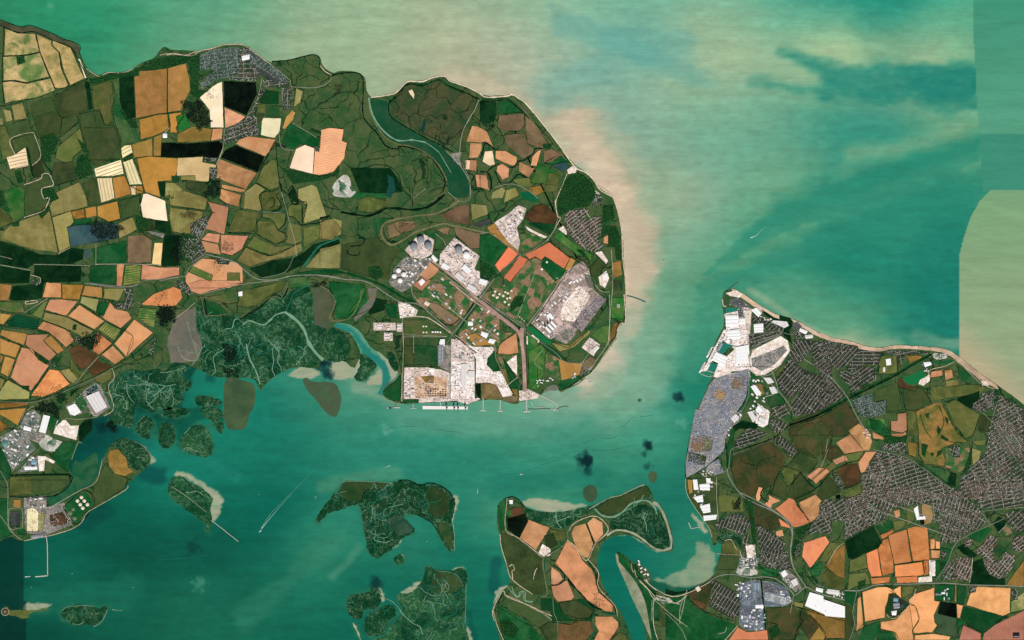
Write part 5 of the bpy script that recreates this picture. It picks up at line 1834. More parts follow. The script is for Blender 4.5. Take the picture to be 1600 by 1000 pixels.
b 10 wh school_block|Row of white stepped classroom blocks beside the oval tan field|school 430,180 455,160 465,230 500,225 505,245 450,250
b 9 gr farm_complex|Grey farm complex inside the dark tree belt|farm 300,770 340,765 345,800 305,805
b 8 wh farm_complex|White farm sheds at the south of the dark tree belt|farm 290,820 325,815 320,845 295,845
b 8 lb farm_complex|Blue roofed barn at the north of the tree belt farm|barn 305,735 335,740 330,762 302,758
b 10 wp nursery|Pale nursery shed along the sandy works plot|shed 535,510 555,510 555,590 540,590
b 9 bk farm_barn|Dark roofed barn in the walled plot of the eastern corner|barn 1050,955 1090,955 1090,985 1050,985
b 9 dbl farm_barn|Dark blue pond house square inside the tree belt farm|barn 345,780 362,770 370,795 352,805
i 0 8 570,660 680,660 680,740 565,745|small glasshouse in the dark green plots|glasshouse|glasshouses in the dark green plots
@1320,530,4
t sub 33 960,345 1120,440 1120,1000 705,1000 720,870 880,710 900,560 950,450
t sub 15 110,850 200,700 390,745 470,800 560,860 700,960 780,1000 100,1000
@1320,750,4
t sub 70 0,120 300,40 560,60 600,100 700,60 860,190 780,320 690,390 600,400 590,280 560,140 300,180 240,250 0,370
@1240,640,5.555
p gd 0,380 90,330 210,440 180,520 100,560 60,530
p bm 60,180 240,100 340,230 290,350 180,420 90,330 0,340 0,240
p gd 0,560 60,560 190,690 60,740 0,760
p gd 200,720 300,560 360,640 410,710 250,790
p bm 300,350 365,310 440,385 310,440 290,400
p og 270,500 340,450 370,490 320,540
p pk 340,440 450,395 475,440 365,480
p sa 160,600 260,510 305,545 190,650
p og 450,390 605,365 560,420 540,460 480,450
p br 375,540 420,490 550,465 585,570 560,640 470,680
p sk2 370,290 490,215 608,358 445,385
p sk2 45,800 190,735 245,790 205,850 235,920 145,980 90,880
p bk 365,745 400,735 410,785 370,790
p og 420,740 570,660 600,730 470,770
p rd2 0,810 40,850 100,900 140,980 0,1000
l ditch 6 0,780 190,690 330,540 480,460 560,440 620,370
l ditch 4 50,540 190,690
l ditch 3 290,400 340,230
l path 2 300,340 240,500
l hedge 5 410,700 600,620
t vil 60 330,570 380,570 450,690 410,700
t sub 30 240,800 330,785 600,740 700,700 740,830 640,980 250,960 220,860
t sub 70 600,560 700,470 820,620 840,700 620,720
@500,460,4
I ms 245,380 275,365 330,415 358,450 320,500 280,545 210,530 250,470
p ms 415,362 450,355 490,420 490,475 460,480 430,430
p sm 80,420 160,410 210,300 240,330 270,420 230,500 200,530 90,520
p sm 290,540 340,490 385,460 400,510 385,560 300,572
p sm 350,350 430,350 425,400 455,470 492,480 470,530 430,550 435,480 400,400
p sm 60,420 110,430 200,530 90,540 60,480
n 36,126,112 0.95 2 70,180 150,192 215,220 250,280 300,335 375,395 425,455 440,520 425,580 395,630 365,620 390,560 398,500 370,445 310,400 255,345 225,290 195,245 140,222 70,212
l slick 2 410,850 440,838 520,825 600,825
l slick 2 720,840 800,855 880,862
@780,560,4.544
l slick 2 150,735 330,715 420,700
l slick 3 440,695 520,665 570,650
l slick 2 600,610 650,580 700,565
l slick 3 720,565 790,570 840,545
l slick 3 855,490 900,475
l slick 2 900,470 940,425 970,420
l slick 2 1000,415 1090,405
l slick 2 0,830 60,825 130,815
l slick 2 150,820 400,720 440,700
l slick 1 650,650 800,650 960,615
@250,720,4
l slick 3 340,-10 400,40 440,80 490,105
l slick 1 0,620 150,610 300,590


@890,734,3.264
n 150,160,128 0.8 5 650,375 700,395 745,450 730,540 680,580 560,602 500,592 430,562 520,545 600,495 640,440
n 20,84,60 0.8 4 415,560 440,565 500,595 580,605 680,585 735,545 755,540 700,585 600,632 510,642 450,622 412,592
l mudp 13 425,165 462,195 495,270 518,360 514,405
l mudp 11 518,398 470,412 420,392 370,352 310,318 240,308 190,335
l mudp 4 100,200 200,145 260,130 330,95 380,75
l track 3 330,510 350,560 400,610 430,655 500,670 560,685
l track 3 430,655 425,720 430,800 450,868
l track 2 430,660 520,740 600,800
l track 3 440,640 480,650 540,680 600,640
l track 2 590,650 565,760
l track 3 380,560 440,610 520,645 600,630 720,570
p wm 430,650 470,640 540,670 480,690
p dg 400,600 440,620 420,700 440,860 470,868 420,868 400,740 380,640
s 0.4 450,700 560,720 500,800 440,760
@1000,0,2.174
n 26,128,112 0.7 24 468,182 540,190 620,215 760,225 900,210 1060,215 1150,215 1150,380 1000,370 860,350 640,330 500,300 380,275 520,290 610,285 600,255 540,225
n 20,122,110 0.5 24 880,230 1150,250 1150,340 1000,350
n 150,180,140 0.35 18 330,140 470,190 600,270 560,285 430,255

@0,0,1
n 44,138,112 0.6 9 1530,210 1480,226 1430,248 1380,268 1300,290 1220,322 1160,366 1100,430 1150,402 1250,352 1350,322 1450,288 1532,252
n 40,134,110 0.45 14 1545,283 1400,318 1280,362 1180,408 1120,445 1150,452 1250,412 1400,368 1490,345
n 102,166,152 0.5 18 860,10 960,46 1050,90 1130,128 1110,142 1020,112 940,78 870,50
n 136,174,134 0.25 16 1330,236 1420,226 1525,200 1525,212 1440,236 1360,262 1300,280
n 196,180,150 0.45 16 975,330 1010,340 1020,400 1010,470 985,520 980,450
"""
# ------------------------------------------------------------------ reading the survey
def parse_pts(toks, tile):
    pts = []; o = tile
    for t in toks:
        if t[0] == '@':
            o = tuple(float(v) for v in t[1:].split(',')); continue
        x, y = t.split(','); pts.append((o[0] + float(x) / o[2], o[1] + float(y) / o[2]))
    return pts, o
def centroid(p): return (sum(q[0] for q in p) / len(p), sum(q[1] for q in p) / len(p))

# ------------------------------------------------------------------ water
def bbox(p): return (min(q[0] for q in p), min(q[1] for q in p), max(q[0] for q in p), max(q[1] for q in p))
TAB = {}
def vnoise(x, y, seed):
    if seed not in TAB: TAB[seed] = np.random.default_rng(seed).random((256, 256)).astype(np.float32)
    T = TAB[seed]
    xi = np.floor(x).astype(int); yi = np.floor(y).astype(int); fx = x - xi; fy = y - yi
    fx = fx * fx * (3 - 2 * fx); fy = fy * fy * (3 - 2 * fy)
    a = T[yi % 256, xi % 256]; b_ = T[yi % 256, (xi + 1) % 256]; c_ = T[(yi + 1) % 256, xi % 256]; d = T[(yi + 1) % 256, (xi + 1) % 256]
    return (a * (1 - fx) + b_ * fx) * (1 - fy) + (c_ * (1 - fx) + d * fx) * fy
def fbm(x, y, seed, o=4):
    s = 0; a = 0.5; t = 0
    for i in range(o): s = s + a * vnoise(x * 2 ** i, y * 2 ** i, seed + i); t += a; a *= 0.55
    return s / t
WCP = """0,30,44,138,98 150,50,48,142,102 300,40,92,160,122 450,50,140,172,134 250,95,86,156,116 400,20,112,166,128 550,60,152,180,142 700,40,166,180,146 640,105,160,176,142 800,85,166,180,150 800,20,150,180,146
930,20,128,180,150 1000,60,120,175,150 1100,20,136,180,146 1050,130,140,178,146 1000,200,132,172,146 1150,80,152,184,146 1200,20,112,175,142 1300,20,84,164,134 1310,65,142,184,142 1400,25,66,154,126 1480,55,116,175,136 1440,85,134,176,136
1100,200,120,172,142 1200,190,106,166,136 1400,190,72,150,124 1300,190,72,152,126 1500,195,106,164,126 1150,250,112,168,138 1150,330,106,165,132 1100,300,130,170,140 1050,300,142,172,140 1060,380,122,168,136
1250,300,96,160,126 1200,400,64,146,114 1300,420,40,132,106 1400,350,44,138,112 1450,420,32,128,106 1470,500,26,122,104 1400,480,40,130,106 1250,450,70,148,116 1340,512,84,152,118 1200,470,80,150,118 1300,350,54,142,114 1480,300,44,136,110
1050,450,106,160,126 1100,430,88,154,120 1080,520,74,148,118 1040,560,90,156,128 1060,600,50,136,110 1000,600,108,166,140 950,650,86,156,126 900,680,76,150,122 1040,680,54,140,112 1050,760,30,118,96 800,680,72,148,118 700,680,52,138,112 800,740,46,132,106
600,660,52,136,110 560,605,70,142,114 500,700,36,126,102 400,720,20,114,92 600,740,40,130,106 450,800,14,104,84 350,850,9,94,74 200,850,5,86,66 100,900,10,95,74 300,950,20,100,76 450,900,25,110,86 500,850,40,125,98 560,890,24,112,88 730,850,26,116,92 750,950,12,102,80
1000,900,14,108,88 950,850,10,104,84 1090,850,34,122,96 1050,880,28,116,92 270,640,14,98,78 320,620,20,120,96 200,600,8,72,56 250,700,20,114,94 160,730,8,88,72 150,700,6,78,66 640,860,30,116,92 60,970,6,80,62 800,790,60,140,110 900,740,54,136,108 430,640,26,120,98"""
# features: colour r,g,b | strength | half width | softness | polyline
WF = """202,184,154|.8|7|40|900,190 930,235 960,290 985,350 1000,400 985,440
210,190,162|.75|5|28|890,190 930,260 965,310 975,370 980,450
214,190,166|.8|10|24|985,480 970,530 945,570 920,600
186,176,148|.45|4|34|1000,330 1012,400 1005,460
200,182,150|.5|4|22|700,118 760,135 800,150 850,190 890,240
188,178,146|.45|10|40|880,180 930,200 980,260
104,164,150|.5|8|44|870,142 905,118 940,108
100,165,150|.5|10|30|960,60 1010,80 1060,70
140,176,134|.4|2|24|1330,240 1400,232 1450,222 1520,205
34,132,106|.7|4|26|1525,218 1480,235 1430,255 1380,272
40,134,108|.6|4|34|1400,265 1340,285 1280,300 1220,330
106,160,122|.4|2|20|1535,252 1450,275 1380,300 1300,335 1200,372 1130,410
44,136,110|.6|4|28|1540,285 1450,300 1350,325 1290,350
52,140,112|.6|6|12|1250,330 1200,350 1170,375
44,136,110|.6|5|14|1280,380 1200,400 1140,425 1100,450
110,160,120|.35|2|20|1240,385 1170,405 1110,440
60,142,112|.6|8|18|1130,440 1110,470 1100,520 1080,580
120,166,134|.6|20|40|1000,520 1010,580 960,620
150,172,144|.6|8|18|960,590 920,625 880,630 850,628
100,158,132|.5|12|30|640,650 740,660 840,660 930,660
30,118,96|.7|8|20|780,762 860,752 940,742
150,170,136|.6|4|12|1430,528 1500,540
176,178,140|.5|6|22|1330,535 1400,545
176,178,142|.4|1|8|1170,452 1200,470 1240,500 1300,527 1350,540
24,118,100|.4|20|40|1470,380 1460,480 1440,520
140,160,130|.55|4|14|560,605 590,615 620,625
120,150,124|.5|8|20|540,570 570,590
8,70,62|.7|6|18|100,810 160,800 130,815
6,66,64|.6|6|14|215,730 250,745
10,80,64|.5|14|40|180,880 330,860
30,112,86|.5|10|30|60,940 130,935 200,930
60,130,100|.35|6|20|380,970 440,920 480,880 520,850
8,78,72|.6|5|10|775,880 772,920
8,74,66|.5|3|8|730,960 740,1000
120,158,124|.3|1|10|560,855 540,880 520,900
100,150,116|.4|4|12|500,760 560,745 620,740
34,124,108|.5|3|8|310,700 345,735 372,746
40,130,104|.4|14|34|700,720 760,720 850,700 920,690"""
CLOUD_SHADE = [(914, 717, 9, .95), (921, 722, 6, .9), (919, 736, 6, .55), (1012, 696, 7, .95), (1007, 710, 4, .5), (1012, 730, 6, .5), (1060, 619, 6, .75), (1067, 624, 4, .6), (1000, 625, 2.5, .7), (505, 572, 10, .8), (512, 584, 9, .75), (500, 565, 6, .7), (545, 905, 0.1, .1), (303, 855, 10, .4), (588, 911, 8, .7), (578, 978, 10, .6), (160, 668, 8, .8), (178, 672, 6, .7), (330, 590, 6, .4)]  # cloud shadows painted dark into the water: x, y, radius, strength
LIGHTBLOB = [(312, 914, 9, .3), (605, 672, 8, .3), (1065, 660, 8, .25), (78, 10, 4, .25)]

def water_colour(X, Y):
    """turbidity, cloud shadow and seam colours of the estuary at map points (sRGB 0..255)"""
    wx = X + 26 * (fbm(X / 90, Y / 40, 3) - .5) * 2; wy = Y + 14 * (fbm(X / 90, Y / 40, 9) - .5) * 2
    cp = np.array([[float(v) for v in t.split(',')] for t in WCP.split()]); P, C = cp[:, :2], cp[:, 2:]
    e = 45.0
    K = np.sqrt(((P[:, None] - P[None]) ** 2).sum(-1) + e * e)
    mean = C.mean(0); wts = np.linalg.solve(K + 2.0 * np.eye(len(P)), C - mean)
    out_ = np.empty(X.shape + (3,))
    for i in range(X.shape[0]):
        d = np.sqrt((wx[i][:, None] - P[:, 0]) ** 2 + (wy[i][:, None] - P[:, 1]) ** 2 + e * e)
        out_[i] = d @ wts + mean
    wn1 = fbm(X / 34, Y / 20, 21, 5) - .5; wn2 = fbm(X / 40, Y / 16, 33, 5) - .5
    for ln in WF.split('\n'):
        c_, st, hw, so, pl = ln.split('|'); c_ = np.array([float(v) for v in c_.split(',')]); hw = float(hw); so = float(so)
        pts = [tuple(float(v) for v in t.split(',')) for t in pl.split()]
        amp = 0.6 * (hw + so); mg = hw + so + amp
        bb = bbox(pts); i0, i1 = np.searchsorted(gy, [bb[1] - mg, bb[3] + mg]); j0, j1 = np.searchsorted(gx, [bb[0] - mg, bb[2] + mg])
        fx = X[i0:i1, j0:j1] + amp * wn1[i0:i1, j0:j1] * 1.6; fy = Y[i0:i1, j0:j1] + amp * wn2[i0:i1, j0:j1] * 1.2
        d = np.full(fx.shape, 1e9)
        for (x1, y1), (x2, y2) in zip(pts[:-1], pts[1:]):
            dx, dy = x2 - x1, y2 - y1; t = np.clip(((fx - x1) * dx + (fy - y1) * dy) / (dx * dx + dy * dy), 0, 1)
            d = np.minimum(d, np.hypot(fx - x1 - t * dx, fy - y1 - t * dy))
        m = np.clip(1 - (d - hw) / so, 0, 1); m = (m * m * (3 - 2 * m) * float(st))[..., None]
        out_[i0:i1, j0:j1] = out_[i0:i1, j0:j1] * (1 - m) + c_ * m
    # long silt streaks drawn out by the ebb
    st = fbm((X * .96 + Y * .28) / 120, (Y * .96 - X * .28) / 9 + 2 * fbm(X / 130, Y / 60, 55), 41, 4) - .5
    st2 = fbm((X + .15 * Y) / 60, Y / 5, 71, 3) - .5
    mt = fbm(X / 13, Y / 8, 83, 4) - .5; out_ *= (1.02 + 0.045 * st + 0.06 * st2 + 0.13 * mt)[..., None]; out_[..., 1] *= .985; out_[..., 2] *= .99
    for poly, cc, st_, so in TINTS:
        bb = bbox(poly); m = 8 + so
        i0, i1 = np.searchsorted(gy, [bb[1] - m, bb[3] + m]); j0, j1 = np.searchsorted(gx, [bb[0] - m, bb[2] + m])
        if i1 <= i0 or j1 <= j0: continue
        xs, ys = X[i0:i1, j0:j1], Y[i0:i1, j0:j1]; d = np.full(xs.shape, 1e9)
        for i in range(len(poly)):
            (x1, y1), (x2, y2) = poly[i], poly[(i + 1) % len(poly)]; dx, dy = x2 - x1, y2 - y1; t = np.clip(((xs - x1) * dx + (ys - y1) * dy) / (dx * dx + dy * dy + 1e-9), 0, 1)
            d = np.minimum(d, np.hypot(xs - x1 - t * dx, ys - y1 - t * dy))
        ins = pip(np.stack([xs.ravel(), ys.ravel()], 1), poly).reshape(xs.shape)
        d = np.where(ins, d, -d) + (4 + so * .8) * (fbm(xs / (6 + so * 1.6), ys / (5 + so * .6), 17, 3) - .5) * 1.4
        k_ = np.clip((d + so * .6) / so, 0, 1); k_ = (k_ * k_ * (3 - 2 * k_) * st_ * (.75 + .5 * fbm(xs / 12, ys / 7, 29)))[..., None]; k_ = np.clip(k_, 0, 1)
        out_[i0:i1, j0:j1] = out_[i0:i1, j0:j1] * (1 - k_) + np.array(cc) * k_
    # satellite mosaic seams: two sharp colour edges in the east, one darker strip south west
    xb = 1521 + 12 * np.clip((Y - 60) / 200, 0, 1.3) + 2 * (fbm(X / 20, Y / 10, 5) - .5)
    m = (X > xb) & (Y < 300)
    g = np.clip(Y / 200, 0, 1)[..., None]
    far = np.array([66, 148, 118]) * (1 - g) + np.array([86, 158, 126]) * g
    far = np.where((Y > 208)[..., None], np.array([62, 142, 116]), far)
    out_ = np.where(m[..., None], far * (1 + .06 * st)[..., None], out_)
    xb2 = np.interp(Y, [290, 297, 312, 340, 370, 400, 470, 560, 700], [1600, 1548, 1532, 1516, 1506, 1499, 1498, 1499, 1499])
    m = (X > xb2) & (Y > 296)
    g = np.clip((Y - 300) / 260, 0, 1)[..., None]; pale = np.array([122, 164, 120]) * (1 - g) + np.array([150, 168, 128]) * g
    dshore = np.clip(1 - np.abs((Y - 545) - (X - 1500) * .93) / 60, 0, 1)[..., None]
    pale = pale * (1 - .7 * dshore) + np.array([196, 172, 138]) * .7 * dshore
    out_ = np.where(m[..., None], pale * (1 + .07 * st)[..., None], out_)
    m = (X < np.where(Y > 938, 41, 38)) & (Y > 780)
    out_ = np.where(m[..., None], out_ * .62 + np.array([0, 6, 6]), out_)
    nb = fbm(X / 7, Y / 7, 91, 4)
    for bx, by, r, a in CLOUD_SHADE:
        d = np.hypot(X - bx, Y - by) / r + (nb - .5) * 2.2
        m = (np.clip(1.5 - d, 0, 1) * a)[..., None]; out_ = out_ * (1 - m) + np.array([6, 40, 44]) * m
    for bx, by, r, a in LIGHTBLOB:
        d = np.hypot(X - bx, Y - by) / r + (nb - .5) * 3
        m = (np.clip(1.4 - d, 0, 1) * a)[..., None]; out_ = out_ * (1 - m) + np.array([150, 190, 170]) * m
    return np.clip(out_, 2, 250)
def srgb_lin(c):
    c = c / 255.0
    return np.where(c <= 0.04045, c / 12.92, ((c + 0.055) / 1.055) ** 2.4) * KA
TINTS = []
tile = (0, 0, 1)
for ln in DATA.split('\n'):          # mud lying under thin water, and the silt fringe round every marsh islet
    if ln[:1] == '@': tile = tuple(float(v) for v in ln[1:].split(','))
    elif ln[:5] in ('p sm ', 'p sm2'): q = parse_pts(ln.split()[2:], tile)[0]; TINTS.append((chaikin(q, 1), F[ln.split()[1]][0], .95, 3.0))
    elif ln[:2] == 'I ': q = parse_pts(ln.split()[2:], tile)[0]; TINTS.insert(0, (q, (44, 108, 80), .7, 10.0))
    elif ln[:2] == 'm ': t = ln.split(); TINTS.insert(0, (parse_pts(t[4:], tile)[0], tuple(float(v) for v in t[1].split(',')), float(t[2]), float(t[3])))
tile = (0, 0, 1)
for ln in DATA.split('\n'):
    if ln[:1] == '@': tile = tuple(float(v) for v in ln[1:].split(','))
    elif ln[:2] == 'n ': t = ln.split(); TINTS.append((parse_pts(t[4:], tile)[0], tuple(float(v) for v in t[1].split(',')), float(t[2]), float(t[3])))
gx = np.arange(-60, 1661, 2.0); gy = np.arange(-50, 1051, 2.0)
X, Y = np.meshgrid(gx, gy); CW = srgb_lin(water_colour(X, Y))
V = np.stack([(X - 800) * S, (500 - Y) * S, np.zeros_like(X)], -1).reshape(-1, 3)
nx, ny = len(gx), len(gy); idx = np.arange(nx * ny).reshape(ny, nx)
Fq = np.stack([idx[1:, :-1], idx[1:, 1:], idx[:-1, 1:], idx[:-1, :-1]], -1).reshape(-1, 4)
me = mesh_np('estuary_water', V, Fq, None, M_WATER); set_attr(me, 'col', CW.reshape(-1, 3))
link('water', me, label='Green turbid estuary water with silt streaks and sediment plumes', kind='structure')
Bg = 150000.0
me = bpy.data.meshes.new('open_sea'); me.from_pydata([(-Bg, -Bg, 0), (Bg, -Bg, 0), (Bg, Bg, 0), (-Bg, Bg, 0)], [], [(0, 1, 2, 3)])
set_attr(me, 'col', L((80, 140, 112))); me.materials.append(M_WATER)
link('open_water', me, loc=(0, 0, -2.0), label='Open sea around the estuary', kind='structure')

# ------------------------------------------------------------------ land
LANDS = []
for i in range(0, len(COAST), 2):
    nm, lab = COAST[i].split('|'); pts, _ = parse_pts(COAST[i + 1].split(), (0, 0, 1))
    p2 = jitter(resample(chaikin(pts, 1), 1.6), 0.22)
    me = patch_mesh(nm, p2, 'base', 0, skirt=5.0, org=(0, 0))
    bm = bmesh.new(); bm.from_mesh(me); bmesh.ops.triangulate(bm, faces=[f_ for f_ in bm.faces if len(f_.verts) > 4], ngon_method='BEAUTY'); bm.to_mesh(me); bm.free()
    o = link(nm, me, loc=(0, 0, 3.0), label=lab, kind='structure')
    LANDS.append((pts, o))
def land_of(p):
    a = np.array([p])
    for pts, o in LANDS:
        if pip(a, pts)[0]: return o
    return None

def bbox(p): return (min(q[0] for q in p), min(q[1] for q in p), max(q[0] for q in p), max(q[1] for q in p))
def segx(a, b_, c_, d):
    def o_(p, q, r): return (q[0] - p[0]) * (r[1] - p[1]) - (q[1] - p[1]) * (r[0] - p[0])
    return o_(a, b_, c_) * o_(a, b_, d) < 0 and o_(c_, d, a) * o_(c_, d, b_) < 0
def overlap(p, q):
    if pip(np.array(p), q).any() or pip(np.array(q), p).any(): return True
    n, m = len(p), len(q)
    return any(segx(p[i], p[(i + 1) % n], q[j], q[(j + 1) % m]) for i in range(n) for j in range(m))
PLACED = []
STEP = 0.16
def layer_of(pts):
    bb = bbox(pts); lay = 0
    for q, b2, l2 in PLACED:
        if l2 < lay or b2[0] > bb[2] or b2[2] < bb[0] or b2[1] > bb[3] or b2[3] < bb[1]: continue
        if overlap(pts, q): lay = l2 + 1
    PLACED.append((pts, bb, lay)); return lay
LOWC = {'sm', 'sm2', 'bp'}  # bp is the flat brown fill left by masked-out clouds
EDGE_V, EDGE_F = [], []
SWATHS = []
def field_edge(p):
    n = len(p); z = 3.3 + STEP * 13 + .05 + (len(EDGE_V) % 17) * .004; i0 = len(EDGE_V)
    ws = np.convolve(nrng.normal(size=n + 8), np.ones(9) / 9, 'valid'); w0 = nrng.uniform(.3, .62)
    for i in range(n):
        a, b_ = p[i - 1], p[(i + 1) % n]; dx, dy = b_[0] - a[0], b_[1] - a[1]; d = math.hypot(dx, dy) or 1; h = .5 * w0 * max(.2, 1 + 1.3 * ws[i] + nrng.normal() * .15)
        EDGE_V.append((*W(p[i][0] - dy / d * h, p[i][1] + dx / d * h), z)); EDGE_V.append((*W(p[i][0] + dy / d * h, p[i][1] - dx / d * h), z))
    for i in range(n):
        if ws[i] < -.26: continue
        j = (i + 1) % n; EDGE_F.append((i0 + 2 * i, i0 + 2 * i + 1, i0 + 2 * j + 1, i0 + 2 * j))
        if nrng.random() < .22: TREES['hedgerow_trees'].append((*p[i], nrng.uniform(.25, .55), GREENS[nrng.integers(6)]))
GOODS = []
def yard_goods(poly, code):
    bb = bbox(poly); n = int((bb[2] - bb[0]) * (bb[3] - bb[1]) * (.08 if code in ('cg', 'dk2', 'bgr') else .16))
    pts = np.stack([nrng.uniform(bb[0], bb[2], n), nrng.uniform(bb[1], bb[3], n)], 1)
    a_, b_ = max(((poly[i], poly[(i + 1) % len(poly)]) for i in range(len(poly))), key=lambda e: math.hypot(e[0][0] - e[1][0], e[0][1] - e[1][1]))
    ang = math.atan2(-(b_[1] - a_[1]), b_[0] - a_[0])
    dn = fbm(pts[:, 0] / 9 + 30, pts[:, 1] / 9 + 30, 47, 3)
    for (x, y) in pts[pip(pts, poly) & (dn > .47)]:
        pal = [(250, 246, 240), (246, 240, 232), (232, 224, 214), (190, 186, 180), (110, 106, 100), (60, 62, 64), (160, 154, 146), (178, 140, 120)]
        GOODS.append((x, y, ang + (math.pi / 2 if nrng.random() < .4 else 0), nrng.uniform(.4, 2.0), nrng.uniform(.3, .9), nrng.uniform(2, 6), pal[nrng.integers(len(pal))]))
def patch(pts, code, name=None):
    lay = layer_of(pts)
    if code in ('mu', 'pl'): p2 = jitter(resample(jitter(resample(pts, 4.0), .9), 1.2), .4)
    elif code in SOFT: p2 = jitter(resample(chaikin(pts, 2), 1.5), 0.30)
    else: p2 = jitter(resample(pts, 2.5), 0.13)
    c_ = centroid(pts); org = W(*c_); par = land_of(c_)
    base = 0.7 if (code in LOWC) else 3.3
    if par is None and code not in LOWC: base = 2.4
    if name is None and code not in SOFT and code not in YARD and code not in WC and code not in NOEDGE and code not in LOWC: field_edge(p2)
    if code in YARD and code not in ('sd', 'gb', 'wm'): yard_goods(pts, code)
    if code == 'cs':
        e_ = max(((pts[i], pts[(i + 1) % len(pts)]) for i in range(len(pts))), key=lambda e: math.hypot(e[0][0] - e[1][0], e[0][1] - e[1][1]))
        th = math.atan2(e_[1][1] - e_[0][1], e_[1][0] - e_[0][0]); cs_, sn_ = math.cos(th), math.sin(th)
        for vv in np.arange(-60, 60, 5.2):
            uu = np.arange(-60, 60, .5); q = np.stack([c_[0] + uu * cs_ - vv * sn_, c_[1] + uu * sn_ + vv * cs_], 1); k_ = np.where(pip(q, pts))[0]
            if len(k_) > 12: SWATHS.append((tuple(q[k_[0] + 2]), tuple(q[k_[-1] - 2]), .7, (150, 112, 74)))
    me = patch_mesh(name or 'field', p2, code, 0, org=org)
    nm = name or NAMES.get(code, 'field')
    z = base + STEP * lay
    if par is not None and code not in LOWC:
        lp = par.location; z = z if lp[2] > 2.5 else z - .9
        return link(nm, me, parent=par, loc=(org[0] - lp[0], org[1] - lp[1], z - lp[2]))
    lab = {'bp': 'Smooth olive brown fill left by a masked-out cloud', 'sm': 'Pale bare mud flat fringing the shore', 'sm2': 'Pale green mud flat in the inlet'}.get(code)
    return link(nm, me, loc=(org[0], org[1], z), kind='structure', label=lab)

LINEC = {'ditch': (8, 30, 20), 'hedge': (18, 46, 24), 'road': (150, 150, 136), 'track': (222, 200, 172), 'cream': (246, 224, 186), 'path': (188, 184, 160), 'creek': (34, 108, 84),
 'creekp': (120, 158, 128), 'creekd': (20, 84, 76), 'bank': (122, 120, 84), 'dgl': (14, 74, 36), 'wdl': (14, 80, 56), 'mudl': (138, 138, 120), 'pipe': (186, 152, 138), 'rail': (92, 84, 74), 'slick': (34, 112, 92), 'mudp': (164, 168, 140), 'beach': (240, 220, 190)}
LNAME = {'creekp': 'creek', 'creekd': 'creek', 'wdl': 'creek', 'creek': 'creek', 'bank': 'sea_wall', 'dgl': 'grass_bank', 'mudl': 'mud_channel', 'cream': 'track', 'pipe': 'pipeline_track', 'rail': 'railway', 'track': 'track', 'path': 'path', 'road': 'road', 'ditch': 'ditch', 'slick': 'current_line', 'mudp': 'mud_rim', 'beach': 'beach'}
LZ = {'slick': 0, 'mudp': .25, 'beach': .4, 'ditch': 0, 'creek': .15, 'creekp': .2, 'creekd': .1, 'wdl': .2, 'mudl': .2, 'bank': .35, 'dgl': .3, 'pipe': .5, 'rail': .8, 'path': .6, 'track': .7, 'cream': .7, 'road': .9}
NLINE = [0]
def ribbon(pts, w, wob=0.25):
    p = catmull(pts, False, 6) if len(pts) > 2 else list(pts)
    p = resample(p, max(1.2, w * .8), False); n = len(p)
    if n < 2: return None
    p = jitter(p, 0.12, False)
    left, right = [], []
    ws = np.convolve(nrng.normal(size=n + 2), [.3, .5, .3], 'valid')
    for i in range(n):
        a, b_ = p[max(i - 1, 0)], p[min(i + 1, n - 1)]; dx, dy = b_[0] - a[0], b_[1] - a[1]; d = math.hypot(dx, dy) or 1
        h = 0.5 * w * max(.35, 1 + wob * ws[i])
        left.append((p[i][0] - dy / d * h, p[i][1] + dx / d * h)); right.append((p[i][0] + dy / d * h, p[i][1] - dx / d * h))
    return left, right
def line(kind, w, pts):
    w = max(0.55, w)
    r = ribbon(pts, w, 0.08 if kind in ('road', 'pipe', 'rail', 'path') else 0.3)
    if r is None: return
    left, right = r; n = len(left)
    c_ = pts[len(pts) // 2]; org = W(*c_); par = land_of(c_)
    V = np.array([(W(*q)[0] - org[0], W(*q)[1] - org[1], 0) for q in left + right])
    Fq = np.array([(i, i + 1, n + i + 1, n + i) for i in range(n - 1)])
    nm = LNAME[kind]
    me = mesh_np(nm, V, Fq)
    cc = LINEC[kind]
    set_attr(me, 'col', L(cc))
    if kind.startswith('creek') or kind in ('wdl', 'slick'): me.materials.append(M_CREEK)
    else:
        set_attr(me, 'col2', L(tuple(v * .8 for v in cc))); set_attr(me, 'par', (.08, .6, 0)); me.materials.append(M_LAND)
        at = me.attributes.new('rows', 'FLOAT_VECTOR', 'POINT')
    NLINE[0] += 1
    z = 3.3 + STEP * 13 + LZ[kind] + (NLINE[0] % 11) * .012
    if kind == 'slick': z = .4 + (NLINE[0] % 11) * .01; par = None
    if par is None: link(nm, me, loc=(org[0], org[1], z), kind='structure')
    else: lp = par.location; link(nm, me, parent=par, loc=(org[0] - lp[0], org[1] - lp[1], z - lp[2]))

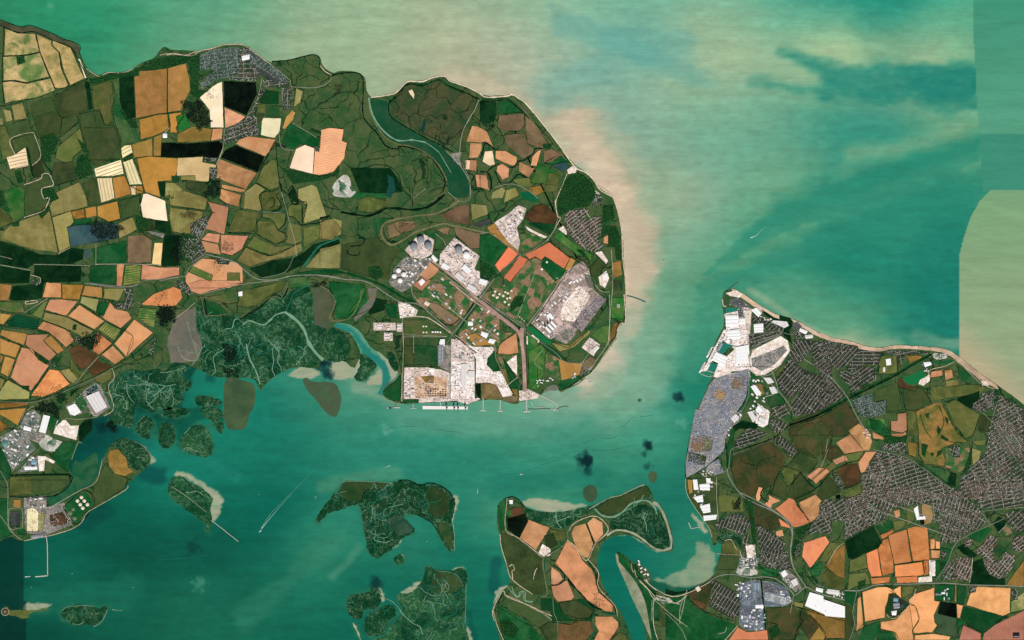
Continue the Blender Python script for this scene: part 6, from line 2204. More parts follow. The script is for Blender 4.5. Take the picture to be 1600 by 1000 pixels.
# ------------------------------------------------------------------ foliage and cloud-shadow clumps
TREES = {'woodland': [], 'hedgerow_trees': [], 'cloud_shade_scrub': []}
def scatter(poly, n_per, r0, r1, key, pal, fade=False):
    bb = bbox(poly); A = abs(area2(poly)) / 2
    n = int(A * n_per * (bb[2] - bb[0]) * (bb[3] - bb[1]) / max(A, 1e-6)) + 1
    pts = np.stack([nrng.uniform(bb[0], bb[2], n), nrng.uniform(bb[1], bb[3], n)], 1)
    m = pip(pts, poly); pts = pts[m]
    for x, y in pts:
        if fade:
            x += nrng.normal() * 1.6; y += nrng.normal() * 1.6
        TREES[key].append((x, y, nrng.uniform(r0, r1), pal[nrng.integers(len(pal))]))
def shade_scrub(poly, s_):  # dark clumps put in for cloud shadows, some for dark wood
    bb = bbox(poly); m = 7.0; n = int((bb[2] - bb[0] + 2 * m) * (bb[3] - bb[1] + 2 * m) * 2.6)
    pts = np.stack([nrng.uniform(bb[0] - m, bb[2] + m, n), nrng.uniform(bb[1] - m, bb[3] + m, n)], 1)
    d = np.full(n, 1e9)
    for i in range(len(poly)):
        (x1, y1), (x2, y2) = poly[i], poly[(i + 1) % len(poly)]; dx, dy = x2 - x1, y2 - y1; t = np.clip(((pts[:, 0] - x1) * dx + (pts[:, 1] - y1) * dy) / (dx * dx + dy * dy + 1e-9), 0, 1)
        d = np.minimum(d, np.hypot(pts[:, 0] - x1 - t * dx, pts[:, 1] - y1 - t * dy))
    d = np.where(pip(pts, poly), d, -d) + 17 * (fbm(pts[:, 0] / 7 + 40, pts[:, 1] / 7 + 40, 63, 4) - .5)
    pr = np.clip((d + 2.0) / 4.0, 0, 1) * (1.0 if s_ >= .8 else s_ * .8)
    for (x, y), p_ in zip(pts, pr):
        if nrng.random() < p_: TREES['cloud_shade_scrub'].append((x, y, nrng.uniform(.25, .6), DARKS[nrng.integers(len(DARKS))]) if s_ >= .8 else (x, y, nrng.uniform(.2, .45), [(38, 44, 30), (54, 54, 38), (30, 38, 26)][nrng.integers(3)]))
GREENS = [(24, 74, 34), (38, 92, 44), (16, 56, 26), (56, 100, 52), (30, 80, 44), (64, 92, 48)]
DARKS = [(8, 22, 16), (12, 32, 22), (16, 38, 26), (6, 16, 12), (26, 48, 34)]
def build_trees(key, label):
    T = TREES[key]
    if not T: return
    n = len(T); k = 6
    ang = np.linspace(0, 2 * math.pi, k, endpoint=False)
    P = np.array([(t[0], t[1]) for t in T]); r = np.array([t[2] for t in T]) * S; C = np.array([L(t[3]) for t in T])
    bx = (P[:, 0] - 800) * S; by = (500 - P[:, 1]) * S
    h = r * nrng.uniform(0.9, 1.7, n); ph = nrng.uniform(0, 6.28, n)
    V = np.zeros((n, 1 + 2 * k, 3), np.float32)
    V[:, 0] = np.stack([bx + nrng.normal(size=n) * .2 * r, by + nrng.normal(size=n) * .2 * r, 4.5 + h], 1)
    for j in range(k):
        rr = r * nrng.uniform(.45, .85, n); V[:, 1 + j] = np.stack([bx + np.cos(ang[j] + ph) * rr, by + np.sin(ang[j] + ph) * rr, 4.5 + h * nrng.uniform(.5, .85, n)], 1)
        rr = r * nrng.uniform(.75, 1.25, n); V[:, 1 + k + j] = np.stack([bx + np.cos(ang[j] + ph) * rr, by + np.sin(ang[j] + ph) * rr, np.full(n, 3.2)], 1)
    Ft = []
    for j in range(k):
        a, b_ = 1 + j, 1 + (j + 1) % k; c_, d = 1 + k + j, 1 + k + (j + 1) % k
        Ft += [(0, a, b_), (a, c_, d), (a, d, b_)]
    Ft = np.array(Ft); Fa = (Ft[None] + (np.arange(n) * (1 + 2 * k))[:, None, None]).reshape(-1, 3)
    fc = np.repeat(C[:, None], len(Ft), 1) * nrng.uniform(.75, 1.25, (n, len(Ft), 1))
    me = mesh_np(key, V.reshape(-1, 3), Fa, fc.reshape(-1, 3), M_LEAF)
    link(key, me, label=label, cat='trees', kind='stuff')

# ------------------------------------------------------------------ houses, cars
HOUSES = []      # x, y, angle, length, depth (map units), height m, roof colour, wall colour, place
SLATE = [(62, 64, 60), (48, 52, 48), (80, 78, 70), (92, 82, 70), (38, 42, 38)]
PALE = [(150, 148, 142), (180, 176, 168), (220, 216, 208), (126, 120, 112)]
BROWN = [(112, 84, 68), (128, 100, 82), (96, 76, 62)]
RED = [(146, 96, 82), (120, 80, 72), (164, 120, 104), (96, 70, 66)]
PROF = {'ter': (2.6, 1.2, 1.2, 1.0, SLATE * 2 + BROWN + PALE, 'town', (158, 152, 142), 2), 'sub': (2.9, 1.8, 1.25, 1.0, SLATE + BROWN + RED[:1] + PALE, 'town', (164, 156, 144), 2),
 'vil': (2.4, 1.8, 1.2, 1.0, SLATE + PALE + RED[:1], 'town', (158, 152, 140), 3), 'car': (1.9, 1.7, 1.15, .6, [(176, 186, 182), (140, 152, 148), (220, 224, 218), (96, 110, 106), (84, 100, 94)], 'towng', (120, 128, 118), 3),
 'new': (2.4, 1.6, 1.2, 1.0, RED + BROWN + PALE[:3] + [(196, 168, 158)], 'town', (196, 176, 166), 2)}
STREETS = []
OCC = {}
def town(prof, ang, poly):
    sp, al, ln, dp, pal, ground, stc, per = PROF[prof]
    patch(poly, ground, 'town_ground')
    c_ = centroid(poly); th = R(-ang); cs, sn = math.cos(th), math.sin(th)
    uv = [((x - c_[0]) * cs + (y - c_[1]) * sn, -(x - c_[0]) * sn + (y - c_[1]) * cs) for x, y in poly]
    u0, u1 = min(q[0] for q in uv), max(q[0] for q in uv); v0, v1 = min(q[1] for q in uv), max(q[1] for q in uv)
    i = 0; v = v0 + sp * .5
    while v < v1:
        rowc = pal[nrng.integers(min(len(pal), 10))]
        us = np.arange(u0, u1, al)
        bend = lambda u: 1.1 * np.sin(u / 23 + c_[0]) + .3 * np.sin(u / 9 + c_[1])
        us = us + nrng.uniform(-.25, .25, len(us)) * al * (.4 if prof == 'ter' else 1)
        vv = v + (nrng.normal(size=len(us)) * (.08 if prof in ('ter', 'car') else .35) + bend(us))
        pts = np.stack([c_[0] + us * cs - vv * sn, c_[1] + us * sn + vv * cs], 1)
        ok = pip(pts, poly) & (nrng.random(len(us)) > (.06 if prof == 'ter' else .14)) & (fbm(pts[:, 0] / 11 + 90, pts[:, 1] / 11 + 90, 23, 3) < (.70 if prof == 'sub' else .78))
        for (x, y), k in zip(pts, ok):
            if not k: continue
            cell = (int(x / 1.15), int(y / 1.15))
            if cell in OCC and OCC[cell] != len(PLACED): continue
            OCC[cell] = len(PLACED)
            rc = pal[nrng.integers(len(pal))] if nrng.random() < (.3 if prof == 'ter' else .6) or prof in ('car', 'new') else rowc
            HOUSES.append((x, y, -ang + (0 if prof in ('ter', 'car') else nrng.normal() * 7), ln * nrng.uniform(.8, 1.25), dp * nrng.uniform(.85, 1.15), 3.0 if prof == 'car' else nrng.uniform(6, 9), rc, (150, 140, 126), prof, len(PLACED)))
        if i % per == 0:
            uu = np.arange(u0, u1 + 3, 3.0); vs = v + sp * .5 + bend(uu)
            q = np.stack([c_[0] + uu * cs - vs * sn, c_[1] + uu * sn + vs * cs], 1); m = pip(q, poly)
            for j in range(len(uu) - 1):
                if m[j] and m[j + 1]: STREETS.append((tuple(q[j]), tuple(q[j + 1]), .65 if prof != 'car' else .4, stc))
        elif prof in ('sub', 'vil', 'new', 'ter', 'car'):
            scat = np.arange(u0, u1, 1.5); q = np.stack([c_[0] + scat * cs - (v + sp * .5) * sn, c_[1] + scat * sn + (v + sp * .5) * cs], 1) + nrng.normal(size=(len(scat), 2)) * .6
            for x, y in q[pip(q, poly)]:
                if nrng.random() < (.55 if prof == 'ter' else .35 if prof == 'car' else 1.0) * (1.4 if fbm(np.array([x / 14 + 60]), np.array([y / 14 + 60]), 5)[0] > .52 else .55): TREES['hedgerow_trees'].append((x, y, nrng.uniform(.35, .8), GREENS[nrng.integers(6)]))
        v += sp; i += 1
    # cross streets
    for u in np.arange(u0 + 9, u1, 17):
        vs = np.arange(v0, v1, 1.0); q = np.stack([c_[0] + u * cs - vs * sn, c_[1] + u * sn + vs * cs], 1); m = pip(q, poly)
        if m.sum() > 8:
            k = np.where(m)[0]; STREETS.append((tuple(q[k[0]]), tuple(q[k[-1]]), .9, stc))
HF = np.array([(0, 1, 5), (0, 5, 4), (2, 3, 7), (2, 7, 6), (1, 2, 6), (1, 6, 5), (3, 0, 4), (3, 4, 7), (4, 5, 9), (4, 9, 8), (6, 7, 8), (6, 8, 9), (5, 6, 9), (7, 4, 8)])
def house_verts():
    return np.array([(-.5, -.5, 0), (.5, -.5, 0), (.5, .5, 0), (-.5, .5, 0), (-.5, -.5, .62), (.5, -.5, .62), (.5, .5, .62), (-.5, .5, .62), (-.5, 0, 1), (.5, 0, 1)])
def build_houses():
    order = sorted(range(len(HOUSES)), key=lambda i: -HOUSES[i][3] * HOUSES[i][4] * (0 if HOUSES[i][8] == 'car' else 1))
    seen = {}; solo = set(); protos = {}
    for i in order:
        pl = HOUSES[i][9]
        if HOUSES[i][8] == 'car' or seen.get(pl, 0) >= 5 or len(solo) >= 300: continue
        seen[pl] = seen.get(pl, 0) + 1; solo.add(i)
    PL = {'ter': ('Small slate roofed terraced house in the tight town streets', 'terraced houses of the dock town'), 'sub': ('Small pitched roof house in the leafy suburb streets', 'suburban houses'),
          'vil': ('Small pitched roof house in a village', 'village houses'), 'new': ('Small reddish house on the new estate', 'houses on the red estate')}
    for i in sorted(solo):
        x, y, a, l_, d_, h, rc, wc, pf = HOUSES[i][:9]
        if rc not in protos:
            me = mesh_np('house', house_verts(), HF, np.array([L(wc)] * 8 + [L(rc)] * 4 + [L(wc)] * 2), M_SOLID); protos[rc] = bpy.data.objects.new('house', me)
        o = protos[rc].copy(); o.name = 'house'; col.objects.link(o)
        o.location = (*W(x, y), 3.0); o.scale = (l_ * S, d_ * S, h + 2.5); o.rotation_euler = (0, 0, R(a))
        cn = {62: 'Slate', 48: 'Dark slate', 80: 'Grey', 92: 'Brown', 112: 'Russet', 128: 'Tan', 38: 'Near black', 150: 'Pale grey', 180: 'Light grey', 220: 'White', 126: 'Dull grey', 146: 'Red', 120: 'Dark red', 164: 'Pink', 96: 'Maroon'}.get(rc[0], 'Grey')
        if x < 520: rg = 'in the seaside village by the caravans' if y < 240 else ('in the inland village among fields' if y < 445 else 'in a hamlet by the orange fields')
        elif x < 1020: rg = 'in the village beside the round wood'
        elif y < 560: rg = 'in the seafront terraces west of the school field' if x < 1370 else 'in the seafront streets east of the school field'
        elif y < 690: rg = 'between the trading estate and the railway' if x < 1300 else ('near the caravan site south of the railway' if x < 1400 else 'in the eastern streets behind the beach')
        elif x < 1260: rg = 'around the tidal inlet south of the steelworks' if y < 880 else 'on the estate west of the car lots'
        elif y > 830 and x > 1480: rg = 'on the red roofed eastern estates'
        else: rg = 'in the hill suburb above the big orange fields' if x < 1480 else 'in the suburb east of the golf course'
        o['label'] = '%s roofed small house %s' % (cn, rg); o['group'] = 'houses ' + rg; o['category'] = 'house'
    rest = [HOUSES[i] for i in range(len(HOUSES)) if i not in solo]; n = len(rest)
    A = np.array([(*W(t[0], t[1]), R(t[2]), t[3] * S, t[4] * S, t[5] + (2.5 if t[8] != 'car' else 0)) for t in rest])
    T = house_verts()[None].repeat(n, 0); T[..., 0] *= A[:, 3:4]; T[..., 1] *= A[:, 4:5]; T[..., 2] *= A[:, 5:6]
    ca, sa = np.cos(A[:, 2:3]), np.sin(A[:, 2:3])
    V = np.stack([A[:, 0:1] + T[..., 0] * ca - T[..., 1] * sa, A[:, 1:2] + T[..., 0] * sa + T[..., 1] * ca, 3.0 + T[..., 2]], -1)
    Fa = (HF[None] + (np.arange(n) * 10)[:, None, None]).reshape(-1, 3)
    rc = np.array([L(t[6]) for t in rest]); wc = np.array([L(t[7]) for t in rest])
    fc = np.concatenate([wc[:, None].repeat(8, 1), rc[:, None].repeat(4, 1), wc[:, None].repeat(2, 1)], 1)
    link('houses', mesh_np('houses', V.reshape(-1, 3), Fa, fc.reshape(-1, 3), M_SOLID), label='Thousands of small house roofs filling the towns and villages', cat='houses', kind='stuff')
CARS = []
def cars(ang, n, poly):
    bb = bbox(poly); c_ = centroid(poly); th = R(-ang); cs, sn = math.cos(th), math.sin(th)
    pts = np.stack([nrng.uniform(bb[0], bb[2], n * 2), nrng.uniform(bb[1], bb[3], n * 2)], 1)
    u = (pts[:, 0] - c_[0]) * cs + (pts[:, 1] - c_[1]) * sn; v = -(pts[:, 0] - c_[0]) * sn + (pts[:, 1] - c_[1]) * cs
    v = np.round(v / 1.5) * 1.5
    pts = np.stack([c_[0] + u * cs - v * sn, c_[1] + u * sn + v * cs], 1)
    dens = fbm(pts[:, 0] / 14 + 50, pts[:, 1] / 14 + 50, 77)
    pts = pts[pip(pts, poly) & (dens + nrng.uniform(-.12, .12, len(pts)) > .42)]
    pal = [(196, 200, 210), (126, 134, 152), (92, 98, 116), (60, 64, 76), (232, 234, 238), (150, 156, 172), (110, 118, 140)]
    for p in pts: CARS.append((p[0], p[1], -ang, pal[nrng.integers(len(pal))]))
def build_cars():
    n = len(CARS); A = np.array([(*W(t[0], t[1]), R(t[2])) for t in CARS]); C = np.array([L(t[3]) for t in CARS])
    # body with a narrower cabin on top
    T = np.array([(-.5, -.5, .25), (.5, -.5, .25), (.5, .5, .25), (-.5, .5, .25), (-.5, -.5, .9), (.5, -.5, .9), (.5, .5, .9), (-.5, .5, .9), (-.3, -.4, 1.6), (.22, -.4, 1.6), (.22, .4, 1.6), (-.3, .4, 1.6)])
    Q = np.array([(0, 1, 5, 4), (1, 2, 6, 5), (2, 3, 7, 6), (3, 0, 4, 7), (4, 5, 9, 8), (5, 6, 10, 9), (6, 7, 11, 10), (7, 4, 8, 11), (8, 9, 10, 11)])
    T = T[None].repeat(n, 0); T[..., 0] *= 7.5; T[..., 1] *= 3.6
    ca, sa = np.cos(A[:, 2:3]), np.sin(A[:, 2:3])
    V = np.stack([A[:, 0:1] + T[..., 0] * ca - T[..., 1] * sa, A[:, 1:2] + T[..., 0] * sa + T[..., 1] * ca, 5.2 + T[..., 2]], -1)
    Fa = (Q[None] + (np.arange(n) * 12)[:, None, None]).reshape(-1, 4)
    link('parked_cars', mesh_np('parked_cars', V.reshape(-1, 3), Fa, C[:, None].repeat(9, 1).reshape(-1, 3), M_METAL), label='Thousands of new cars parked in rows on the dockside lots', cat='cars', kind='stuff')

# ------------------------------------------------------------------ buildings, tanks and port gear
BC = {'wh': (250, 248, 244), 'wp': (228, 222, 216), 'gr': (134, 136, 138), 'cr': (232, 216, 190), 'lb': (120, 160, 176), 'gt': (138, 142, 144), 'gn': (96, 110, 72), 'tl': (84, 138, 124), 'bk': (14, 16, 18), 'gy': (168, 160, 150), 'pk': (222, 190, 178), 'gb': (118, 140, 150), 'dbl': (40, 70, 84)}
ZB = 3.0
def poly_walls(P, z0, z1):
    n = len(P); V = [(x, y, z0) for x, y in P] + [(x, y, z1) for x, y in P]
    return V, [(i, (i + 1) % n, (i + 1) % n + n, i + n) for i in range(n)]
def simple_mesh(name, V, Fc, c_, mat=None):
    me = bpy.data.meshes.new(name); me.from_pydata(V, [], Fc); set_attr(me, 'col', L(c_)); me.materials.append(mat or M_SOLID); return me
def building(h, cc, name, label, cat, pts):
    P = [W(*p) for p in pts]
    if area2(P) < 0: P = P[::-1]
    ox, oy = centroid(P); P = [(x - ox, y - oy) for x, y in P]
    root = link(name, None, loc=(ox, oy, ZB), label=label, cat=cat)
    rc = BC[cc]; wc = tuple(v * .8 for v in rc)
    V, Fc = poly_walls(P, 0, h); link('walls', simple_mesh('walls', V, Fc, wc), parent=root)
    if len(P) == 4:
        e = [math.hypot(P[i][0] - P[(i + 1) % 4][0], P[i][1] - P[(i + 1) % 4][1]) for i in range(4)]
        if e[0] + e[2] < e[1] + e[3]: P = P[1:] + P[:1]; e = e[1:] + e[:1]
        wid = (e[1] + e[3]) / 2; ns = max(1, min(5, int(round(wid / 45.0))))
        lerp = lambda a, b_, t: (a[0] + (b_[0] - a[0]) * t, a[1] + (b_[1] - a[1]) * t)
        V, Fc = [], []
        rise = min(5.0, wid / ns * .12)
        for k in range(ns):
            t0, tm, t1 = k / ns, (k + .5) / ns, (k + 1) / ns
            b0 = len(V)
            for t, z in ((t0, h), (tm, h + rise), (t1, h)):
                a = lerp(P[0], P[3], t); b_ = lerp(P[1], P[2], t)
                V += [(*a, z), (*b_, z)]
            Fc += [(b0, b0 + 1, b0 + 3, b0 + 2), (b0 + 2, b0 + 3, b0 + 5, b0 + 4), (b0, b0 + 2, b0 + 4), (b0 + 1, b0 + 5, b0 + 3)]
            for s_, q0, q1 in ((0, t0, tm), (1, tm, t1)):
                pass
        roof = link('roof', simple_mesh('roof', V, Fc, rc), parent=root)
        if wid > 60 or max(e) > 120:
            for k in range(ns):
                for u in (0.2, 0.4, 0.6, 0.8):
                    t = (k + .27) / ns; zz = h + rise * .54 + .25
                    a = lerp(lerp(P[0], P[3], t), lerp(P[1], P[2], t), u - .06); b_ = lerp(lerp(P[0], P[3], t), lerp(P[1], P[2], t), u + .06)
                    dx, dy = P[3][0] - P[0][0], P[3][1] - P[0][1]; d = math.hypot(dx, dy); dx, dy = dx / d * 3.0, dy / d * 3.0
                    V = [(a[0] - dx, a[1] - dy, zz - .2), (b_[0] - dx, b_[1] - dy, zz - .2), (b_[0] + dx, b_[1] + dy, zz + .9), (a[0] + dx, a[1] + dy, zz + .9)]
                    link('roof_light', simple_mesh('roof_light', V, [(0, 1, 2, 3)], (206, 210, 212)), parent=roof)
    else:
        n = len(P)
        ins = [(x * .97, y * .97) for x, y in P]
        V = [(x, y, h) for x, y in P] + [(x, y, h + 1.4) for x, y in P] + [(x, y, h + 1.4) for x, y in ins] + [(x, y, h + .6) for x, y in ins]
        Fc = []
        for a, b_ in ((0, n), (n, 2 * n), (2 * n, 3 * n)): Fc += [(a + i, a + (i + 1) % n, b_ + (i + 1) % n, b_ + i) for i in range(n)]
        Fc.append(tuple(3 * n + i for i in range(n)))
        roof = link('roof', simple_mesh('roof', V, Fc, rc), parent=root)
        for k in range(4):
            i = k * n // 4; x, y = ins[i][0] * .5, ins[i][1] * .5
            V, Fc = poly_walls([(x - 6, y - 4), (x + 6, y - 4), (x + 6, y + 4), (x - 6, y + 4)], h + .6, h + 3.2); Fc.append((4, 5, 6, 7))
            link('roof_vent', simple_mesh('roof_vent', V, Fc, (150, 152, 152)), parent=roof)
    return root
def ring(r, z, k=28): return [(r * math.cos(2 * math.pi * i / k), r * math.sin(2 * math.pi * i / k), z) for i in range(k)]
def tank(r, h, cc, name, label, cat, x, y, group=None):
    r *= S; ox, oy = W(x, y); k = 28
    root = link(name, None, loc=(ox, oy, ZB), label=label, cat=cat, group=group)
    rc = BC[cc]
    V = ring(r, 0) + ring(r, h); Fc = [(i, (i + 1) % k, (i + 1) % k + k, i + k) for i in range(k)]
    link('shell', simple_mesh('shell', V, Fc, tuple(v * .85 for v in rc), M_METAL), parent=root)
    V = ring(r * 1.015, h) + ring(r * .97, h + .5) + ring(r * .72, h + r * .16) + ring(r * .4, h + r * .24) + [(0, 0, h + r * .27)]
    Fc = []
    for q in range(3): Fc += [(q * k + i, q * k + (i + 1) % k, (q + 1) * k + (i + 1) % k, (q + 1) * k + i) for i in range(k)]
    Fc += [(3 * k + i, 3 * k + (i + 1) % k, 4 * k) for i in range(k)]
    roof = link('roof', simple_mesh('roof', V, Fc, rc, M_METAL), parent=root)
    if r > 90:
        for p_ in roof.data.polygons: p_.use_smooth = True
        V, Fc = poly_walls([(-14, -14), (14, -14), (14, 14), (-14, 14)], h + r * .25, h + r * .27 + 6); Fc.append((4, 5, 6, 7))
        link('valve_platform', simple_mesh('valve_platform', V, Fc, (120, 122, 124), M_METAL), parent=roof)
def unit(name, label, cat, group, x, y, a, l_, d_, h, rc):
    ox, oy = W(x, y); l_ *= S; d_ *= S
    V = [(-l_ / 2, -d_ / 2, 0), (l_ / 2, -d_ / 2, 0), (l_ / 2, d_ / 2, 0), (-l_ / 2, d_ / 2, 0)]
    V += [(p[0], p[1], h) for p in V[:4]] + [(-l_ / 2, 0, h + d_ * .14), (l_ / 2, 0, h + d_ * .14)]
    Fc = [(0, 1, 5, 4), (2, 3, 7, 6), (1, 2, 6, 9, 5), (3, 0, 4, 8, 7), (4, 5, 9, 8), (6, 7, 8, 9)]
    me = bpy.data.meshes.new(name); me.from_pydata(V, [], Fc)
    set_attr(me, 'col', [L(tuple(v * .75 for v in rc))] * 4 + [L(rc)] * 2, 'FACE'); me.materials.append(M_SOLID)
    o = link(name, me, loc=(ox, oy, ZB), label=label, cat=cat, group=group); o.rotation_euler = (0, 0, R(a)); return o
def clutter(ang, n, poly, label, cat, group):
    bb = bbox(poly); A = abs(area2(poly)) / 2; big = min(4.5, max(1.6, math.sqrt(A / n) * .75)); done = []; tries = 0
    while len(done) < n and tries < n * 60:
        tries += 1; x, y = nrng.uniform(bb[0], bb[2]), nrng.uniform(bb[1], bb[3])
        if not pip(np.array([(x, y)]), poly)[0]: continue
        l_ = big * nrng.uniform(.5, 1.3); d_ = big * nrng.uniform(.3, .75)
        if any(math.hypot(x - q[0], y - q[1]) < (l_ + q[2]) * .5 for q in done): continue
        done.append((x, y, l_))
        rc = [(248, 244, 240), (236, 226, 216), (206, 200, 194), (176, 178, 176), (120, 132, 136), (96, 96, 94)][min(5, int(nrng.random() ** 1.6 * 6))]
        c0, c1 = centroid(poly); sx_, sy_ = (bb[2] - bb[0]) * .14, (bb[3] - bb[1]) * .14
        wh = ('north' if y < c1 - sy_ else 'south' if y > c1 + sy_ else '') + (' west' if x < c0 - sx_ else ' east' if x > c0 + sx_ else ''); wh = wh.strip() or 'centre'
        cn = {248: 'White', 236: 'Cream', 206: 'Pale grey', 176: 'Grey', 120: 'Blue grey', 96: 'Dark'}[rc[0]]; sz = 'long' if l_ > 2.2 * d_ else ('broad' if l_ * d_ > big * big * .5 else 'small')
        lb = label[0].lower() + label[1:]
        while lb.split()[0] in ('small', 'low', 'grey', 'white', 'pale'): lb = lb.split(' ', 1)[1]
        lb = ' '.join((cn + ' ' + sz + ' ' + lb).split()[:13]) + ', ' + wh + ' part'
        unit(cat.replace(' ', '_'), lb, cat, group, x, y, -ang + (90 if nrng.random() < .35 else 0), l_, d_, nrng.uniform(5, 12), rc)
def ribbon_solid(pts, w, z0, z1):
    r = ribbon(pts, w, 0.0); left, right = r; n = len(left)
    ox, oy = W(*pts[0])
    q = [W(*p) for p in left + right]; q = [(x - ox, y - oy) for x, y in q]
    V = [(x, y, z1) for x, y in q] + [(x, y, z0) for x, y in q]; m = 2 * n
    Fc = []
    for i in range(n - 1):
        Fc += [(i, i + 1, n + i + 1, n + i), (i, i + m, i + 1 + m, i + 1), (n + i, n + i + 1, n + i + 1 + m, n + i + m)]
    return V, Fc, (ox, oy)
def jetty(w, pts, label):
    dark = 'Dark' in label or 'dark' in label; teal = 'Submerged' in label
    V, Fc, (ox, oy) = ribbon_solid(pts, w, 5.5 if not teal else -.5, 7.0 if not teal else .6)
    root = link('jetty' if not teal else 'outfall_wall', None, loc=(ox, oy, 0), label=label, cat='jetty' if not teal else 'outfall')
    link('deck', simple_mesh('deck', V, Fc, (96, 96, 90) if dark else ((56, 98, 98) if teal else (196, 192, 180))), parent=root)
    if teal: return
    p = resample(pts, 4.0, False)
    for q in p:
        x, y = W(*q); s_ = 2.0
        V, Fc = poly_walls([(x - ox - s_, y - oy - s_), (x - ox + s_, y - oy - s_), (x - ox + s_, y - oy + s_), (x - ox - s_, y - oy + s_)], -3, 5.5)
        link('pile', simple_mesh('pile', V, Fc, (80, 76, 68)), parent=root)
def quay(pts, label, cat):
    P = [W(*p) for p in pts]
    if area2(P) < 0: P = P[::-1]
    ox, oy = centroid(P); P = [(x - ox, y - oy) for x, y in P]
    root = link('container_quay', None, loc=(ox, oy, 0), label=label, cat=cat)
    V, Fc = poly_walls(P, 3.5, 7.5); Fc.append(tuple(len(P) + i for i in range(len(P)))); link('deck', simple_mesh('deck', V, Fc, (244, 238, 228)), parent=root)
    for t in np.linspace(.03, .97, 14):
        for s_ in (.15, .85):
            x = (P[0][0] + (P[1][0] - P[0][0]) * t) * (1 - s_) + (P[3][0] + (P[2][0] - P[3][0]) * t) * s_; y = (P[0][1] + (P[1][1] - P[0][1]) * t) * (1 - s_) + (P[3][1] + (P[2][1] - P[3][1]) * t) * s_
            V, Fc = poly_walls([(x - 2, y - 2), (x + 2, y - 2), (x + 2, y + 2), (x - 2, y + 2)], -3, 3.5); link('pile', simple_mesh('pile', V, Fc, (90, 86, 78)), parent=root)
def boxm(x0, x1, y0, y1, z0, z1):
    V, Fc = poly_walls([(x0, y0), (x1, y0), (x1, y1), (x0, y1)], z0, z1); Fc += [(4, 5, 6, 7), (3, 2, 1, 0)]; return V, Fc
def crane(x, y, label):
    ox, oy = W(x, y); root = link('quay_crane', None, loc=(ox, oy, 7.5), label='Dark gantry ' + label, cat='crane', group='quay cranes')
    dkc = (44, 56, 64)
    for sx_ in (-9, 9):
        for sy_ in (-12, 12):
            link('leg', simple_mesh('leg', *boxm(sx_ - 1.5, sx_ + 1.5, sy_ - 1.5, sy_ + 1.5, 0, 42), dkc, M_METAL), parent=root)
    link('portal_beam', simple_mesh('portal_beam', *boxm(-11, 11, -14, 14, 42, 46), dkc, M_METAL), parent=root)
    link('boom', simple_mesh('boom', *boxm(-2.5, 2.5, -62, 36, 46, 50), dkc, M_METAL), parent=root)
    link('machinery_house', simple_mesh('machinery_house', *boxm(-5, 5, 14, 30, 50, 57), (196, 200, 204), M_METAL), parent=root)
    link('mast', simple_mesh('mast', *boxm(-1.5, 1.5, -2, 2, 50, 68), dkc, M_METAL), parent=root)
def chimney(r, h, x, y, label):
    ox, oy = W(x, y); r *= S; k = 28
    root = link('chimney', None, loc=(ox, oy, ZB), label=label, cat='chimney')
    V = ring(r, 0) + ring(r * .8, h) ; Fc = [(i, (i + 1) % k, (i + 1) % k + k, i + k) for i in range(k)]
    link('stack', simple_mesh('stack', V, Fc, (224, 220, 214)), parent=root)
    V = ring(r * .88, h) + ring(r * .88, h + 3) + ring(r * .6, h + 3) + ring(r * .6, h - 2)
    Fc = []
    for q in range(3): Fc += [(q * k + i, q * k + (i + 1) % k, (q + 1) * k + (i + 1) % k, (q + 1) * k + i) for i in range(k)]
    Fc.append(tuple(3 * k + i for i in range(k)))
    link('rim', simple_mesh('rim', V, Fc, (70, 70, 72)), parent=root)
def boat(x, y, ang, ln, wd, label, cat, hullc=(240, 240, 238), deckc=(226, 226, 222)):
    ox, oy = W(x, y); root = link('boat', None, loc=(ox, oy, 0), label=label, cat=cat); root.rotation_euler = (0, 0, R(ang))
    l_, w_ = ln * S / 2, wd * S / 2; h = 2.0 + l_ * .06
    prof = [(-l_, -w_ * .8), (-l_ * .2, -w_), (l_ * .5, -w_ * .9), (l_ * .85, -w_ * .4), (l_, 0), (l_ * .85, w_ * .4), (l_ * .5, w_ * .9), (-l_ * .2, w_), (-l_, w_ * .8)]
    n = len(prof)
    V = [(a * .94, b_ * .8, -1.5) for a, b_ in prof] + [(a, b_, h) for a, b_ in prof]
    link('hull', simple_mesh('hull', V, [(i, (i + 1) % n, (i + 1) % n + n, i + n) for i in range(n)], hullc, M_METAL), parent=root)
    link('deck', simple_mesh('deck', [(a, b_, h - .1) for a, b_ in prof], [tuple(range(n))], deckc, M_METAL), parent=root)
    link('deckhouse', simple_mesh('deckhouse', *boxm(-l_ * .8, -l_ * .45, -w_ * .7, w_ * .7, h, h + 3 + l_ * .08), (250, 250, 250), M_METAL), parent=root)
    link('hatch', simple_mesh('hatch', *boxm(-l_ * .3, l_ * .5, -w_ * .5, w_ * .5, h, h + 1.0), tuple(v * .7 for v in deckc), M_METAL), parent=root)
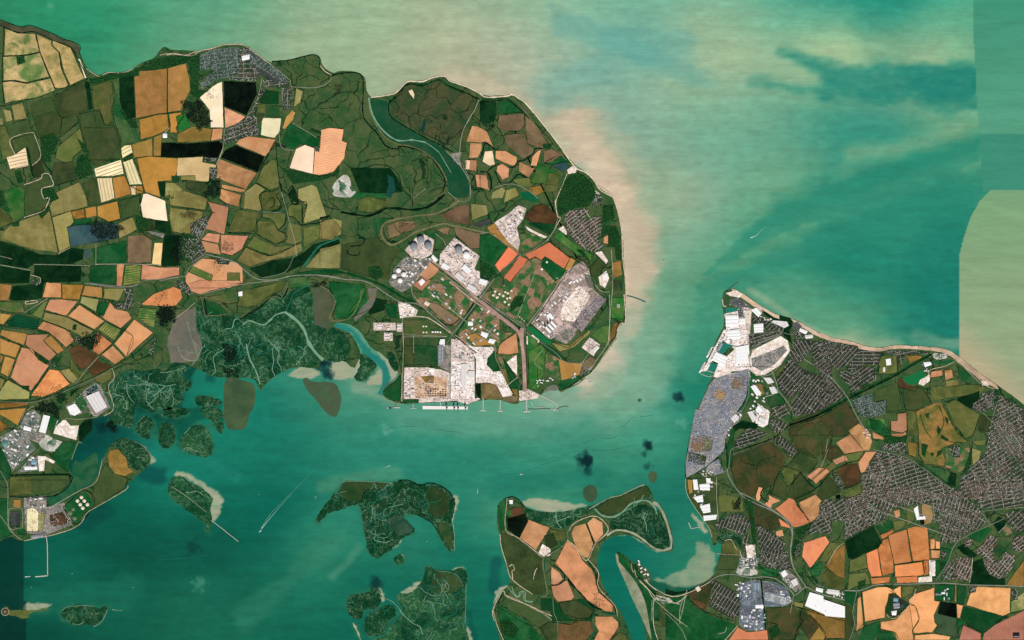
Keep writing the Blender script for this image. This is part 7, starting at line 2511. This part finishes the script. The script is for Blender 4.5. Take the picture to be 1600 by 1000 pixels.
def wake(pts, w0, w1, label, fade=1.0):
    p = catmull(pts, False, 8); p = jitter(resample(p, 1.0, False), .12, False); n = len(p); V = []
    for i in range(n):
        a, b_ = p[max(i - 1, 0)], p[min(i + 1, n - 1)]; dx, dy = b_[0] - a[0], b_[1] - a[1]; d = math.hypot(dx, dy) or 1; t = i / (n - 1)
        h = .5 * (w0 + (w1 - w0) * t) * nrng.uniform(.6, 1.3)
        for s_ in (-1, 1): V.append((*W(p[i][0] - s_ * dy / d * h, p[i][1] + s_ * dx / d * h), 0.5))
    ox, oy = V[0][0], V[0][1]; V = [(a - ox, b_ - oy, 0) for a, b_, c_ in V]
    Fq = [(2 * i, 2 * i + 1, 2 * i + 3, 2 * i + 2) for i in range(n - 1)]
    me = mesh_np('wake_foam', V, Fq); t = np.repeat(np.linspace(0, 1, n), 2)[:, None] ** .4
    cc = np.array(L((230, 240, 232))) * (1 - t) * fade + np.array(L((34, 122, 100))) * (1 - (1 - t) * fade)
    set_attr(me, 'col', cc); me.materials.append(M_CREEK); link('wake_foam', me, loc=(ox, oy, .5), label=label, cat='wake', kind='stuff')

# ------------------------------------------------------------------ build everything in survey order
tile = (0, 0, 1)
STREET_ROADS = []
LATE = []
islets = 0
for ln in DATA.split('\n'):
    ln = ln.strip()
    if not ln: continue
    if ln[0] == '@': tile = tuple(float(v) for v in ln[1:].split(',')); continue
    k = ln[0]
    if k == 'p':
        if ln[:5] in ('p sm ', 'p sm2'): continue
        t = ln.split(); pts, _ = parse_pts(t[2:], tile); patch(pts, t[1])
    elif k == 'I':
        t = ln.split(); pts, _ = parse_pts(t[2:], tile); islets += 1
        p2 = jitter(resample(jitter(resample(chaikin(pts, 1), 4.0), 1.3), 1.0), 0.5); c_ = centroid(pts); org = W(*c_)
        o = link('marsh_islet', patch_mesh('marsh_islet', p2, t[1], 0, skirt=3.0, org=org), loc=(*org, 1.8), kind='structure', label='Low dark green salt marsh islet among the tidal channels'); LANDS.append((pts, o))
    elif k == 'l':
        t = ln.split(); pts, _ = parse_pts(t[3:], tile); w = float(t[2]) / tile[2]
        if t[1] == 'hedge':
            p = jitter(resample(pts, .55, False), .25, False)
            for x, y in p:
                if nrng.random() < .9: TREES['hedgerow_trees'].append((x, y, nrng.uniform(.28, .5) * (.6 + w * .5), GREENS[nrng.integers(6)]))
            LATE.append(('ditch', w * .45, pts))
        else: LATE.append((t[1], w, pts))
    elif k == 'w':
        t = ln.split(); pts, _ = parse_pts(t[2:], tile); patch(pts, 'wood'); scatter(pts, .8, .35, .85, 'woodland', GREENS)
    elif k == 's':
        t = ln.split(); pts, _ = parse_pts(t[2:], tile); shade_scrub(pts, float(t[1]))
    elif k == 't':
        t = ln.split(); pts, _ = parse_pts(t[3:], tile); town(t[1], float(t[2]), pts)
    elif k == 'c':
        t = ln.split(); pts, _ = parse_pts(t[3:], tile); cars(float(t[1]), int(t[2]), pts)
    elif k == 'b':
        hd, lab, rest = ln.split('|', 2); t = hd.split(); i = len(rest) - len(rest.lstrip()); cat, *pp = rest.split(' ')
        while ',' not in pp[0]: cat += ' ' + pp.pop(0)
        pts, _ = parse_pts(pp, tile); building(float(t[1]), t[2], t[3], lab, cat, pts)
    elif k == 'k':
        hd, lab, rest = ln.split('|', 2); t = hd.split(); cat, *pp = rest.split(' ')
        while ',' not in pp[0]: cat += ' ' + pp.pop(0)
        pts, _ = parse_pts(pp, tile)
        order_w = ['westernmost', 'second from the west', 'third from the west', 'fourth from the west', 'fifth from the west', 'sixth from the west', 'seventh from the west', 'eighth from the west', 'ninth from the west', 'easternmost']
        srt = sorted(range(len(pts)), key=lambda i: (round(pts[i][0], 1), pts[i][1]))
        for j, (x, y) in enumerate(pts):
            lb = lab
            if len(pts) > 1:
                if len(pts) == 4 and len({round(q[0]) for q in pts}) == 2: lb = lab + ', ' + ('north ' if y < centroid(pts)[1] else 'south ') + ('west' if x < centroid(pts)[0] else 'east') + ' one'
                else: q = srt.index(j); lb = lab + ', ' + ('easternmost' if q == len(pts) - 1 else order_w[q])
                lb = ' '.join(lb.split()[:16])
            tank(float(t[1]) / tile[2], float(t[2]), t[3], t[4], lb, cat, x, y, ('set of ' + ' '.join(lab.lower().split()[:7])) if len(pts) > 1 else None)
    elif k == 'i':
        body, lab, cat, grp = ln.split('|'); t = body.split(); pts, _ = parse_pts(t[3:], tile); clutter(float(t[1]), int(t[2]), pts, lab[0].upper() + lab[1:], cat, grp)
    elif k == 'J':
        body, lab = ln.split('|'); t = body.split(); pts, _ = parse_pts(t[2:], tile); jetty(float(t[1]), pts, lab)
    elif k == 'Q':
        body, lab, cat = ln.split('|'); pts, _ = parse_pts(body.split()[1:], tile); quay(pts, lab, cat)
    elif k == 'G':
        body, lab = ln.split('|'); pts, _ = parse_pts(body.split()[1:], tile); crane(*pts[0], lab)
    elif k == 'C':
        body, lab = ln.split('|'); t = body.split(); pts, _ = parse_pts(t[3:], tile); chimney(float(t[1]), float(t[2]), *pts[0], lab)
    elif k == 'B':
        body, lab, cat = ln.split('|'); t = body.split(); pts, _ = parse_pts(t[4:], tile)
        dkb = 'dark' in lab
        boat(*pts[0], float(t[3]) if not dkb else 0, float(t[1]), float(t[2]), lab[0].upper() + lab[1:], cat, (40, 44, 48) if dkb else (240, 240, 238), (60, 62, 60) if dkb else (232, 226, 216))
    elif k == 'D':
        pts, _ = parse_pts(ln.split()[1:], tile); a, b_, c_, d = pts
        pal = [(60, 64, 90), (90, 50, 60), (40, 60, 80), (110, 70, 66), (70, 70, 74)]
        for r_ in range(4):
            for q in range(9):
                if nrng.random() < .15: continue
                u, v = (q + .5) / 9, (r_ + .5) / 4
                x = (a[0] * (1 - u) + b_[0] * u) * (1 - v) + (d[0] * (1 - u) + c_[0] * u) * v; y = (a[1] * (1 - u) + b_[1] * u) * (1 - v) + (d[1] * (1 - u) + c_[1] * u) * v
                unit('container_stack', 'Dark container stack, number %s from the west in the %s row of the yard' % (['one', 'two', 'three', 'four', 'five', 'six', 'seven', 'eight', 'nine'][q], ['northernmost', 'second', 'third', 'southernmost'][r_]), 'container stack', 'container stacks of the port', x, y, 0, 2.6 * nrng.uniform(.6, 1.1), 1.2, nrng.uniform(6, 13), pal[nrng.integers(5)])
def branch(x, y, a, ln, w, depth):
    pts = [(x, y)]; a0 = a
    for s_ in range(int(ln / 3.0)):
        a += nrng.normal() * .42 + (a0 - a) * .25; x += math.cos(a) * 3.0; y += math.sin(a) * 3.0
        if land_of((x, y)) is None: break
        pts.append((x, y))
        if depth and s_ > 1 and nrng.random() < .30: branch(x, y, a + nrng.choice([-1, 1]) * nrng.uniform(.6, 1.2), ln * nrng.uniform(.35, .6), w * .65, depth - 1)
    if len(pts) > 2: LATE.append(('creek' if nrng.random() < .6 else 'creekp', w, pts))
for x, y, a, ln in [(330, 590, -70, 55), (300, 570, -30, 40), (372, 600, -100, 70), (385, 598, -80, 60), (430, 592, -95, 60), (462, 575, -75, 45), (440, 580, -120, 60), (350, 560, -110, 40), (415, 520, -150, 40), (300, 520, -60, 35),
  (200, 640, -130, 50), (215, 625, -100, 45), (275, 600, 160, 60), (290, 612, -170, 60), (240, 640, -90, 40), (260, 570, 170, 50),
  (310, 705, 200, 28), (325, 695, -120, 26), (262, 690, -100, 20), (332, 650, 190, 20),
  (575, 790, -60, 45), (570, 830, -40, 45), (590, 870, -80, 40), (640, 805, -70, 30), (620, 800, -110, 40), (690, 780, 150, 45), (520, 790, -60, 25), (610, 845, 190, 30),
  (560, 945, -160, 30), (600, 960, -60, 35), (640, 930, -20, 50), (730, 940, 180, 50), (660, 990, -50, 60), (700, 900, 140, 50), (120, 960, 10, 30), (100, 965, -20, 25), (290, 770, 30, 30),
  (990, 790, -60, 25), (1010, 830, -100, 30), (1030, 845, -110, 30), (960, 800, 0, 40), (880, 790, 170, 30), (840, 800, -20, 30)]:
    for k_ in range(12):            # walk in from the water to the marsh edge
        if land_of((x, y)) is not None: break
        x += math.cos(R(a)) * 2; y += math.sin(R(a)) * 2
    branch(x, y, R(a), ln, .95, 3)
for kind, w, pts in LATE: line(kind, w, pts)
# streets of the towns: one sheet
def strip_sheet(name, items, label, kind):
  Vs, Fs, Cs = [], [], []
  for j, (a, b_, w, cc) in enumerate(items):
    dx, dy = b_[0] - a[0], b_[1] - a[1]; d = math.hypot(dx, dy); nx_, ny_ = -dy / d * w / 2, dx / d * w / 2; z = 3.3 + STEP * 13 + .4 + (j % 7) * .02; i0 = len(Vs)
    for p in ((a[0] - nx_, a[1] - ny_), (a[0] + nx_, a[1] + ny_), (b_[0] + nx_, b_[1] + ny_), (b_[0] - nx_, b_[1] - ny_)): Vs.append((*W(*p), z))
    Fs.append((i0, i0 + 1, i0 + 2, i0 + 3)); Cs.append(L(cc))
  me = mesh_np(name, np.array(Vs), np.array(Fs), np.array(Cs), M_SOLID); link(name, me, kind=kind, label=label)
strip_sheet('streets', STREETS, 'Pale grey residential streets between the house rows', 'structure')
strip_sheet('mown_swaths', SWATHS, 'Brown swath lines across the pale cut fields', 'structure')
build_trees('woodland', 'Dark green woods and copses between the fields and around the villages')
build_trees('hedgerow_trees', 'Hedgerow trees and garden trees lining fields and streets')
build_trees('cloud_shade_scrub', 'Almost black clumps put in as cloud shadows over fields and marsh, some as wood')
build_houses(); build_cars()

me = mesh_np('field_hedges', np.array(EDGE_V), np.array(EDGE_F)); set_attr(me, 'col', L((10, 34, 17))); set_attr(me, 'col2', L((26, 54, 28))); set_attr(me, 'par', (.15, .9, 0)); me.materials.append(M_LAND)
me.attributes.new('rows', 'FLOAT_VECTOR', 'POINT'); link('field_hedges', me, label='Thin dark hedge banks bounding the farm fields', cat='hedges', kind='stuff')
n = len(GOODS); A = np.array([(*W(g_[0], g_[1]), g_[2], g_[3] * S / 2, g_[4] * S / 2, g_[5]) for g_ in GOODS])
T = np.array([(-1, -1, 0), (1, -1, 0), (1, 1, 0), (-1, 1, 0), (-1, -1, 1), (1, -1, 1), (1, 1, 1), (-1, 1, 1.0)])[None].repeat(n, 0)
T[..., 0] *= A[:, 3:4]; T[..., 1] *= A[:, 4:5]; T[..., 2] *= A[:, 5:6]; ca, sa = np.cos(A[:, 2:3]), np.sin(A[:, 2:3])
V = np.stack([A[:, 0:1] + T[..., 0] * ca - T[..., 1] * sa, A[:, 1:2] + T[..., 0] * sa + T[..., 1] * ca, 3.2 + 2.1 * (T[..., 2] > 0) + T[..., 2]], -1)
Q = np.array([(0, 1, 5, 4), (1, 2, 6, 5), (2, 3, 7, 6), (3, 0, 4, 7), (4, 5, 6, 7)])
link('stored_goods', mesh_np('stored_goods', V.reshape(-1, 3), (Q[None] + (np.arange(n) * 8)[:, None, None]).reshape(-1, 4), np.array([L(g_[6]) for g_ in GOODS])[:, None].repeat(5, 1).reshape(-1, 3), M_SOLID), label='Trailers, stacks and stored goods strewn over the works yards', cat='goods', kind='stuff')

# round fort on its own islet in the south west
fx, fy = 8.1, 955.9; ox, oy = W(fx, fy); k = 28
fort = link('round_fort', None, loc=(ox, oy, 1.8), label='Round brick sea fort with pale ring wall on the south western islet', cat='fort')
def annulus(name, r0, r1, h, c_):
    V = ring(r1, 0) + ring(r1, h) + ring(r0, h) + ring(r0, 0); Fc = []
    for q in range(3): Fc += [(q * k + i, q * k + (i + 1) % k, (q + 1) * k + (i + 1) % k, (q + 1) * k + i) for i in range(k)]
    link(name, simple_mesh(name, V, Fc, c_), parent=fort)
annulus('outer_bank', 44, 54, 2.0, (150, 142, 116)); annulus('ring_wall', 24, 37, 12, (66, 60, 44)); annulus('inner_wall', 8, 18, 9, (150, 132, 100))
# vessels
boat(406.5, 830, 230, 5.0, 1.3, 'White ship heading south west with a long double wake', 'ship', (60, 60, 64), (230, 232, 232))
wake([(409, 826), (425, 806), (450, 777), (480, 745), (500, 722)], .9, .3, 'Eastern arm of the long double wake behind the ship', .65)
wake([(408, 826), (422, 804), (437, 788), (455, 768)], .7, .5, 'Western arm of the long double wake behind the ship', .55)
boat(1173, 371, 200, 3.2, 1.0, 'White launch off the northern point with a curved wake', 'boat')
wake([(1174, 371), (1182, 368), (1188, 361), (1196, 356), (1208, 350)], 1.3, .5, 'Curved white wake of the launch off the northern point', .9)
boat(1036.5, 406.5, 20, 2.6, 1.1, 'Dark moored vessel off the eastern beach', 'ship', (16, 18, 20), (30, 32, 34))
boat(815, 741, 15, 5.0, 1.6, 'Small dark coaster in mid channel north of the marsh headland', 'ship', (40, 44, 50), (180, 180, 180))
boat(609, 727.5, 160, 2.0, .8, 'White motor boat running west above the crescent islet', 'boat'); wake([(608, 728), (603, 730), (598, 731)], 1.3, .7, 'Short wake of the motor boat above the crescent islet', .95)
boat(746, 770, 85, 2.2, .8, 'White boat east of the crescent islet', 'boat'); wake([(746, 769), (746.5, 763), (747, 760)], 1.0, .6, 'Short wake of the boat east of the crescent islet', .8)
boat(493.5, 776, 60, 1.8, .7, 'White boat west of the crescent islet', 'boat'); wake([(493, 777), (491, 781)], .7, .4, 'Short wake of the boat west of the crescent islet', .6)
boat(725, 722, 80, 1.6, .6, 'White sail boat north of the crescent islet', 'boat')
boat(404, 772.5, 60, 1.5, .6, 'White dinghy near the causeway pier', 'boat')
boat(632.8, 115.5, 90, 1.5, .9, 'Dark buoy tender off the northern beach', 'boat', (18, 20, 22), (24, 26, 28))
boat(667, 846, 60, 1.3, .6, 'White dinghy in the bay of the crescent islet', 'boat')
boat(43.5, 901, 5, 9.0, 1.3, 'Pale barge moored along the pier head', 'barge', (70, 72, 70), (220, 222, 214))
jetty(1.1, [(71.5, 836), (74, 852), (74.5, 900)], 'Long pale pier stem running south from the power station site')
jetty(1.6, [(75, 899.5), (62, 900.5), (55, 901.2)], 'Pale pier head at the end of the power station pier')
boat(49.5, 917.5, 3, 1.4, .6, 'Tiny white boat, easternmost below the pier head', 'boat')
boat(113, 896.5, 0, 1.6, .6, 'Tiny white boat east of the power station pier', 'boat')
boat(208, 918, 10, 1.6, .6, 'Tiny white boat alone in the south western reach', 'boat')
print('houses', len(HOUSES), 'cars', len(CARS), 'goods', len(GOODS), 'trees', {a: len(v) for a, v in TREES.items()}, 'layers', max(p[2] for p in PLACED), 'lines', NLINE[0], 'patches', len(PLACED), 'objects', len(bpy.data.objects))
